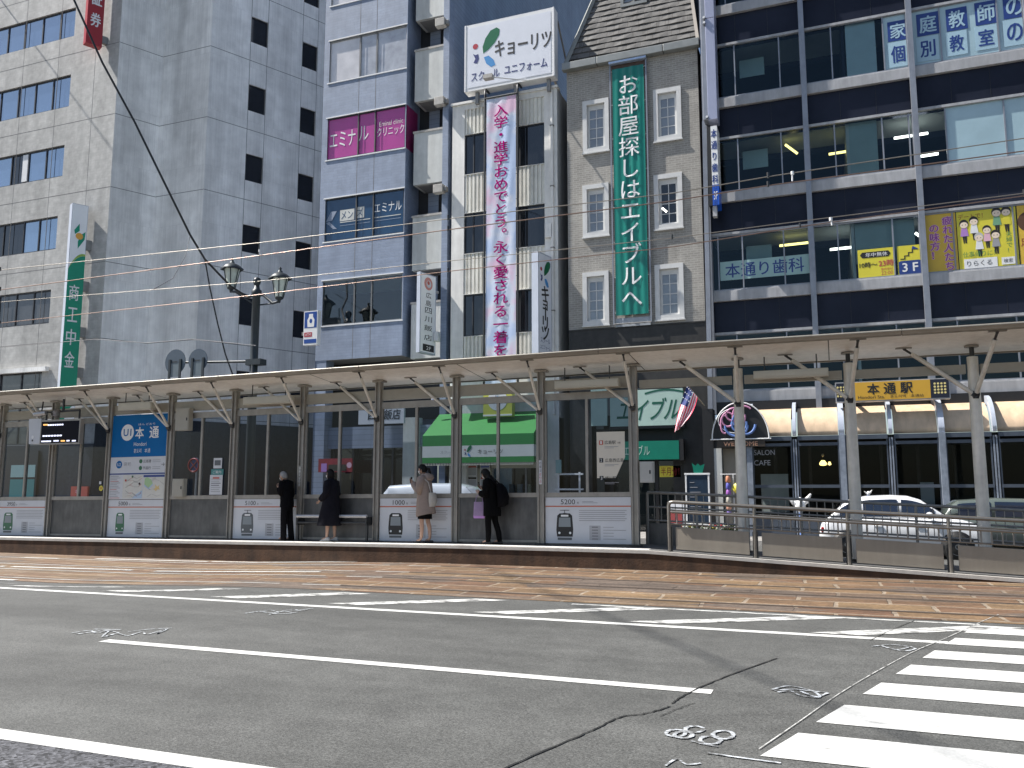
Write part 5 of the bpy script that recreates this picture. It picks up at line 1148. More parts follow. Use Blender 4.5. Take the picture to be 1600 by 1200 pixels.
for i, ch in enumerate('商工中金'):
    b.text(ch, at(L_*.46, zt-(zt-zb_)*.415-1.10*i, .01), tF, (0, 0, 1), 0, white_paint, .02, w=L_*.58, h=.78 if ch != '工' else .7)
zl = zt-(zt-zb_)*.13
b.add([at(L_*.22, zl+.05, .01), at(L_*.52, zl+.42, .01), at(L_*.55, zl+.05, .01), at(L_*.27, zl-.15, .01)], [(0, 1, 2, 3)], gsign_g); b.disc(at(L_*.55, zl-.22, .012), .17, tF, (0, 0, 1), gsign_o, 14)
b.add([at(L_*.62, zl-.15, .01), at(L_*.92, zl+.05, .01), at(L_*.88, zl-.35, .01), at(L_*.5, zl-.85, .01), at(L_*.48, zl-.5, .01)], [(0, 1, 2, 3, 4)], gsign_g)
for z in (zt-2.2, zt-4.3, zt-6.6, zt-8.6):
    b.obox(o+tF*(L_-.02)+V((0, 0, z))-nF*.3, nF*.2, tF*.55, V((0, 0, .5)), steel_grey)
tag(b.build('blade_sign'), 'tall white and emerald blade sign with white characters on the corner of the grey bank', 'sign')
# ---- red blade sign above it
pw = W(160, 60, FY-.3); pf = LP(134, 60, pw, SA); o = V((pf.x, pf.y, 0)); L_ = (V((pw.x, pw.y, 0))-o).length; th = .4; red_s = mat('crimson sign', (.34, .018, .022), .35, n=(.05, 3))
z0 = wz(146, 70, (pf.y+pw.y)/2); b = MB(); b.obox(o+V((0, 0, z0))-nF*th, nF*th, tF*L_, V((0, 0, 8)), red_s)
for k, ch in enumerate('券証'): b.text(ch, o+tF*L_*.52+nF*.006+V((0, 0, z0+1.35+1.15*k)), tF, (0, 0, 1), 0, white_paint, .04, w=L_*.62, h=.72)
b.obox(o+tF*(L_-.02)+V((0, 0, z0+.3))-nF*.25, nF*.15, tF*.6, V((0, 0, .4)), steel_grey)
tag(b.build('blade_sign'), 'crimson blade sign with white characters, high on the grey bank', 'sign')
# ---- uniform shop roof sign
ky_green = mat('leaf green print', (.0, .13, .05), .35, n=None); ky_navy = mat('navy print', (.02, .03, .16), .4, n=None); ky_sky = mat('sky blue print', (.05, .26, .58), .4, n=None); ky_red = mat('red print', (.4, .02, .04), .4, n=None)
sign_face = mat('lilac white sign face', (.74, .76, .82), .3, n=(.03, 2))
def logo(b, o, ux, uz, s):
    """leaf figure: green leaf, red dot, navy and sky drops"""
    o, ux, uz = V(o), V(ux).normalized(), V(uz).normalized()
    def P(l, m): b.add([o+ux*p[0]*s+uz*p[1]*s for p in l], [tuple(range(len(l)))], m)
    P([(-.10, -.12), (-.12, .10), (-.03, .36), (.14, .58), (.34, .64), (.44, .56), (.42, .38), (.28, .16), (.08, -.02)], ky_green)
    b.disc(o+ux*-.36*s+uz*.16*s, .09*s, ux, uz, ky_red, 14)
    P([(-.44, -.06), (-.36, -.12), (-.26, -.10), (-.24, -.26), (-.30, -.40), (-.42, -.36), (-.36, -.24)], ky_navy)
    P([(-.08, -.24), (.08, -.22), (.24, -.38), (.30, -.56), (.16, -.60), (.0, -.46)], ky_sky)
yS = 29.6
x0, x1 = wx(726, 95, yS), wx(866, 60, yS); z0, z1 = (wz(726, 146, yS)+wz(867, 116, yS))/2, (wz(726, 42, yS)+wz(866, 10, yS))/2
rs = thing('roof_sign', 'big white framed shop sign with a green leaf logo on the white building roof', 'sign', ((x0+x1)/2, yS, kzt))
def f(b):
    b.box(x0, x1, yS, yS+.45, z0, z1, white_paint); b.box(x0+.14, x1-.14, yS-.012, yS-.0005, z0+.14, z1-.14, sign_face)
    for xx in (x0, x1-.06): b.box(xx-.003, xx+.063, yS-.02, yS+.01, z0-.002, z1+.002, white_paint)
    y = yS-.018; w, h = x1-x0, z1-z0
    logo(b, (x0+.25*w, y, z0+.58*h), ux, uz, 1.35)
    b.text('キョーリツ', (x0+.66*w, y, z0+.55*h), ux, uz, 0, ink, .035, w=w*.62, h=h*.24)
    b.text('スクール', (x0+.24*w, y, z0+.2*h), ux, uz, 0, ky_navy, .02, w=w*.32, h=h*.13); b.text('ユニフォーム', (x0+.69*w, y, z0+.21*h), ux, uz, 0, ky_navy, .02, w=w*.47, h=h*.13)
part('sign_box', rs, f)
part('frame', rs, lambda b: ([b.bar((x, yS+.2, kzt-.2), (x, yS+.2, z0-.001), .14, .14, steel_grey) for x in (x0+.5, x1-.3, x0+2.2)], [b.bar((x, yS+.5, z0+.5), (x, yS+2.4, kzt), .08, .08, steel_grey) for x in (x0+.5, x1-.3)], b.bar((x1-.02, yS+.5, z1-.3), (x1+.05, yS+3., kzt), .06, .06, steel_grey)))
def f(b):
    c = V((wx(764, 120, 28.4), 28.4, wz(764, 120, 28.4))); b.tube((c.x+1.1, yS, z0+.03), c, .025, white_paint, n=6); b.box(c.x-.22, c.x+.16, 28.3, 28.55, c.z-.08, c.z+.08, concrete_m)
part('spot_lamp', rs, f)
# ---- pink and blue vertical banner
def banner_mat():
    m, nt, b = nodes_of('pastel banner cloth'); tc = N(nt, 'ShaderNodeTexCoord'); no = N(nt, 'ShaderNodeTexNoise'); no.inputs['Scale'].default_value = .75; no.inputs['Detail'].default_value = 3
    nt.links.new(tc.outputs['Object'], no.inputs['Vector']); cr = N(nt, 'ShaderNodeValToRGB'); nt.links.new(no.outputs[0], cr.inputs[0]); e = cr.color_ramp.elements
    e[0].position = .42; e[0].color = (.44, .54, .74, 1); e[1].position = .62; e[1].color = (.70, .48, .62, 1); x = cr.color_ramp.elements.new(.52); x.color = (.60, .64, .74, 1)
    nt.links.new(cr.outputs[0], b.inputs['Base Color']); b.inputs['Roughness'].default_value = .35; return m
ban_m = banner_mat(); mag = mat('magenta lettering', (.38, .01, .17), .9, n=None, spec=.0)
yB = 29.55
x0, x1 = wx(759.5, 300, yB), wx(806, 300, yB); z1 = (wz(765, 155, yB)+wz(808, 148, yB))/2; z0 = 5.6
def wave(s, t, amp, ph=0.): return amp*(math.sin(s*9+t*5+ph)*.5+math.sin(s*17-t*23+ph)*.3+.24*math.sin(t*31+s*3))*math.sin(math.pi*min(.999, max(.001, s)))**.5
def cloth(b, x0, x1, z0, z1, y, m, amp, nx=24, nz=170, ph=0.):
    vs = []
    for j in range(nz+1):
        for i in range(nx+1):
            s, t = i/nx, j/nz; d = wave(s, t, amp, ph)
            vs.append((lerp(x0, x1, s), y+d, lerp(z0, z1, t)))
    b.add(vs, [(j*(nx+1)+i, j*(nx+1)+i+1, (j+1)*(nx+1)+i+1, (j+1)*(nx+1)+i) for j in range(nz) for i in range(nx)], m, True)
bn = thing('vertical_banner', 'pale blue and pink vertical banner with magenta lettering hung on the white shop', 'banner', ((x0+x1)/2, yB, z0))
def f(b):
    cloth(b, x0, x1, z0, z1, yB, ban_m, .022)
    txt = '入学・進学おめでとう。永く愛される一着を'
    zA = (wz(785, 172, yB)+wz(785, 172, yB))/2; zB = wz(777, 548, yB); n = len(txt)
    step = (zA-zB)/(n-1)
    k0 = len(b.v); b.vtext(txt, ((x0+x1)/2, 0, zA), ux, uz, .53, mag, .022, step, sx=1.22)
    for p in b.v[k0:]: p.y += yB-.016+wave((p.x-x0)/(x1-x0), (p.z-z0)/(z1-z0), .022)
part('cloth', bn, f)
for x in (x0-.07, x1+.07):
    part('pole', bn, lambda b: b.path([(x, 30.0, z1+.5), (x, 29.7, z1+.5), (x, yB+.03, z1+.42), (x, yB+.02, z1+.2), (x, yB+.02, z0-.1)], .045, dark_metal, 8))
part('top_bar', bn, lambda b: b.tube((x0-.05, yB, z1+.06), (x1+.05, yB, z1+.06), .035, dark_metal))
part('eyelet_tie', bn, lambda b: [b.bar((x, yB, z), (xx, yB+.02, z+.03), .015, .015, ink) for k in range(12) for z in [lerp(z0+.2, z1-.2, k/11)] for x, xx in ((x0, x0-.07), (x1, x1+.07))])
# ---- green vertical banner
yG = 29.86; x0, x1 = wx(959.5, 300, yG), wx(1009.5, 300, yG); z1 = (wz(958, 108, yG)+wz(1008, 100, yG))/2; z0 = (wz(961, 494, yG)+wz(1012, 489, yG))/2
gban_m = mat('emerald banner cloth', (.0, .175, .135), .28, n=(.07, 1.5), coat=.3)
def gw(s, t): return .018*(math.sin(s*26+1.5*math.sin(t*3))*.6+.5*math.sin(s*11+t*4))*math.sin(math.pi*min(.999, max(.001, s)))**.4
gn = thing('vertical_banner', 'emerald green vertical banner with white lettering on the brick tile building', 'banner', ((x0+x1)/2, yG, z0))
def f(b):
    vs = []; nx, nz = 60, 60
    for j in range(nz+1):
        for i in range(nx+1):
            s, t = i/nx, j/nz; d = gw(s, t)
            vs.append((lerp(x0, x1, s), yG+d, lerp(z0, z1, t)))
    b.add(vs, [(j*(nx+1)+i, j*(nx+1)+i+1, (j+1)*(nx+1)+i+1, (j+1)*(nx+1)+i) for j in range(nz) for i in range(nx)], gban_m, True)
    txt = 'お部屋探しはエイブルへ'; zA, zB = wz(983, 132, yG), wz(985, 466, yG)
    k0 = len(b.v); b.vtext(txt, ((x0+x1)/2, 0, zA), ux, uz, .84, white_paint, .008, (zA-zB)/(len(txt)-1))
    for p in b.v[k0:]: p.y += yG-.024+gw((p.x-x0)/(x1-x0), (p.z-z0)/(z1-z0))
part('cloth', gn, f)
for x in (x0-.09, x1+.09): part('pole', gn, lambda b: b.bar((x, yG+.02, z0-.35), (x, yG+.02, z1+.36), .05, .05, rb_col))
part('head_box', gn, lambda b: (b.box(x0-.12, x1+.12, yG-.10, yG+.1, z1+.2, z1+.38, mat('pale blue metal', (.45, .55, .72), .3, .4)), b.box(x0-.05, x1+.05, yG+.08, yG+.12, z1-.1, z1+.2, mat('brown bracket', (.08, .05, .04), .6))), .01)
part('foot_bar', gn, lambda b: (b.tube((x0-.1, yG, z0-.32), (x1+.1, yG, z0-.32), .02, steel_grey), b.box(x0-.05, x1+.05, yG+.06, yG+.12, z0-.42, z0-.1, mat('pale bracket plate', (.35, .38, .42), .5))))
part('eyelet_tie', gn, lambda b: [b.bar((x, yG, z), (xx, yG+.02, z+.03), .012, .012, white_paint) for k in range(8) for z in [lerp(z0+.1, z1-.1, k/7)] for x, xx in ((x0, x0-.08), (x1, x1+.08))])
# ---- blade sign of the uniform shop
def blade(name, uf, uw, umid, vt_f, vb_f, label, face_m, draw, ang=12., yw=29.9, th=.3, side_m=None):
    pw = W(uw, (vt_f+vb_f)/2, yw); pf = LP(umid, (vt_f+vb_f)/2, pw, ang); t = V((math.sin(R(ang)), math.cos(R(ang)), 0)); n = V((math.cos(R(ang)), -math.sin(R(ang)), 0)); o = V((pf.x, pf.y, 0)); L = (V((pw.x, pw.y, 0))-o).length
    zt, zb = wz(umid, vt_f, pf.y), wz(umid, vb_f, pf.y)
    px = W(uf, (vt_f+vb_f)/2, pf.y); th = abs(px.x-pf.x)/max(.2, n.x)
    b = MB(); b.obox(o+V((0, 0, zb))-n*th, n*th, t*L, V((0, 0, zt-zb)), side_m or sign_shade_edge)
    fr = .05
    b.add([o+t*s+n*.004+V((0, 0, z)) for s, z in ((fr, zb+fr), (L-fr, zb+fr), (L-fr, zt-fr), (fr, zt-fr))], [(0, 1, 2, 3)], face_m)
    draw(b, lambda s, z, k=.009: o+t*(s*L)+n*k+V((0, 0, zb+(zt-zb)*z)), t, L, zt-zb)
    for z in (.2, .8): b.obox(o+t*(L-.01)-n*th*.6+V((0, 0, zb+(zt-zb)*z)), n*th*.3, t*.25, V((0, 0, .1)), steel_grey)
    return tag(b.build(name), label, 'sign')
def d1(b, at, t, L, H):
    logo(b, at(.52, .80), t, uz, L*.85)
    for i, ch in enumerate('キョーリツ'): b.vtext(ch, at(.5, .60-.098*i), t, uz, L*.66 if ch != 'ョ' else L*.6, ink, .03)
    b.text('スクール', at(.5, .135), t, uz, 0, ky_navy, .02, w=L*.7, h=.2); b.text('ユニフォーム', at(.5, .065), t, uz, 0, ky_navy, .02, w=L*.76, h=.16)
blade('blade_sign', 830, 862, 841, 392, 551, 'slim white blade sign with a leaf logo and black vertical katakana', sign_face, d1, yw=29.9)
def d2(b, at, t, L, H):
    b.disc(at(.5, .875), L*.26, t, uz, mat('pale red print', (.62, .25, .22), .4, n=None), 18); b.disc(at(.52, .872, .012), L*.15, t, uz, poster_w, 14); b.disc(at(.5, .885, .014), L*.08, t, uz, poster_red, 10)
    for ch, z, s in zip('広島四川飯店', (.73, .63, .54, .43, .32, .20), (.34, .34, .42, .46, .5, .5)): b.text(ch, at(.52, z), t, uz, 0, ink, .01, w=L*s, h=H*.072, slant=.06)
    b.add([at(.2, .03, .008), at(.9, .03, .008), at(.9, .115, .008), at(.2, .115, .008)], [(0, 1, 2, 3)], ink); b.text('2F', at(.56, .07, .012), t, uz, 0, white_paint, .02, w=L*.3, h=H*.045)
blade('blade_sign', 650, 681, 656, 424, 550, 'white blade sign with a red crest and brush characters beside the white balconies', mat('lightened white sign face', (.88, .89, .9)), d2, yw=29.9)
# ---- long grey blue blade and small clinic sign beside the dark office block
pole = thing('sign_column', 'tall grey blue sign column with a boxed head, clinging to the dark office block', 'sign column', (wx(1106, 300, 29.6), 29.6, 0))
x0, x1 = wx(1097, 100, 29.2), wx(1119, 100, 29.2)
part('head_box', pole, lambda b: (b.box(x0, x0+.17, 29.1, 29.7, wz(1108, 188, 29.2), 24, rb_col), b.box(x0+.171, x1, 29.05, 29.7, wz(1108, 190, 29.2), wz(1108, 32, 29.2), mat('grey lilac sign panel', (.36, .38, .50), .35, .2, n=(.04, 2))), b.box(x0+.171, x1, 29.06, 29.7, wz(1108, 31, 29.2), 24, mat('grey lilac sign panel', (.36, .38, .50), .35, .2))), .012)
part('pole', pole, lambda b: b.bar((wx(1103, 400, 29.6), 29.6, 4.4), (wx(1100, 200, 29.6)+.03, 29.6, wz(1108, 189, 29.6)), .16, .2, rb_col))
for v in (28, 36, 184): part('bracket', pole, lambda b: (b.tube((x0+.14, 28.98, wz(1108, v, 29.1)), (x0+.14, 29.1, wz(1108, v, 29.1)), .06, alu), b.tube((x0+.14, 28.975, wz(1108, v, 29.1)), (x0+.14, 28.98, wz(1108, v, 29.1)), .04, white_paint)))
yD = 28.9
x0, x1 = wx(1106, 260, yD), wx(1122, 260, yD); zt, zb_ = wz(1114, 197, yD), wz(1114, 321, yD); xm = wx(1112, 260, yD)
b = MB(); b.box(x0, xm, yD, yD+.7, zb_, zt, black); b.box(xm+.001, x1, yD-.01, yD+.7, zb_+.75, zt, white_paint); b.box(xm+.001, x1, yD-.01, yD+.7, zb_, zb_+.749, mat('bright blue print', (.01, .09, .5), .4, n=None))
b.vtext('本通り歯科', ((xm+x1)/2, yD-.015, zt-.3), ux, uz, .34, sign_blue, .03, .42, sx=.62); b.vtext('口腔外科', ((xm+x1)/2, yD-.015, zt-2.25), ux, uz, .2, sign_blue, .01, .2, sx=.62); b.text('3F', ((xm+x1)/2, yD-.016, zb_+.35), ux, uz, 0, white_paint, .02, w=(x1-xm)*.6, h=.3)
b.box(xm-.02, x1-.1, yD+.05, yD+.3, zb_-.38, zb_-.001, rb_sill)
tag(b.build('blade_sign'), 'small black and white blade sign with blue vertical lettering below the sign column', 'sign')
# ---- convenience shop sign behind the lamp post
y = 29.2; x0, x1 = wx(474.5, 510, y), wx(496, 510, y); z0, z1 = wz(483, 539, y), wz(483, 486, y); cb = mat('shop sign blue', (.01, .06, .28), .35, n=None)
b = MB(); b.box(x0, x1, y, y+.25, z0, z1, white_paint); w = x1-x0; h = z1-z0
b.box(x0+.06*w, x1-.06*w, y-.006, y-.0005, z0+.50*h, z0+.97*h, cb); b.box(x0+.06*w, x1-.06*w, y-.006, y-.0005, z0+.05*h, z0+.17*h, cb); b.box(x0+.06*w, x0+.62*w, y-.006, y-.0005, z0+.24*h, z0+.37*h, ky_red)
b.prism([(-.16, -.3), (.16, -.3), (.18, .0), (.1, .14), (.1, .26), (-.1, .26), (-.1, .14), (-.18, 0)], (x0+.52*w, y-.009, z0+.73*h), ux, uz, (0, .002, 0), white_paint); b.disc((x0+.52*w, y-.012, z0+.70*h), .07, ux, uz, cb, 12, .1)
b.text('ATM', (x0+.34*w, y-.01, z0+.305*h), ux, uz, 0, white_paint, .01, w=w*.4, h=h*.07); b.box(x0-.12, x0-.001, y+.05, y+.2, z0+.3*h, z0+.4*h, steel_grey)
tag(b.build('shop_sign'), 'white and blue shop sign with a can emblem peeping out beside the blue tiled building', 'sign')
# ================================================================ overhead tram wires
wire_c = mat('copper contact wire', (.22, .15, .12), .3, .7, n=None); wire_p = mat('pale hanger wire', (.24, .22, .19), .35, .6, n=None); wire_k = mat('black insulated cable', (.012, .012, .013), .5, n=None)
def wirelab(n): return n
for y, pts, m, lab in ((13.2, ((0, 422), (400, 380), (700, 342), (1050, 302), (1200, 276), (1600, 216)), wire_p, 'topmost thin tram wire running past all the buildings'), (13.2, ((0, 453), (400, 400), (700, 359), (1050, 314), (1200, 290), (1600, 236)), wire_c, 'reddish copper tram wire just below the topmost wire'), (16.2, ((0, 472), (222, 454), (400, 440), (700, 408), (1050, 372), (1200, 352), (1600, 302)), wire_p, 'third tram wire from the top, crossing the dental clinic window row'), (16.2, ((0, 505), (400, 461), (700, 424), (1050, 386), (1250, 354), (1600, 306)), wire_c, 'lowest tram wire, passing just under the lantern of the street lamp')):
    P3 = [W(u, v, y) for u, v in pts]; a, c = P3[0], P3[-1]
    P3 = [a+(a-P3[1])*2.2]+P3+[c+(c-P3[-2])*2.]
    b = MB(); b.path(P3, .0095 if m is wire_c else .008, m, 6)
    for k in range(1, len(P3)-1):
        if k % 2: b.tube(P3[k]-V((0, 0, .02)), P3[k]+V((0, 0, .07)), .02, dark_metal, n=6)
    tag(b.build('tram_wire'), lab, 'overhead wire', 'overhead tram wires')
b = MB()
for (u, v), (u2, v2) in (((1238, 268), (1238, 283)), ((1298, 340), (1300, 352)), ((406, 390), (406, 399))):
    p, q = W(u, v, 13.2), W(u2, v2, 13.2); b.tube(p, q, .012, white_paint, n=6); b.tube(p, p-V((0, 0, .05)), .025, white_paint, n=8)
tag(b.build('wire_hanger'), 'small white hanger clips joining the upper tram wires', 'wire clip')
# ---- street lamp with two lanterns
lamp_green = mat('dark green grey lamp paint', (.028, .036, .042), .45, .2, n=(.1, 5)); lantern_glass = mat('milky lantern glass', (.62, .68, .62), .25, n=(.1, 6))
yL = 26.7; bx_ = W(396, 580, yL).x; zt = wz(397, 447, yL)
lamp = thing('street_lamp', 'dark twin lantern street lamp standing in front of the grey bank', 'street lamp', (bx_, yL, .15))
part('post', lamp, lambda b: (b.lathe((bx_, yL, .15), [(.26, 0), (.26, .5), (.2, .6), (.19, 1.0), (.17, 5.5), (.2, 5.55), (.2, 5.75), (.16, 5.8), (.155, zt-.6), (.2, zt-.55), (.2, zt-.35), (.13, zt-.3), (.10, zt-.15), (.0, zt-.14)], lamp_green, 12), b.lathe((bx_, yL, zt+.0), [(.0, -.05), (.09, -.02), (.13, .08), (.16, .18), (.13, .3), (.0, .36)], lamp_green, 12)))
for u, v in ((362, 430), (437, 445)):
    c = W(u, v, yL)
    def f(b):
        s = 1 if c.x > bx_ else -1
        b.path([(bx_, yL, zt-.35), (bx_+s*.35, yL, zt-.42), (c.x-s*.3, yL, c.z-.72), (c.x, yL, c.z-.68), (c.x, yL, c.z-.5)], .055, lamp_green, 8); b.tube((bx_, yL, zt-.8), (c.x-s*.2, yL, c.z-.72), .03, lamp_green, n=6)
        b.lathe((c.x, yL, c.z-.62), [(.0, -.12), (.05, -.1), (.07, 0), (.16, .05), (.17, .12)], lamp_green, 6)
        for k in range(6):
            a = k*math.pi/3; b.bar((c.x+.17*math.cos(a), yL+.17*math.sin(a), c.z-.5), (c.x+.33*math.cos(a), yL+.33*math.sin(a), c.z+.24), .03, .03, lamp_green)
        b.lathe((c.x, yL, c.z+.24), [(.46, -.02), (.46, .03), (.26, .2), (.1, .26), (.09, .32), (.04, .36), (.07, .42), (.0, .5)], lamp_green, 6)
    l = part('lantern', lamp, f)
    part('lantern_glass', l, lambda b: b.lathe((c.x, yL, c.z-.5), [(.155, 0), (.315, .74)], lantern_glass, 6))
# ---- backs of two round road signs carried on an arm from the lamp post
b = MB(); zc = wz(294, 565, yL-.3); grey_b = mat('blue grey sign back', (.07, .095, .125), .5, .2, n=(.08, 3))
xA, xB = wx(277, 566, yL-.3), wx(312, 570, yL-.3)
b.tube((bx_, yL, zc-.12), (xA-.2, yL-.3, zc), .05, lamp_green); b.box(bx_-.25, bx_+.45, yL-.2, yL+.2, zc-.28, zc-.05, lamp_green)
for x in (xA, xB):
    b.tube((x, yL-.39, zc), (x, yL-.42, zc), .52 if x == xA else .47, grey_b, n=28)
    b.box(x-.3, x-.2, yL-.47, yL-.421, zc-1.3, zc+.1, lamp_green); b.box(x+.24, x+.34, yL-.47, yL-.421, zc-1.3, zc+.1, lamp_green); b.box(x-.2, x+.24, yL-.44, yL-.425, zc-.62, zc-.06, mat('pale plate', (.13, .16, .18), .4)); b.box(x-.12, x+.12, yL-.455, yL-.4405, zc-.02, zc+.02, dark_metal)
tag(b.build('round_signs'), 'pair of dark round road sign backs on a shared arm from the lamp post', 'road sign')
# ---- black cable from above to the lamp post and its branch
far = [(385, 463), (360, 447), (320, 405), (297, 367), (260, 292), (210, 190), (160, 98), (113, -6), (60, -110)]
b = MB(); n_ = len(far); b.path([W(u, v, lerp(yL-.1, 21.0, (k/(n_-1)))) for k, (u, v) in enumerate(far)], .042, wire_k, 8); tag(b.build('power_cable'), 'thick black cable sweeping down from above to the street lamp top', 'cable')
b = MB(); b.path([W(320, 404, 25.3), W(328, 450, 25.5), W(340, 505, 25.8), W(352, 553, 26.1), W(366, 592, 26.4), W(380, 640, 26.7)], .03, wire_k, 6); tag(b.build('power_cable'), 'thinner black cable hanging from the thick one towards the shelter roof', 'cable')
for l, lab in (([(0, 543), (150, 530), (230, 536), (300, 530), (400, 540)], 'thin grey wire crossing low in front of the bank'), ([(297, 369), (290, 400), (270, 435), (240, 452)], 'thin slack loop wire between the thick cable and a tram wire')):
    b = MB(); b.path([W(u, v, 25.5 if 'low' in lab else lerp(25, 16.3, k/3)) for k, (u, v) in enumerate(l)], .012, mat('thin grey wire', (.10, .10, .11), .5, n=None), 5); tag(b.build('thin_wire'), lab, 'wire')
# ---- span cable high over the street: it throws the soft diagonal shadow on the carriageway
EL, AZ = R(52), R(13)
SUN = V((-math.cos(EL)*math.cos(AZ), -math.cos(EL)*math.sin(AZ), math.sin(EL)))
def cabpt(f_): return V((2-15*f_, 4+21*f_, 0))+SUN*(22+14*f_)
e_ = cabpt(-1); f_ = (29.98-4-22*SUN.y)/(21+14*SUN.y)
b = MB(); b.path([cabpt(t) for t in (-1, 0, .5, 1, f_)], .03, wire_k, 8); b.tube(cabpt(f_)-V((0, .1, 0)), cabpt(f_), .2, dark_metal); tag(b.build('span_cable'), 'thick black span cable high above the carriageway', 'cable')
b = MB(); b.lathe((e_.x, e_.y, .13), [(.19, 0), (.12, e_.z+.6), (0, e_.z+.62)], concrete_m, 12); b.tube((e_.x-.6, e_.y, e_.z), (e_.x+.6, e_.y, e_.z), .05, dark_metal); tag(b.build('utility_pole'), 'concrete utility pole on the near pavement carrying the span cable', 'pole')
# ================================================================ cafe front under the office block
CY = 28.85; CT = 29.9
aw_m = mat('sunlit cream awning sheet', (.62, .46, .31), .45, n=(.05, 1.5), streak=(.16, 4, .3)); aw_rib = mat('pale blue rib', (.46, .50, .58), .4, .2, n=(.08, 5)); cafe_blue = mat('slate blue frame', (.07, .085, .11), .45, .2, n=(.12, 5)); post_blue = mat('weathered blue post', (.22, .25, .30), .5, .1, n=(.2, 5), streak=(.2, 6, .2))  # awning sheet is plain cream with streaks
gl_cafe = glass('cafe window glass', (.62, .70, .72), -.025, .01)
ribs = [-2.62+1.44*k for k in range(9)]
cafe = thing('cafe_front', 'cafe front with rounded cream awning panels between pale blue ribs, below the office block', 'cafe front', (1.5, CY, .15))
def arc(rad, k=10): return [(CT-rad*math.cos(t), 3.42+rad*math.sin(t)) for t in [math.pi/2*i/k for i in range(k+1)]]
for i in range(len(ribs)-1):
    a, c = ribs[i]+.1, ribs[i+1]-.1
    part('awning_panel', cafe, lambda b: b.loft([[(x, y, z) for y, z in arc(.99)]+[(x, y, z) for y, z in reversed(arc(.96))] for x in (a, c)], aw_m))
for i, x in enumerate(ribs):
    w = .085 if i % 2 == 0 else .055
    part('rib', cafe, lambda b: b.loft([[(xx, y, z) for y, z in arc(1.20)]+[(xx, y, z) for y, z in reversed(arc(.94))] for xx in (x-w, x+w)], aw_rib))
    part('post', cafe, (lambda b: b.box(x-.09, x+.09, CY-.17, CY+.05, .15, 3.42, post_blue)) if i % 2 == 0 else (lambda b: (b.box(x-.06, x-.015, CY-.06, CY+.05, .15, 3.3, post_blue), b.box(x+.015, x+.06, CY-.06, CY+.05, .15, 3.3, post_blue))))
for i in range(len(ribs)-1):
    a, c = ribs[i]+.092, ribs[i+1]-.092
    def f(b):
        b.box(a, c, CY-.10, CY+.06, 3.26, 3.40, cafe_blue); b.box(a, c, CY-.05, CY+.05, 3.08, 3.18, cafe_blue); b.box(a, c, CY-.06, CY+.04, 1.72, 1.82, cafe_blue); b.box(a, c, CY-.05, CY+.05, .15, .75, cafe_blue); b.box(a, a+.04, CY-.045, CY+.045, .75, 3.26, cafe_blue); b.box(c-.04, c, CY-.045, CY+.045, .75, 3.26, cafe_blue)
    fr = part('window', cafe, f); part('pane', fr, lambda b: b.face([(a, CY, .75), (c, CY, .75), (c, CY, 3.08), (a, CY, 3.08)], gl_cafe))
wood = mat('dark cafe wood', (.035, .026, .018), .5, n=(.3, 4)); olive = mat('olive cafe wall', (.022, .024, .018), .8, n=(.2, 1))
def f(b):
    b.box(-3.9, 9, 34, 34.1, 0, 3.3, olive); b.box(-3.9, 9, CY+.1, 34, .1, .16, wood); b.box(-3.9, 9, CY+.1, 34, 3.30, 3.4, olive); b.box(-3.9, 9, CT-.05, CT+.12, 4.30, 4.72, black)
    for k in range(9): b.box(-2+1.15*k, -1.9+1.15*k, 31+.3*(k % 3), 31.1+.3*(k % 3), .15, 3.2, wood)
    for k in range(6): b.box(-1.8+1.7*k, -1.0+1.7*k, 30.4, 31.1, .15, .9, wood)
    b.box(-2.4, -1.5, 30.2, 30.25, .9, 2.2, em_par); b.box(2.6, 3.0, 30.5, 30.55, .8, 1.9, poster_w)
part('interior', cafe, f)
warm = mat('lit amber lamp', (.9, .6, .2), .5, n=None, emit=(1, .72, .22), estr=2.2)
p = W(1286, 724, 29.5)
part('wall_light', cafe, lambda b: (b.lathe((p.x, p.y, p.z), [(.0, -.08), (.1, -.06), (.12, .0), (.05, .1)], warm, 12), b.lathe((p.x+.2, p.y, p.z-.01), [(.0, -.06), (.06, -.03), (.03, .06)], warm, 10), b.lathe((p.x, p.y+.1, p.z+.26), [(.0, -.05), (.05, 0), (.03, .06)], concrete_m, 10)))
p = W(1190, 712, 28.95)
part('window_lettering', cafe, lambda b: (b.text('SALON', (p.x+.1, CY-.01, p.z+.1), ux, uz, 0, poster_grey, .0, w=.66, h=.17), b.text('CAFE', (p.x+.02, CY-.01, p.z-.24), ux, uz, 0, poster_grey, .0, w=.52, h=.17)))
# low wall bands between awning and the lowest ledge
def f(b):
    b.box(-3.76, -1.2, FY-.25, FY+.02, 4.05, 4.68, black); b.box(-3.76, RX1, FY-.01, FY+.1, 4.3, 4.715, rb_sill)
part('fascia_band', off, f)
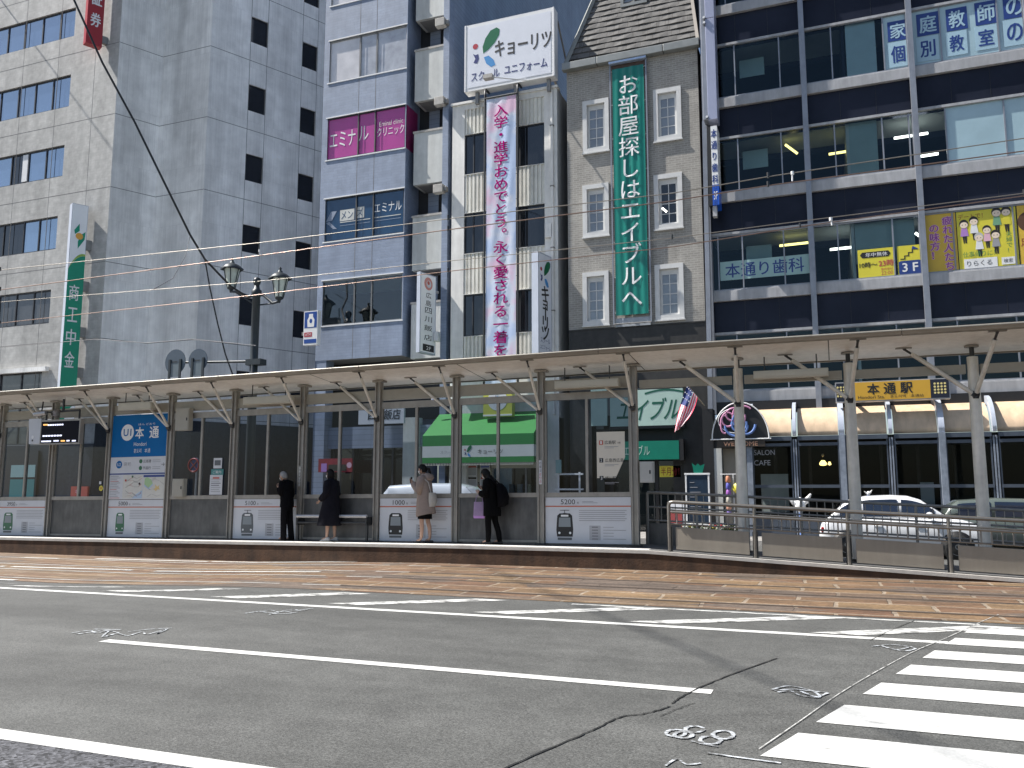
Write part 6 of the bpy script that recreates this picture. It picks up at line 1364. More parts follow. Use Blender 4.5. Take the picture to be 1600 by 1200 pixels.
# ---- arched entrance sign
yE = 28.6; cx = wx(1157, 687, yE); zb_ = wz(1113, 687, yE); rx_ = cx-wx(1113, 687, yE); rz_ = wz(1150, 629, yE)-zb_
neon_p = mat('pink script', (.50, .22, .36), .4, n=None); neon_b = mat('blue script', (.13, .22, .50), .4, n=None)
b = MB(); outline = [(rx_*math.cos(t), rz_*math.sin(t)) for t in [math.pi*k/24 for k in range(25)]]
b.prism(list(reversed(outline)), (cx, yE, zb_), ux, uz, (0, .12, 0), black); b.path([(cx+x, yE-.02, zb_+z) for x, z in outline], .022, white_paint, 6); b.tube((cx-rx_-.06, yE-.02, zb_), (cx+rx_+.06, yE-.02, zb_), .022, white_paint, n=6)
def loops(cs, m, r):
    for (ox, oz, ax, az, a0, a1) in cs: b.path([(cx+ox+ax*math.cos(t), yE-.035, zb_+oz+az*math.sin(t)) for t in [lerp(a0, a1, k/16) for k in range(17)]], r, m, 6)
loops([(-.38, .66, .2, .24, .3, 6.0), (-.16, .82, .28, .22, 0, 5.5), (-.5, .5, .12, .3, 1.2, 5), (.1, .9, .3, .2, .5, 5), (-.02, .75, .2, .3, 2, 6.5)], neon_p, .035)
loops([(-.12, .42, .36, .32, 3.0, 6.4), (-.02, .5, .24, .26, 2.6, 6.6), (.2, .5, .3, .34, 2.6, 6.2), (-.1, .62, .12, .2, 0, 4)], neon_b, .042)
loops([(-.12, .62, .58, .42, 1.2, 5.2)], white_paint, .014)
b.box(cx-.78, cx+.78, yE-.01, yE+.1, zb_-.26, zb_-.05, wood); b.text('WELCOME', (cx, yE-.016, zb_-.155), ux, uz, 0, mat('copper lettering', (.40, .22, .14), .4, n=None), .03, w=1.1, h=.14)
tag(b.build('arched_sign'), 'black arched entrance sign with pink and blue looping script reading welcome below', 'sign')
def f(b):
    x0, x1 = wx(1117, 745, 28.9), wx(1129, 745, 28.9); b.box(x0-.35, x0-.001, 28.8, 29.4, .15, 4.4, black); b.box(x0, x1, 28.82, 28.95, .15, 3.05, em_par); b.box(x1+.02, x1+.55, 29.1, 29.2, .15, 3.05, mat('beige door leaf', (.30, .27, .22), .6, n=(.06, 3))); b.box(x0, x1+1.0, 28.84, 29.3, 3.055, 3.3, black)
    for z in (.9, 1.9, 2.8): b.box(x1+.01, x1+.03, 28.815, 28.83, z, z+.25, ink)
part('entrance_door', cafe, f)
# ---- station name sign above the awning
yJ = 28.7; x0, x1 = wx(1305, 607, yJ), wx(1484, 598, yJ); z0, z1 = (wz(1305, 631, yJ)+wz(1484, 620, yJ))/2, (wz(1305, 600, yJ)+wz(1484, 588, yJ))/2
end_navy = mat('dark navy sign end', (.010, .013, .028), .4, n=None); amber = mat('amber sign face', (.60, .34, .035), .35, n=(.03, 2)); dots = mat('amber dot', (.75, .62, .25), .4, n=None)
b = MB(); b.box(x0, x1, yJ, yJ+.35, z0, z1, rb_sill); w, h = x1-x0, z1-z0
b.box(x0+.03, x0+.12*w, yJ-.008, yJ-.0005, z0+.03, z1-.03, end_navy); b.box(x0+.835*w, x1-.03, yJ-.008, yJ-.0005, z0+.03, z1-.03, end_navy); b.box(x0+.12*w, x0+.835*w, yJ-.01, yJ-.0005, z0+.03, z1-.03, amber)
for xc in (x0+.065*w, x0+.915*w):
    for i in range(4):
        for j in range(4): b.disc((xc+(i-1.5)*.095, yJ-.012, z0+.52*h+(j-1.5)*.095), .034, ux, uz, dots, 10)
for i, ch in enumerate('本通駅'): b.text(ch, (x0+(.34+.145*i)*w, yJ-.014, z0+.60*h), ux, uz, 0, ink, .035, w=.34, h=.34)
b.text('Hondori Sta.', (x0+.32*w, yJ-.014, z0+.2*h), ux, uz, 0, ink, .0, w=.78, h=.1); b.text('혼도리역　本通站', (x0+.63*w, yJ-.014, z0+.2*h), ux, uz, 0, ink, .0, w=.95, h=.1)
b.box(x0+.5, x0+.6, yJ+.36, FY, z0+.1, z0+.2, dark_metal); b.box(x1-.6, x1-.5, yJ+.36, FY, z0+.1, z0+.2, dark_metal)
tag(b.build('station_sign'), 'amber station name sign with black characters and dotted navy ends above the awning', 'sign')
# ---- flag
fl_r = mat('flag red', (.68, .03, .09), .6, n=None); fl_w = mat('flag white', (.85, .83, .85), .6, n=None); fl_b = mat('flag navy', (.012, .03, .16), .6, n=None)
yF = 28.4; A = W(1074, 602, yF); B = W(1090, 621, yF); Cc = W(1054, 676, yF); D = W(1066, 666, yF)
fg = thing('flag', 'striped red and white flag with a starry navy corner drooping from an angled pole', 'flag', (B.x, yF, B.z))
def f(b):
    ns, nt_ = 13, 18; pts = []
    for j in range(nt_+1):
        for i in range(ns+1):
            s, t = i/ns, j/nt_; p = (A*(1-s)+B*s)*(1-t)+(Cc*(1-s)+D*s)*t
            p = p+V((.05*math.sin(t*3.1)*(s-.5)*3, .10*math.sin(s*9+t*3)*t**.6, -.05*math.sin(math.pi*t)*(s))); pts.append(p)
    for j in range(nt_):
        for i in range(ns):
            m = fl_r if i % 2 == 0 else fl_w
            if i < 7 and j < 7: m = fl_b
            b.face([pts[j*(ns+1)+i], pts[j*(ns+1)+i+1], pts[(j+1)*(ns+1)+i+1], pts[(j+1)*(ns+1)+i]], m)
    for j in range(0, 6, 2):
        for i in range(0, 7, 2): c = pts[j*(ns+1)+i]+(pts[(j+1)*(ns+1)+i+1]-pts[j*(ns+1)+i])*.5; b.disc(c-V((0, .012, 0)), .022, ux, uz, fl_w, 6)
part('cloth', fg, f); part('pole', fg, lambda b: (b.tube(W(1101, 634, 29.2), A+(A-B)*.1, .02, mat('pale wood pole', (.45, .36, .25), .5)), b.lathe(A+(A-B)*.1, [(0, -.04), (.035, 0), (0, .05)], dots, 8)))
# ---- menu board, hanging ornament, notices in front of the shops
yM = 28.2; x0, x1 = wx(1071, 770, yM), wx(1109, 770, yM); z1 = wz(1090, 742, yM)
bd = thing('menu_board', 'slate blue menu board in a white frame standing by the dark stone pier', 'menu board', ((x0+x1)/2, yM, .15))
part('frame', bd, lambda b: (b.box(x0, x0+.05, yM, yM+.06, .15, z1, white_paint), b.box(x1-.05, x1, yM, yM+.06, .15, z1, white_paint), b.box(x0-.02, x1+.02, yM-.01, yM+.07, z1, z1+.06, white_paint), b.box(x0+.05, x1-.05, yM, yM+.06, .5, .56, white_paint)), .006)
part('board', bd, lambda b: (b.box(x0+.05, x1-.05, yM+.02, yM+.05, .56, z1-.001, mat('slate blue board', (.012, .028, .055), .4, n=(.25, 5))), [b.bar((x0+.15, yM+.015, z), (x0+.3+.3*((k*7) % 3)/3, yM+.015, z), .003, .02, poster_grey) for k in range(6) for z in [z1-.25-.16*k]]))
part('leaf_card', bd, lambda b: b.prism([(-.16, 0), (.12, 0), (.16, .14), (.2, .3), (.06, .24), (-.02, .32), (-.1, .24), (-.22, .34), (-.18, .16)], ((x0+x1)/2+.05, yM+.03, z1+.06), ux, uz, (0, .02, 0), able_green))
oy = 28.0; ox = wx(1138, 760, oy); oz = wz(1138, 741, oy)
orn = thing('hanging_ornament', 'colourful hanging ornament of cloth strips on a white stand beside the beige door', 'ornament', (ox, oy, .15))
part('stand', orn, lambda b: (b.tube((ox+.16, oy+.05, .15), (ox+.16, oy+.05, oz+.02), .015, white_paint, n=6), b.tube((ox-.25, oy, oz), (ox+.3, oy, oz), .014, white_paint, n=6), b.lathe((ox+.16, oy+.05, .15), [(.18, 0), (.16, .05), (.02, .06)], white_paint, 12)))
for k, cc in enumerate(((.55, .22, .12), (.10, .10, .42), (.30, .10, .40), (.45, .42, .36), (.55, .28, .20), (.18, .12, .42))):
    part('cloth_strip', orn, lambda b: b.lathe((ox, oy, oz-.05-.22*(k+1)), [(.05, 0), (.085, .04), (.07, .18), (.05, .215)], mat('ornament cloth '+'abcdef'[k], cc, .6), 10))
part('yellow_disc', orn, lambda b: b.lathe((ox+.30, oy-.02, oz-.45), [(0, -.02), (.17, -.015), (.17, .015), (0, .02)], yel, 18, ax=(0, 1, 0)))
def sandwich(u, v0, v1, y, lab):
    p = W(u, v1, y); z1 = wz(u, v0, y); t = thing('sandwich_board', lab, 'sandwich board', (p.x, y, .15))
    for s in (-1, 1): part('board', t, lambda b: b.obox((p.x-.25, y+s*.22, .15), (.5, 0, 0), (0, .02, 0), (0, -s*.2, z1-.15), poster_w if s < 0 else white_paint))
    part('print', t, lambda b: b.obox((p.x-.2, y-.208, .35), (.4, 0, 0), (0, .005, 0), (0, .12, (z1-.15)*.55), mat('faded red print', (.22, .03, .03), .6)))
sandwich(1058, 785, 832, 27.3, 'white sandwich board with a red print on the far pavement by the railing end')
for u, v0, v1, lab in ((1251, 770, 803, 'white bird figurine on a blue stand behind the ramp railing'), (1357, 765, 776, 'white flower shaped ornament above the white hatchback roof')):
    y = 27.9; p = W(u, v1, y); z1 = wz(u, v0, y); h = z1-p.z; t = thing('white_ornament', lab, 'ornament', (p.x, y, .15))
    part('stand', t, lambda b: b.tube((p.x, y, .15), (p.x, y, p.z+.04), .05, neon_b, n=8))
    def f(b):
        b.lathe((p.x, y, p.z), [(.0, 0), (.1*h, .1*h), (.26*h, .35*h), (.2*h, .6*h), (.08*h, .75*h), (.0, .8*h)], white_paint, 10)
        for s, q in ((-1, .2), (1, .55)): b.path([(p.x, y, p.z+.4*h), (p.x+s*.28*h, y, p.z+.5*h+q*.2*h), (p.x+s*.5*h, y-.05, p.z+.62*h+q*.6*h)], .1, white_paint, 8, [.12*h, .14*h, .04*h])
    part('figure', t, f)
# ---- flowers along the far kerb
leaf_m = mat('planter leaves', (.05, .085, .03), .7, n=(.4, 20)); fl_cols = [mat('white petals', (.7, .7, .65), .6, n=None), mat('yellow petals', (.65, .5, .06), .6, n=None), mat('red petals', (.5, .04, .05), .6, n=None)]
y = 25.9
for i, (u0, u1) in enumerate(((1058, 1088), (1090, 1120), (1122, 1152))):
    xa, xb = wx(u0, 828, y), wx(u1, 828, y); t = thing('flower_trough', ['flower trough with white and red blooms nearest the railing end', 'flower trough with yellow and white blooms in the middle of the row', 'flower trough with mixed blooms beside the round post'][i], 'planter', ((xa+xb)/2, 26.6, .15), 'flower troughs along the far kerb')
    part('trough', t, lambda b: b.box(xa, xb, 26.45, 26.75, .15, .36, mat('terracotta trough', (.16, .08, .05), .7)), .01)
    rr = random.Random(i)
    def f(b):
        for k in range(170):
            c = V((rr.uniform(xa, xb), rr.uniform(26.42, 26.78), .34+rr.uniform(0, .2))); d = V((rr.uniform(-1, 1), rr.uniform(-1, 1), rr.uniform(.0, 1))).normalized()*.07; e = d.cross(V((rr.uniform(-1, 1), rr.uniform(-1, 1), 1))).normalized()*.03; b.face([c-e*.3, c+d*.5-e, c+d, c+d*.5+e], leaf_m)
    part('leaves', t, f)
    def f(b):
        for k in range(26):
            c = (rr.uniform(xa, xb), rr.uniform(26.4, 26.6), .46+rr.uniform(0, .14)); b.lathe(c, [(0, -.02), (.035, 0), (.04, .02), (0, .015)], fl_cols[(rr.randrange(3)+i) % 3 if rr.random() < .6 else 0], 6)
    part('blooms', t, f)
# ================================================================ things seen through the shelter glass
aw_g = mat('grass green awning cloth', (.04, .26, .045), .55, n=(.06, 2)); aw_w = mat('white awning band', (.62, .64, .60), .5, n=(.04, 3)); aw_d = mat('leaf green awning cloth', (.02, .22, .045), .55, n=(.06, 2))
yA = 28.5; xa, xb = wx(660, 700, yA), wx(834, 700, yA); zt, zm1, zm2, zb_ = wz(740, 679, yA), wz(740, 696, yA), wz(740, 714, yA), wz(740, 723, yA)
tent = thing('shop_awning', 'green shop awning with a white lettered band over the uniform shop window', 'awning', ((xa+xb)/2, 29.2, zb_))
part('roof_cloth', tent, lambda b: (b.face([(xa, yA, zt), (xb, yA, zt), (xb, 29.95, zt+.95), (xa, 29.95, zt+.95)], aw_g), b.face([(xa, yA, zt), (xa, 29.95, zt+.95), (xa, 29.95, zt)], aw_g), b.face([(xb, yA, zt), (xb, 29.95, zt), (xb, 29.95, zt+.95)], aw_d)))
def f(b):
    for z0, z1, m in ((zm1, zt, aw_d), (zm2, zm1, aw_w), (zb_, zm2, aw_d)):
        b.face([(xa, yA, z0), (xb, yA, z0), (xb, yA, z1), (xa, yA, z1)], m); b.face([(xb, yA, z0), (xb, 29.95, z0), (xb, 29.95, z1), (xb, yA, z1)], m); b.face([(xa, yA, z0), (xa, 29.95, z0), (xa, 29.95, z1), (xa, yA, z1)], m)
    logo(b, ((xa+xb)/2-.35, yA-.008, (zm1+zm2)/2), ux, uz, .34); b.text('キョーリツ', ((xa+xb)/2+.55, yA-.008, (zm1+zm2)/2-.02), ux, uz, 0, ink, .02, w=1.0, h=.17); b.text('スクール', ((xa+xb)/2-1.2, yA-.008, (zm1+zm2)/2-.02), ux, uz, 0, poster_grey, 0, w=.6, h=.12)
    n = 40
    for k in range(n): s0, s1 = lerp(xa, xb, k/n), lerp(xa, xb, (k+.8)/n); b.face([(s0, yA+.01, zb_-.09), (s1, yA+.01, zb_-.09), (s1, yA+.01, zb_), (s0, yA+.01, zb_)], cream)
part('valance', tent, f)
yk = 29.2; x0, x1 = wx(755, 630, yk), wx(800, 630, yk); z0, z1 = wz(778, 651, yk), wz(778, 609, yk)
b = MB(); b.box(x0, x1, yk, yk+.3, z0, z1, mat('lime yellow sign', (.50, .50, .08), .4, n=(.05, 2))); b.disc(((x0+x1)/2, yk-.006, (z0+z1)/2+.12), .40, ux, uz, poster_w, 24); b.text('キョーリツ', ((x0+x1)/2, yk-.012, (z0+z1)/2+.08), ux, uz, 0, ink, .02, w=.7, h=.15); logo(b, ((x0+x1)/2, yk-.012, (z0+z1)/2+.32), ux, uz, .2); b.box(x0, x1, yk-.01, yk-.0005, z0+.03, z0+.09, white_paint); b.box((x0+x1)/2-.05, (x0+x1)/2+.05, yk+.31, 29.99, z0+.4, z0+.5, dark_metal)
tag(b.build('hanging_sign'), 'lime yellow square sign with a white disc hanging above the green awning', 'sign')
yb = 29.6; x0, x1 = wx(560, 655, yb), wx(631, 655, yb); z0, z1 = wz(600, 662, yb), wz(600, 634, yb)
b = MB(); b.box(x0, x1, yb, yb+.12, z0, z1, poster_w); b.text('四川飯店', ((x0+x1)/2+.15, yb-.006, (z0+z1)/2), ux, uz, 0, ink, .02, w=(x1-x0)*.7, h=.42, slant=.08)
tag(b.build('shop_sign'), 'white restaurant sign with black brush characters seen through the shelter glass', 'sign')
p, q = W(640, 637, 29.4), W(681, 620, 29.4); b = MB(); b.box(p.x+.95, q.x, 29.4, 29.46, p.z, q.z, poster_w); b.box(p.x+1.0, q.x-.05, 29.393, 29.3995, p.z+.06, q.z-.1, neon_b); tag(b.build('small_sign'), 'small blue and white plate sign on the cream pillar beside the green awning', 'sign')
red_l = mat('lit red banner', (.22, .012, .025), .5, n=(.35, 4), emit=(1, .05, .1), estr=.02)
p, q = W(497, 738, 29.5), W(550, 716, 29.5); b = MB(); b.box(p.x, q.x, 29.5, 29.56, p.z, q.z, red_l); b.box(p.x+.15, p.x+.42, 29.49, 29.4995, p.z+.02, q.z-.2, lilac); b.box(p.x+.5, q.x-.25, 29.49, 29.4995, p.z+.05, q.z-.25, olive); b.disc((q.x-.12, 29.489, (p.z+q.z)/2), .12, ux, uz, pinkish, 12)
tag(b.build('lit_banner'), 'glowing red banner under the clinic building behind the woman in the dark coat', 'banner')
def traffic_sign(u, v, r, y, lab):
    c = W(u, v, y); t = thing('no_stopping_sign', lab, 'traffic sign', (c.x, y, .15))
    part('pole', t, lambda b: b.tube((c.x+.1, y+.05, .15), (c.x+.1, y+.05, c.z+.3), .035, alu))
    def f(b):
        b.tube((c.x, y, c.z), (c.x, y+.015, c.z), r, sign_blue, n=28); ring_ = [(c.x+r*.86*math.cos(k*math.pi/14), y-.01, c.z+r*.86*math.sin(k*math.pi/14)) for k in range(28)]; b.path(ring_, r*.13, mat('sign red', (.28, .015, .02), .4, n=None), 6, closed=True); b.bar((c.x-r*.62, y-.01, c.z+r*.62), (c.x+r*.62, y-.01, c.z-r*.62), .01, r*.2, poster_red, up=(0, 1, 0)); b.bar((c.x-r*.62, y-.012, c.z-r*.62), (c.x+r*.62, y-.012, c.z+r*.62), .01, r*.2, poster_red, up=(0, 1, 0))
    part('disc', t, f)
traffic_sign(303, 727, .30, 26.6, 'round blue and red no stopping sign seen through the shelter glass')
p, q = W(110, 776, 29.8), W(137, 760, 29.8); b = MB(); b.box(p.x, q.x, 29.8, 29.9, p.z, q.z, poster_red); b.text('本', ((p.x+q.x)/2-.15, 29.79, (p.z+q.z)/2), ux, uz, 0, pinkish, .01, w=.16, h=.18); tag(b.build('wall_plate'), 'dark red wall plate low on the grey bank, seen through the glass', 'sign')
b = MB(); c = W(158, 763, 18.27); b.disc((c.x, 18.265, c.z), .075, ux, uz, yel, 18); b.disc((c.x, 18.263, c.z), .04, ux, uz, mat('sticker orange', (.5, .25, .04), .5), 12); b.box(c.x-.08, c.x+.0, 18.262, 18.266, c.z+.12, c.z+.2, poster_w); tag(b.build('round_sticker'), 'round yellow sticker on the glass beside the station name board', 'sticker')
def f(b):
    x0, x1 = wx(20, 700, 29.85), wx(60, 700, 29.85); b.box(x0-3, x1, 29.86, 29.95, 1.0, 3.6, frame_dark); b.box(x0, x1-.1, 29.84, 29.8595, 1.2, 2.2, teal); b.box(x0, x1-.1, 29.84, 29.8595, 2.3, 2.9, mint)
part('shop_window', bank, f)
def f(b):
    b.box(wx(210, 700, 29.5)-.2, wx(228, 700, 29.5), 29.98, 30.2, .15, 6, lb_side_m)
part('pilaster', bank, f)
b = MB()
for k in range(3): b.box(wx(868, 748, 29.3), wx(912, 748, 29.3), 29.2, 29.3, 1.1+.55*k, 1.16+.55*k, white_paint)
b.box(wx(868, 748, 29.3)+.1, wx(868, 748, 29.3)+.16, 29.22, 29.28, .15, 2.3, white_paint); b.box(wx(905, 748, 29.3), wx(905, 748, 29.3)+.06, 29.22, 29.28, .15, 2.3, white_paint); b.box(wx(871, 735, 29.3), wx(879, 735, 29.3), 29.1, 29.2, 2.27, 2.75, mint)
tag(b.build('display_rack'), 'white display rack on the pavement between the green awning and the mint sign', 'rack')
# ================================================================ cars
tyre_m = mat('tyre rubber', (.015, .015, .015), .8); rim_m = mat('alloy rim', (.35, .36, .37), .3, .8, n=None); car_glass = mirror_glass('car window glass', (.012, .018, .035), .06, .02); lamp_c = mat('clear lamp glass', (.5, .52, .55), .1, n=None, coat=.8); lamp_r = mat('red lamp glass', (.3, .01, .01), .2, n=None, coat=.8)
def car(lab, x0, y, L, H, col, prof_top, belt, glassx, W_=1.68, qt=.84):
    """side profile lofted across the width; x grows towards the nose; y = near side"""
    yc = y+W_/2; t = thing('car', lab, 'car', (x0+L/2, yc, 0))
    paint_ = col
    def ztop(s):
        for (a, za), (c, zc) in zip(prof_top, prof_top[1:]):
            if a <= s <= c: return lerp(za, zc, (s-a)/(c-a))
        return prof_top[-1][1]
    def zbelt(s): return min(ztop(s)-.004, lerp(belt[0], belt[1], s))
    ss = sorted({*[k/28 for k in range(29)], *[p[0] for p in prof_top]})
    def f(b):
        rings = []
        for s in ss:
            e = min(1, min(s, 1-s)/.06); hw = W_/2*(.86+.14*math.sin(e*math.pi/2)); zt = zbelt(s); zb = .22+.06*(1-e); sh = zt-.10
            half = [(0, zb), (hw*.9, zb), (hw*.985, zb+.1), (hw, lerp(zb, zt, .55)), (hw*.985, max(zb+.12, sh)), (hw*.93, zt-.02), (hw*.82, zt), (0, zt+.012)]
            ring = [(x0+s*L, yc-a, z) for a, z in half]+[(x0+s*L, yc+a, z) for a, z in reversed(half[1:-1])]
            rings.append(ring)
        b.loft(rings, paint_)
    part('body', t, f, sub=0)
    g0, g1 = glassx
    gs = [s for s in ss if g0 <= s <= g1]; gs = sorted({g0, g1, *gs})
    def f(b):
        rings = []
        for s in gs:
            zt = ztop(s); zb = zbelt(s)-.03; k = max(0., (zt-zb)/(H-belt[0])); hb = W_/2*.90; ht = W_/2*(.90-.17*min(1, k))
            half = [(0, zb), (hb, zb), (lerp(hb, ht, .92), lerp(zb, zt, .92)), (ht*.86, zt), (0, zt+.02*k)]
            rings.append([(x0+s*L, yc-a, z) for a, z in half]+[(x0+s*L, yc+a, z) for a, z in reversed(half[1:-1])])
        b.loft(rings, paint_)
    part('cabin', t, f)
    side = []
    def wpt(s, q, sg):     # point on the side glass: q 0..1 from belt to roof
        zt = ztop(s); zb = zbelt(s); k = max(0., (zt-zb)/(H-belt[0])); hb = W_/2*.90; ht = W_/2*(.90-.17*min(1, k)); return (x0+s*L, yc+sg*(lerp(hb, ht, q)+.008), lerp(zb, zt, q))
    for sg in (-1, 1):
        edges = [lerp(g0, g1, q) for q in (.12, .27, .31, .58, .61, .86)] if L < 4.2 else [lerp(g0, g1, q) for q in (.10, .34, .37, .60, .63, .88)]
        for a, c in zip(edges[::2], edges[1::2]):
            def f(b):
                k = 6; lo = [wpt(lerp(a, c, i/k), .08, sg) for i in range(k+1)]; hi = [wpt(lerp(a, c, i/k), qt, sg) for i in range(k+1)]
                b.add(lo+hi, [(i, i+1, k+1+i+1, k+1+i) for i in range(k)], car_glass)
            part('side_window', t, f)
    def f(b):
        for s0, s1 in ((lerp(g0, g1, .80), g1-.015),):
            sA = max(s for s in ss if ztop(s) > H-.12); q = [(sA+.01, .62), (g1-.02, .76)]
            p = []
            for s, hw in q: z = ztop(s)+.014; p += [(x0+s*L, yc-hw*.9, z), (x0+s*L, yc+hw*.9, z)]
            b.add(p, [(0, 1, 3, 2)], car_glass)
    part('windscreen', t, f)
    for s, nm, m in ((.012, 'tail_lamp', lamp_r), (.955, 'headlight', lamp_c)):
        for sg in (-1, 1): part(nm, t, lambda b: b.obox((x0+s*L, yc+sg*W_/2*.88-.06, zbelt(max(.03, min(.97, s)))-.26), (.12, 0, 0), (0, .12, 0), (0, 0, .14), m), .03)
    for sg in (-1, 1):
        part('mirror', t, lambda b: b.lathe((x0+(g1-.14)*L, yc+sg*(W_/2+.06), zbelt(g1-.14)+.07), [(0, -.1), (.07, -.07), (.09, 0), (.07, .07), (0, .09)], paint_, 10, ax=(.3, 1, .1)))
        for s in (.36, .60): part('door_handle', t, lambda b: b.box(x0+s*L-.09, x0+s*L+.09, yc+sg*W_/2*1.0-.025, yc+sg*W_/2*1.0+.025, zbelt(s)-.2, zbelt(s)-.165, paint_), .008)
        for s in (.17, .81):
            wh = part('wheel', t, lambda b: b.lathe((x0+s*L, yc+sg*(W_/2-.08), .30), [(.2, -.1), (.29, -.09), (.305, -.05), (.305, .05), (.29, .09), (.2, .1)], tyre_m, 24, ax=(0, 1, 0)))
            part('rim', wh, lambda b: (b.lathe((x0+s*L, yc+sg*(W_/2-.08), .30), [(.0, -.08*1), (.05, -.085), (.19, -.075), (.2, -.1), (.2, .1), (.0, .08)] if sg < 0 else [(.0, .08), (.19, .075), (.2, .1), (.2, -.1), (0, -.08)], rim_m, 20, ax=(0, 1, 0))))
            part('wheel_arch', t, lambda b: b.lathe((x0+s*L, yc+sg*(W_/2+.003), .31), [(.0, -.001), (.36, -.001), (.36, .001), (.0, .001)], black, 24, ax=(0, 1, 0)))
    part('sill_strip', t, lambda b: b.box(x0+.24*L, x0+.74*L, yc-W_/2-.012, yc-W_/2+.0, .27, .33, dark_metal))
    return t
white_car = mat('white car lacquer', (.72, .73, .75), .25, n=(.02, 2), coat=.8); grey_car = mat('grey green car lacquer', (.09, .11, .10), .25, n=(.03, 2), coat=.8)
hatch = [(0, .62), (.015, .80), (.07, .98), (.14, 1.24), (.20, 1.40), (.30, 1.475), (.45, 1.50), (.55, 1.48), (.62, 1.40), (.70, 1.18), (.765, 1.00), (.85, .93), (.93, .84), (.985, .70), (1, .55)]
car('white hatchback with a sloping tail behind the ramp railing', -.43, 22.4, 3.78, 1.5, white_car, hatch, (.93, .97), (.04, .80))
wagon = [(0, .6), (.01, .9), (.05, 1.2), (.10, 1.36), (.3, 1.42), (.5, 1.40), (.58, 1.32), (.68, 1.05), (.74, .95), (.86, .9), (.95, .8), (1, .55)]
car('dark grey green car just ahead of the white hatchback in the next lane', 2.55, 24.55, 4.3, 1.42, grey_car, wagon, (.90, .93), (.02, .76), W_=1.7)
van = [(0, .7), (.01, 1.1), (.04, 1.6), (.07, 1.78), (.3, 1.84), (.55, 1.83), (.66, 1.72), (.76, 1.35), (.84, 1.05), (.93, .95), (.985, .8), (1, .6)]
car('white minivan whose roof shows above the shelter wall between two waiting women', -13.1, 22.4, 4.4, 1.84, white_car, van, (1.05, 1.02), (.015, .86), qt=.50)
# ================================================================ people waiting on the platform (all face the left end of the street)
skin_m = mat('skin', (.42, .26, .19), .5, n=(.05, 8)); hair_k = mat('black hair', (.006, .005, .005), .5, n=(.2, 30), spec=.2); hair_g = mat('grey hair', (.30, .29, .28), .55, n=(.2, 40)); suit = mat('black suit cloth', (.0045, .0045, .006), .9, n=(.2, 20), spec=.1); navy_coat = mat('dark navy coat cloth', (.010, .010, .015), .9, n=(.15, 12), spec=.15); beige_coat = mat('beige coat cloth', (.30, .235, .20), .85, n=(.08, 10)); skirt_k = mat('black skirt cloth', (.004, .004, .0045), .9, spec=.1); shoe_k = mat('black leather shoe', (.012, .011, .011), .4); sock_w = mat('pale trainer', (.45, .45, .44), .7); mask_w = mat('white mask', (.72, .72, .72), .7, n=None); bag_l = mat('lilac tote cloth', (.30, .22, .36), .8, n=(.1, 10)); bag_w = mat('off white bag cloth', (.5, .48, .44), .8); phone_m = mat('phone', (.01, .01, .012), .2)
def skin_surface(J, E, root):
    me = bpy.data.meshes.new('figure'); names = list(J); ix = {n: i for i, n in enumerate(names)}
    me.from_pydata([J[n][0] for n in names], [(ix[a], ix[c]) for a, c in E], [])
    o = bpy.data.objects.new('figure', me); C.objects.link(o)
    md = o.modifiers.new('skin', 'SKIN'); md.use_smooth_shade = True
    if not me.skin_vertices: me.skin_vertices.new() if hasattr(me.skin_vertices, 'new') else None
    sv = me.skin_vertices[0].data
    for n in names: r = J[n][1]; sv[ix[n]].radius = (r, r) if not isinstance(r, tuple) else r; sv[ix[n]].use_root = (n == root)
    sb = o.modifiers.new('sub', 'SUBSURF'); sb.levels = 1; sb.render_levels = 1
    dg = bpy.context.evaluated_depsgraph_get(); dg.update(); m2 = bpy.data.meshes.new_from_object(o.evaluated_get(dg))
    vs = [v.co.copy() for v in m2.vertices]; fs = [tuple(p.vertices) for p in m2.polygons]
    bpy.data.objects.remove(o); bpy.data.meshes.remove(me); bpy.data.meshes.remove(m2); return vs, fs
class Fig:
    """local axes: f forward, l towards the viewer's side, z up"""
    def __init__(s, x, y, z, yaw=0.): s.o = V((x, y, z)); a = math.pi+yaw; s.f = V((math.cos(a), math.sin(a), 0)); s.l = V((-s.f.y, s.f.x, 0))
    def __call__(s, f, l, z): return s.o+s.f*f+s.l*l+V((0, 0, z))
    def ring(s, f, l, z, rf, rl, tilt=0., n=18, ax=None):
        c = s(f, l, z); a = s.f.copy(); u = V((0, 0, 1)); a = a*math.cos(tilt)+u*math.sin(tilt)
        return [c+a*rf*math.cos(2*math.pi*k/n)+s.l*rl*math.sin(2*math.pi*k/n) for k in range(n)]
def limb(b, pts, rs, m, n=10): b.path(pts, .05, m, n, rs)
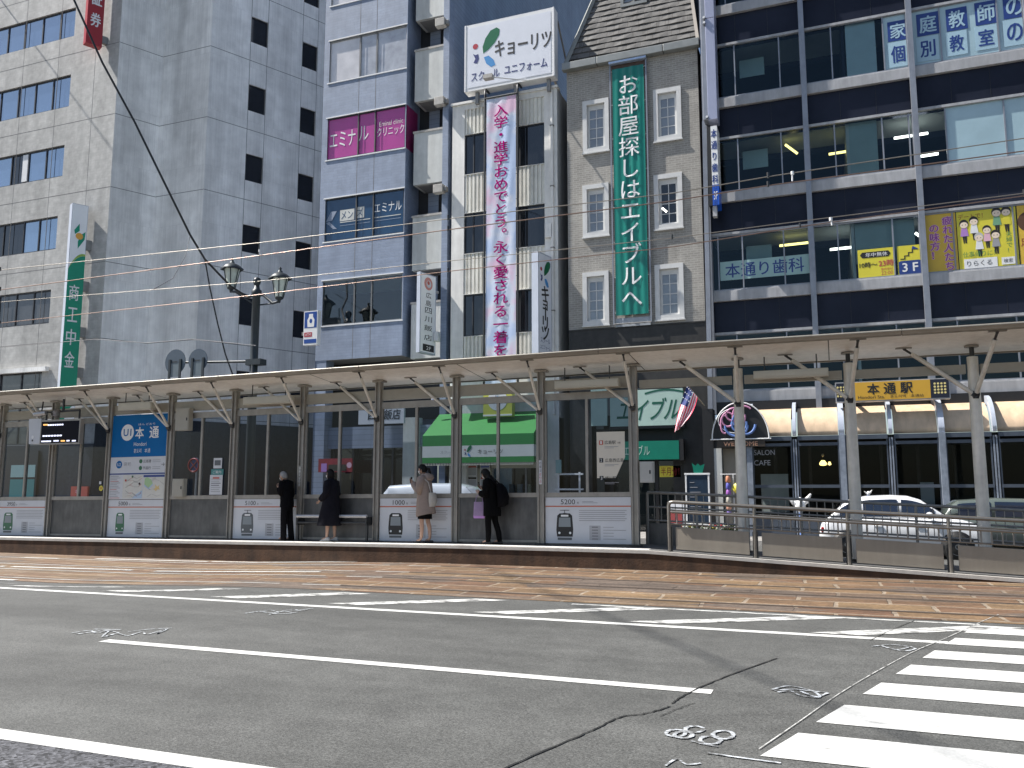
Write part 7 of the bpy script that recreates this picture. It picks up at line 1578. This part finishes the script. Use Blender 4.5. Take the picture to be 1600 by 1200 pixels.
def head(b, F, c, R_, pitch, m):
    """head with brow, nose, mouth and chin; c = centre"""
    ca, sa = math.cos(pitch), math.sin(pitch); fx = F.f*ca+V((0, 0, sa)); uz_ = V((0, 0, 1))*ca-F.f*sa; n1, n2 = 20, 22; vs = []
    for i in range(n1+1):
        th = math.pi*i/n1
        for j in range(n2):
            ph = 2*math.pi*j/n2; cx_, cy_, cz = math.sin(th)*math.cos(ph), math.sin(th)*math.sin(ph), math.cos(th)
            x, y, z = cx_*.98, cy_*.78, cz*1.22
            if cz < -.1: k = (-cz-.1); y *= 1-.28*k; x = x*(1-.18*k)+.10*k*(cx_ > 0)
            if cx_ > .8 and abs(cy_) < .26 and -.40 < cz < .12: x += .20*(1-abs(cy_)/.26)*(1-abs(cz+.18)/.32 if abs(cz+.18) < .32 else 0)
            if cx_ > .6 and .02 < cz < .24: x -= .04
            vs.append(c+fx*x*R_+F.l*y*R_+uz_*z*R_)
    b.add(vs, [(i*n2+j, i*n2+(j+1) % n2, (i+1)*n2+(j+1) % n2, (i+1)*n2+j) for i in range(n1) for j in range(n2)], m, True)
    for sd in (-1, 1):
        e = c+F.l*sd*.33*R_+fx*.86*R_+uz_*.10*R_; b.lathe(e, [(0, -.02*R_), (.10*R_, 0), (0, .05*R_)], hair_k, 8, ax=fx)
        q = c+F.l*sd*.78*R_-fx*.05*R_; b.lathe(q-uz_*.1*R_, [(0, -.28*R_), (.10*R_, -.15*R_), (.15*R_, .1*R_), (.09*R_, .28*R_), (0, .3*R_)], m, 8, ax=uz_)
    b.obox(c+fx*.86*R_-uz_*.50*R_-F.l*.22*R_, F.l*.44*R_, fx*.03*R_, uz_*.05*R_, mat('lips', (.30, .12, .10), .5))
    return fx, uz_
def shell(b, F, c, R_, fx, uz_, m, test, off=1.1, sc=(1., .8, 1.22)):
    n1, n2 = 24, 28; vs = []; keep = []
    for i in range(n1+1):
        th = math.pi*i/n1
        for j in range(n2):
            ph = 2*math.pi*j/n2; x, y, z = math.sin(th)*math.cos(ph), math.sin(th)*math.sin(ph), math.cos(th); w = off+.02*math.sin(j*3.1+i)
            vs.append(c+fx*x*sc[0]*R_*w+F.l*y*sc[1]*R_*w+uz_*z*sc[2]*R_*w); keep.append(test(x, y, z))
    fs = []
    for i in range(n1):
        for j in range(n2):
            q = (i*n2+j, i*n2+(j+1) % n2, (i+1)*n2+(j+1) % n2, (i+1)*n2+j)
            if all(keep[k] for k in q): fs.append(q)
    inner = [c+(v-c)*.9 for v in vs]; k0 = len(vs)
    b.add(vs+inner, fs+[tuple(k0+i for i in reversed(q)) for q in fs], m, True)
def hand(J, E, wrist, base, F, d, side, curl=.6, s=1.):
    """palm and five fingers as skin chains; d = direction of the fingers"""
    d = d.normalized(); x = side.normalized(); nrm = d.cross(x); p = V(base)+d*.075*s; J[wrist+'palm'] = (p, (.030*s, .017*s)); E.append((wrist, wrist+'palm'))
    for k, (off_, ln) in enumerate(((-.030, .07), (-.010, .082), (.010, .078), (.029, .06))):
        a = p+x*off_*s+d*.028*s; m_ = a+(d*math.cos(curl*.5)+nrm*math.sin(curl*.5))*ln*.55*s; e = m_+(d*math.cos(curl*1.3)+nrm*math.sin(curl*1.3))*ln*.5*s
        for n_, q, r in (('a', a, .0095), ('b', m_, .0088), ('c', e, .0075)): J[wrist+'f%d' % k+n_] = (q, r*s)
        E += [(wrist+'palm', wrist+'f%da' % k), (wrist+'f%da' % k, wrist+'f%db' % k), (wrist+'f%db' % k, wrist+'f%dc' % k)]
    a = V(base)+d*.045*s+x*-.033*s; t1 = a+(d*.7-x*.6+nrm*.4).normalized()*.04*s; t2 = t1+(d*.9+nrm*.5).normalized()*.03*s
    for n_, q, r in (('ta', a, .012), ('tb', t1, .0105), ('tc', t2, .0085)): J[wrist+n_] = (q, r*s)
    E += [(wrist+'palm', wrist+'ta'), (wrist+'ta', wrist+'tb'), (wrist+'tb', wrist+'tc')]
def person(lab, x, y, z, H, spec):
    F = Fig(x, y, z, spec.get('yaw', 0)); k = H/1.70; t = thing('person', lab, 'person', (x, y, z)); lean = spec.get('lean', 0.)
    hz = .90*k; sh = 1.40*k; lf = lambda zz: lean*max(0., (zz-hz))/(sh-hz)
    feet = spec['feet']; J = {}; E = []
    J['pelvis'] = (F(0, 0, hz), (.13*k, .10*k)); J['waist'] = (F(lf(1.1*k), 0, 1.10*k), (.115*k, .09*k)); J['chest'] = (F(lf(1.28*k)+.01, 0, 1.28*k), (.13*k, .10*k)); J['neck0'] = (F(lf(sh), 0, 1.43*k), .06*k)
    hc = F(lf(sh)+spec.get('hf', .05), 0, spec.get('hz', 1.575)*k); J['neck1'] = (F(lf(sh)+spec.get('hf', .05)*.6, 0, 1.50*k), .052*k); E += [('pelvis', 'waist'), ('waist', 'chest'), ('chest', 'neck0'), ('neck0', 'neck1')]
    for sd, n_ in ((1, 'a'), (-1, 'b')):
        ff = feet[0 if sd > 0 else 1]; J['hip'+n_] = (F(0, sd*.085*k, .86*k), .088*k); J['knee'+n_] = (F(ff[0]*.5+.02, sd*.08*k, .47*k), .054*k); J['calf'+n_] = (F(ff[0]*.75-.01, sd*.078*k, .33*k), .050*k); J['ankle'+n_] = (F(ff[0], sd*.075*k, .09), .034*k); J['toe'+n_] = (F(ff[0]+.13, sd*.08*k, .04), .032*k)
        E += [('pelvis', 'hip'+n_), ('hip'+n_, 'knee'+n_), ('knee'+n_, 'calf'+n_), ('calf'+n_, 'ankle'+n_), ('ankle'+n_, 'toe'+n_)]
        sp = F(lf(sh), sd*.165*k, 1.385*k); el, wr = spec['arms'][0 if sd > 0 else 1]; el = F(el[0], sd*el[1], el[2]*k); wr = F(wr[0], sd*wr[1], wr[2]*k)
        J['sho'+n_] = (sp, .058*k); J['elb'+n_] = (el, .042*k); J['wri'+n_] = (wr, .027*k); E += [('chest', 'sho'+n_), ('sho'+n_, 'elb'+n_), ('elb'+n_, 'wri'+n_)]
        d = (wr-el).normalized(); hand(J, E, 'wri'+n_, wr, F, d+V((0, 0, .1)), F.l*sd if abs(d.z) > .6 else V((0, 0, -1)), spec.get('curl', .7))
    b = MB(); vs, fs = skin_surface(J, E, 'pelvis'); b.add(vs, fs, skin_m, True); fx, uz_ = head(b, F, hc, .094*k, spec.get('pitch', 0), skin_m); b.build('body', t)
    P = {n: J[n][0] for n in J}
    def sleeves(b, m, ex=.022):
        for n_ in 'ab':
            d = (P['wri'+n_]-P['elb'+n_]); limb(b, [P['neck0']+(P['sho'+n_]-P['neck0'])*.55, P['sho'+n_], P['sho'+n_]+(P['elb'+n_]-P['sho'+n_])*.5, P['elb'+n_], P['elb'+n_]+d*.5, P['elb'+n_]+d*.95], [.06*k, .058*k+ex, .056*k+ex, .048*k+ex, .045*k+ex, .038*k+ex], m, 12)
    return F, t, k, lf, P, hc, fx, uz_, sleeves
def shoes(t, F, k, feet, m, hi=.07):
    for sd, ff in zip((1, -1), feet):
        part('shoe', t, lambda b: b.loft([[F(ff[0]+a, sd*.078*k+w*math.cos(q), max(.003, h*.5+h*.5*math.sin(q))) for q in [2*math.pi*j/12 for j in range(12)]] for a, w, h in ((-.085, .02, .05), (-.07, .036, hi+.01), (0, .042, hi+.01), (.08, .047, .06), (.15, .042, .045), (.19, .015, .03))], m))
gp_ = .0
PZ = .40
# -- grey haired man in a black suit
fe = [(.02, 0), (-.10, 0)]
F, t, k, lf, P, hc, fx, uz_, sl = person('grey haired person in a black suit and white mask stooping near a shelter post', wx(448, 800, 17.95), 17.95, ptop(-12.9), 1.78, dict(feet=fe, lean=.04, hf=.10, hz=1.55, pitch=-.25, arms=(((.06, .20, 1.12), (.20, .10, 1.25)), ((.02, .22, 1.10), (.10, .17, .88)))))
def f(b):
    b.loft([F.ring(.0, 0, .80*k, .165, .20), F.ring(.0, 0, .95*k, .16, .19), F.ring(lf(1.1*k), 0, 1.10*k, .155, .185), F.ring(lf(1.28*k), 0, 1.28*k, .165, .205), F.ring(lf(1.38*k)+.0, 0, 1.385*k, .135, .20), F.ring(lf(1.42*k)+.01, 0, 1.44*k, .085, .10), F.ring(lf(1.42*k)+.03, 0, 1.475*k, .065, .07)], suit); sl(b, suit)
part('jacket', t, f)
def f(b):
    b.loft([F.ring(0, 0, .72*k, .12, .165), F.ring(0, 0, .96*k, .14, .17)], suit)
    for sd, ff in zip((1, -1), fe): b.loft([F.ring(ff[0]-.01, sd*.08*k, .03, .085, .062), F.ring(ff[0]*.8, sd*.08*k, .25, .082, .065), F.ring(ff[0]*.5+.01, sd*.082*k, .5*k, .088, .072), F.ring(0, sd*.085*k, .8*k, .105, .09)], suit)
part('trousers', t, f); shoes(t, F, k, fe, shoe_k)
part('hair', t, lambda b: shell(b, F, hc, .094*k, fx, uz_, hair_g, lambda x, y, z: z > .45 or (x < .25 and z > -.25) or (x < -.2 and z > -.55)))
part('mask', t, lambda b: shell(b, F, hc, .094*k, fx, uz_, mask_w, lambda x, y, z: x > .45 and -.80 < z < -.12, 1.12))
# -- woman in the long dark coat
fe = [(.05, 0), (-.08, 0)]
F, t, k, lf, P, hc, fx, uz_, sl = person('person in a long dark navy coat with a black bob and pale trainers', wx(517, 800, 17.95), 17.95, ptop(-11.6), 1.78, dict(feet=fe, lean=.0, hf=.05, arms=(((.0, .24, 1.13), (.20, .16, .98)), ((-.02, .24, 1.12), (.14, .18, .92)))))
def f(b):
    b.loft([F.ring(.04, 0, .37*k, .30, .30), F.ring(.03, 0, .40*k, .31, .31), F.ring(.02, 0, .62*k, .265, .275), F.ring(0, 0, .88*k, .22, .235), F.ring(0, 0, 1.08*k, .19, .215), F.ring(0, 0, 1.27*k, .175, .215), F.ring(0, 0, 1.39*k, .14, .20), F.ring(.01, 0, 1.44*k, .09, .105), F.ring(.03, 0, 1.49*k, .075, .08)], navy_coat); sl(b, navy_coat, .034)
part('coat', t, f); shoes(t, F, k, fe, sock_w, .10)
part('hair', t, lambda b: shell(b, F, hc, .094*k, fx, uz_, hair_k, lambda x, y, z: z > .35 or (x < .35 and z > -.62), 1.2))
part('mask', t, lambda b: shell(b, F, hc, .094*k, fx, uz_, mask_w, lambda x, y, z: x > .40 and -.85 < z < -.08, 1.12))
# -- woman in the beige coat with a phone
fe = [(.05, 0), (-.10, 0)]
F, t, k, lf, P, hc, fx, uz_, sl = person('person with a ponytail in a beige hooded coat looking at a raised phone', wx(664, 800, 17.92), 17.92, ptop(-9), 1.86, dict(feet=fe, lean=.02, hf=.06, pitch=-.12, arms=(((.05, .22, 1.10), (.28, .08, 1.27)), ((.06, .22, 1.10), (.29, .04, 1.25)))))
def f(b):
    b.loft([F.ring(-.03, 0, .60*k, .24, .25, -.22), F.ring(-.02, 0, .66*k, .235, .245, -.18), F.ring(-.01, 0, .86*k, .215, .225), F.ring(0, 0, 1.08*k, .185, .21), F.ring(lf(1.27*k), 0, 1.27*k, .17, .21), F.ring(lf(1.39*k), 0, 1.39*k, .14, .195), F.ring(.02, 0, 1.45*k, .10, .11), F.ring(.02, 0, 1.49*k, .09, .095)], beige_coat); sl(b, beige_coat, .034)
    b.loft([F.ring(-.10, 0, 1.34*k, .06, .12), F.ring(-.12, 0, 1.40*k, .09, .16), F.ring(-.08, 0, 1.47*k, .10, .13), F.ring(-.06, 0, 1.50*k, .05, .09)], beige_coat)
part('coat', t, f)
part('skirt', t, lambda b: b.loft([F.ring(.0, 0, .515*k, .17, .19), F.ring(0, 0, .75*k, .16, .18), F.ring(0, 0, .95*k, .14, .16)], skirt_k)); shoes(t, F, k, fe, shoe_k, .05)
def f(b):
    shell(b, F, hc, .094*k, fx, uz_, hair_k, lambda x, y, z: z > .38 or (x < .42 and z > -.25) or (x < -.1 and z > -.5), 1.12)
    b.path([hc-fx*.095*k+uz_*.03, hc-fx*.15*k+uz_*.0, hc-fx*.17*k-uz_*.08*k, hc-fx*.16*k-uz_*.20*k, hc-fx*.15*k-uz_*.27*k], .03, hair_k, 10, [.025, .036, .036, .028, .008])
part('hair', t, f); part('mask', t, lambda b: shell(b, F, hc, .094*k, fx, uz_, mask_w, lambda x, y, z: x > .40 and -.85 < z < -.10, 1.12))
ph = (P['wriapalm']+P['wribpalm'])*.5
b = MB(); b.obox(ph+F.f*.04-F.l*.038+V((0, 0, -.02)), F.l*.076, F.f*.009+V((0, 0, .004)), V((0, 0, .15))-F.f*.02, phone_m); tag(b.build('phone'), 'phone held up by the person in the beige coat', 'phone')
bg = thing('shoulder_bag', 'off white shoulder bag behind the beige coat', 'bag', tuple(F(-.2, .05, .95*k)))
part('bag_body', bg, lambda b: b.loft([F.ring(-.20, .02, .78*k, .05, .14), F.ring(-.22, .02, .9*k, .085, .17), F.ring(-.20, .02, 1.08*k, .06, .15)], bag_w)); part('strap', bg, lambda b: b.path([F(-.2, .1, 1.08*k), F(-.16, .16, 1.3*k), F(.0, .19, 1.43*k)], .012, bag_w, 6))
# -- woman in black with a backpack
fe = [(.06, 0), (-.16, 0)]
F, t, k, lf, P, hc, fx, uz_, sl = person('person all in black with long dark hair, head bent over a phone', wx(768, 800, 17.92), 17.92, ptop(-7.3), 1.76, dict(feet=fe, lean=.05, hf=.10, hz=1.545, pitch=-.45, arms=(((.06, .23, 1.08), (.22, .12, 1.12)), ((.03, .24, 1.08), (.24, .10, 1.20)))))
def f(b):
    b.loft([F.ring(-.01, 0, .62*k, .21, .23), F.ring(-.01, 0, .72*k, .21, .23), F.ring(0, 0, .9*k, .195, .22), F.ring(lf(1.08*k), 0, 1.08*k, .18, .21), F.ring(lf(1.27*k), 0, 1.27*k, .175, .215), F.ring(lf(1.39*k), 0, 1.39*k, .145, .20), F.ring(.05, 0, 1.44*k, .11, .12), F.ring(.07, 0, 1.48*k, .08, .09)], skirt_k); sl(b, skirt_k, .034)
part('coat', t, f)
def f(b):
    for sd, ff in zip((1, -1), fe): b.loft([F.ring(ff[0]-.01, sd*.08*k, .05, .055, .05), F.ring(ff[0]*.8-.01, sd*.08*k, .28, .068, .06), F.ring(ff[0]*.5+.02, sd*.082*k, .5*k, .072, .066), F.ring(0, sd*.085*k, .8*k, .10, .09)], skirt_k)
part('trousers', t, f); shoes(t, F, k, fe, shoe_k)
def f(b):
    shell(b, F, hc, .094*k, fx, uz_, hair_k, lambda x, y, z: z > .38 or (x < .5 and z > -.7), 1.16)
    b.loft([F.ring(lf(sh_)+a, 0, z_*k, r1, r2) for sh_, a, z_, r1, r2 in ((1.2*k, -.10, 1.18, .03, .09), (1.2*k, -.09, 1.28, .07, .14), (1.3*k, -.04, 1.40, .09, .14), (1.4*k, .03, 1.52, .08, .10))], hair_k)
part('hair', t, f); part('mask', t, lambda b: shell(b, F, hc, .094*k, fx, uz_, mask_w, lambda x, y, z: x > .45 and -.8 < z < -.15, 1.10))
ph = P['wribpalm']
b = MB(); b.obox(ph+F.f*.03-F.l*.035, F.l*.07, F.f*.009+V((0, 0, .004)), V((0, 0, .14))+F.f*.03, phone_m); tag(b.build('phone'), 'phone held low by the person all in black', 'phone')
bp_ = thing('backpack', 'bulky black backpack worn by the person all in black', 'backpack', tuple(F(-.3, 0, .95*k)))
part('pack_body', bp_, lambda b: b.loft([F.ring(-.22, 0, .82*k, .06, .13), F.ring(-.28, 0, .88*k, .12, .17), F.ring(-.29, 0, 1.05*k, .135, .18), F.ring(-.24, 0, 1.24*k, .11, .16), F.ring(-.19, 0, 1.34*k, .05, .10)], suit))
part('strap', bp_, lambda b: [b.path([F(-.16, s*.1, 1.32*k), F(-.02, s*.13, 1.44*k), F(.14, s*.13, 1.3*k), F(.12, s*.14, 1.1*k), F(-.1, s*.16, .95*k)], .018, suit, 6) for s in (-1, 1)])
tb = thing('tote_bag', 'lilac tote bag hanging from the arm of the person all in black', 'bag', tuple(F(.3, .1, .62*k)))
part('bag_body', tb, lambda b: (b.loft([F.ring(.25, .14, .58*k, .13, .035), F.ring(.25, .14, .62*k, .145, .05), F.ring(.25, .14, .93*k, .13, .03)], bag_l), b.loft([F.ring(.25, .14, .57*k, .135, .037), F.ring(.25, .14, .625*k, .15, .053)], lilac))); part('strap', tb, lambda b: b.path([F(.16, .14, .93*k), F(.18, .14, 1.08*k), F(.24, .14, 1.10*k), F(.32, .14, 1.05*k), F(.34, .14, .93*k)], .010, bag_l, 6))
# ================================================================ light and camera
sc = bpy.context.scene
w = bpy.data.worlds.new('World'); sc.world = w; w.use_nodes = True; nt = w.node_tree
sky = nt.nodes.new('ShaderNodeTexSky'); sky.sky_type = 'NISHITA'; sky.sun_disc = False; sky.sun_elevation = EL; sky.sun_rotation = math.atan2(SUN.x, SUN.y); sky.altitude = 20; sky.air_density = 1.; sky.dust_density = 1.; sky.ozone_density = 1.
nt.links.new(sky.outputs[0], nt.nodes['Background'].inputs[0]); nt.nodes['Background'].inputs[1].default_value = .07
sl_ = bpy.data.lights.new('sun', 'SUN'); sl_.energy = 5.; sl_.angle = R(.53); sl_.color = (1, .96, .90)
so = bpy.data.objects.new('sun', sl_); C.objects.link(so); so.rotation_euler = SUN.to_track_quat('Z', 'Y').to_euler(); so.location = (-30, -10, 60)
cd = bpy.data.cameras.new('camera'); cd.sensor_width = 36; cd.lens = FOC/1600*36; cd.clip_end = 2000; cd.clip_start = .05
co = bpy.data.objects.new('camera', cd); C.objects.link(co); co.location = (0, 0, CAMH)
from mathutils import Matrix
m3 = Matrix((RT, UP, -FW)).transposed(); co.rotation_euler = m3.to_euler(); sc.camera = co
vs_ = sc.view_settings; vs_.view_transform = 'Standard'; vs_.look = 'None'; vs_.gamma = 1; vs_.exposure = .95; vs_.use_curve_mapping = False
cy = sc.cycles; cy.use_denoising = True; cy.max_bounces = 7; cy.diffuse_bounces = 3; cy.glossy_bounces = 4; cy.transparent_max_bounces = 24; cy.transmission_bounces = 4; cy.sample_clamp_indirect = 4; cy.caustics_reflective = False; cy.caustics_refractive = False; cy.use_adaptive_sampling = True
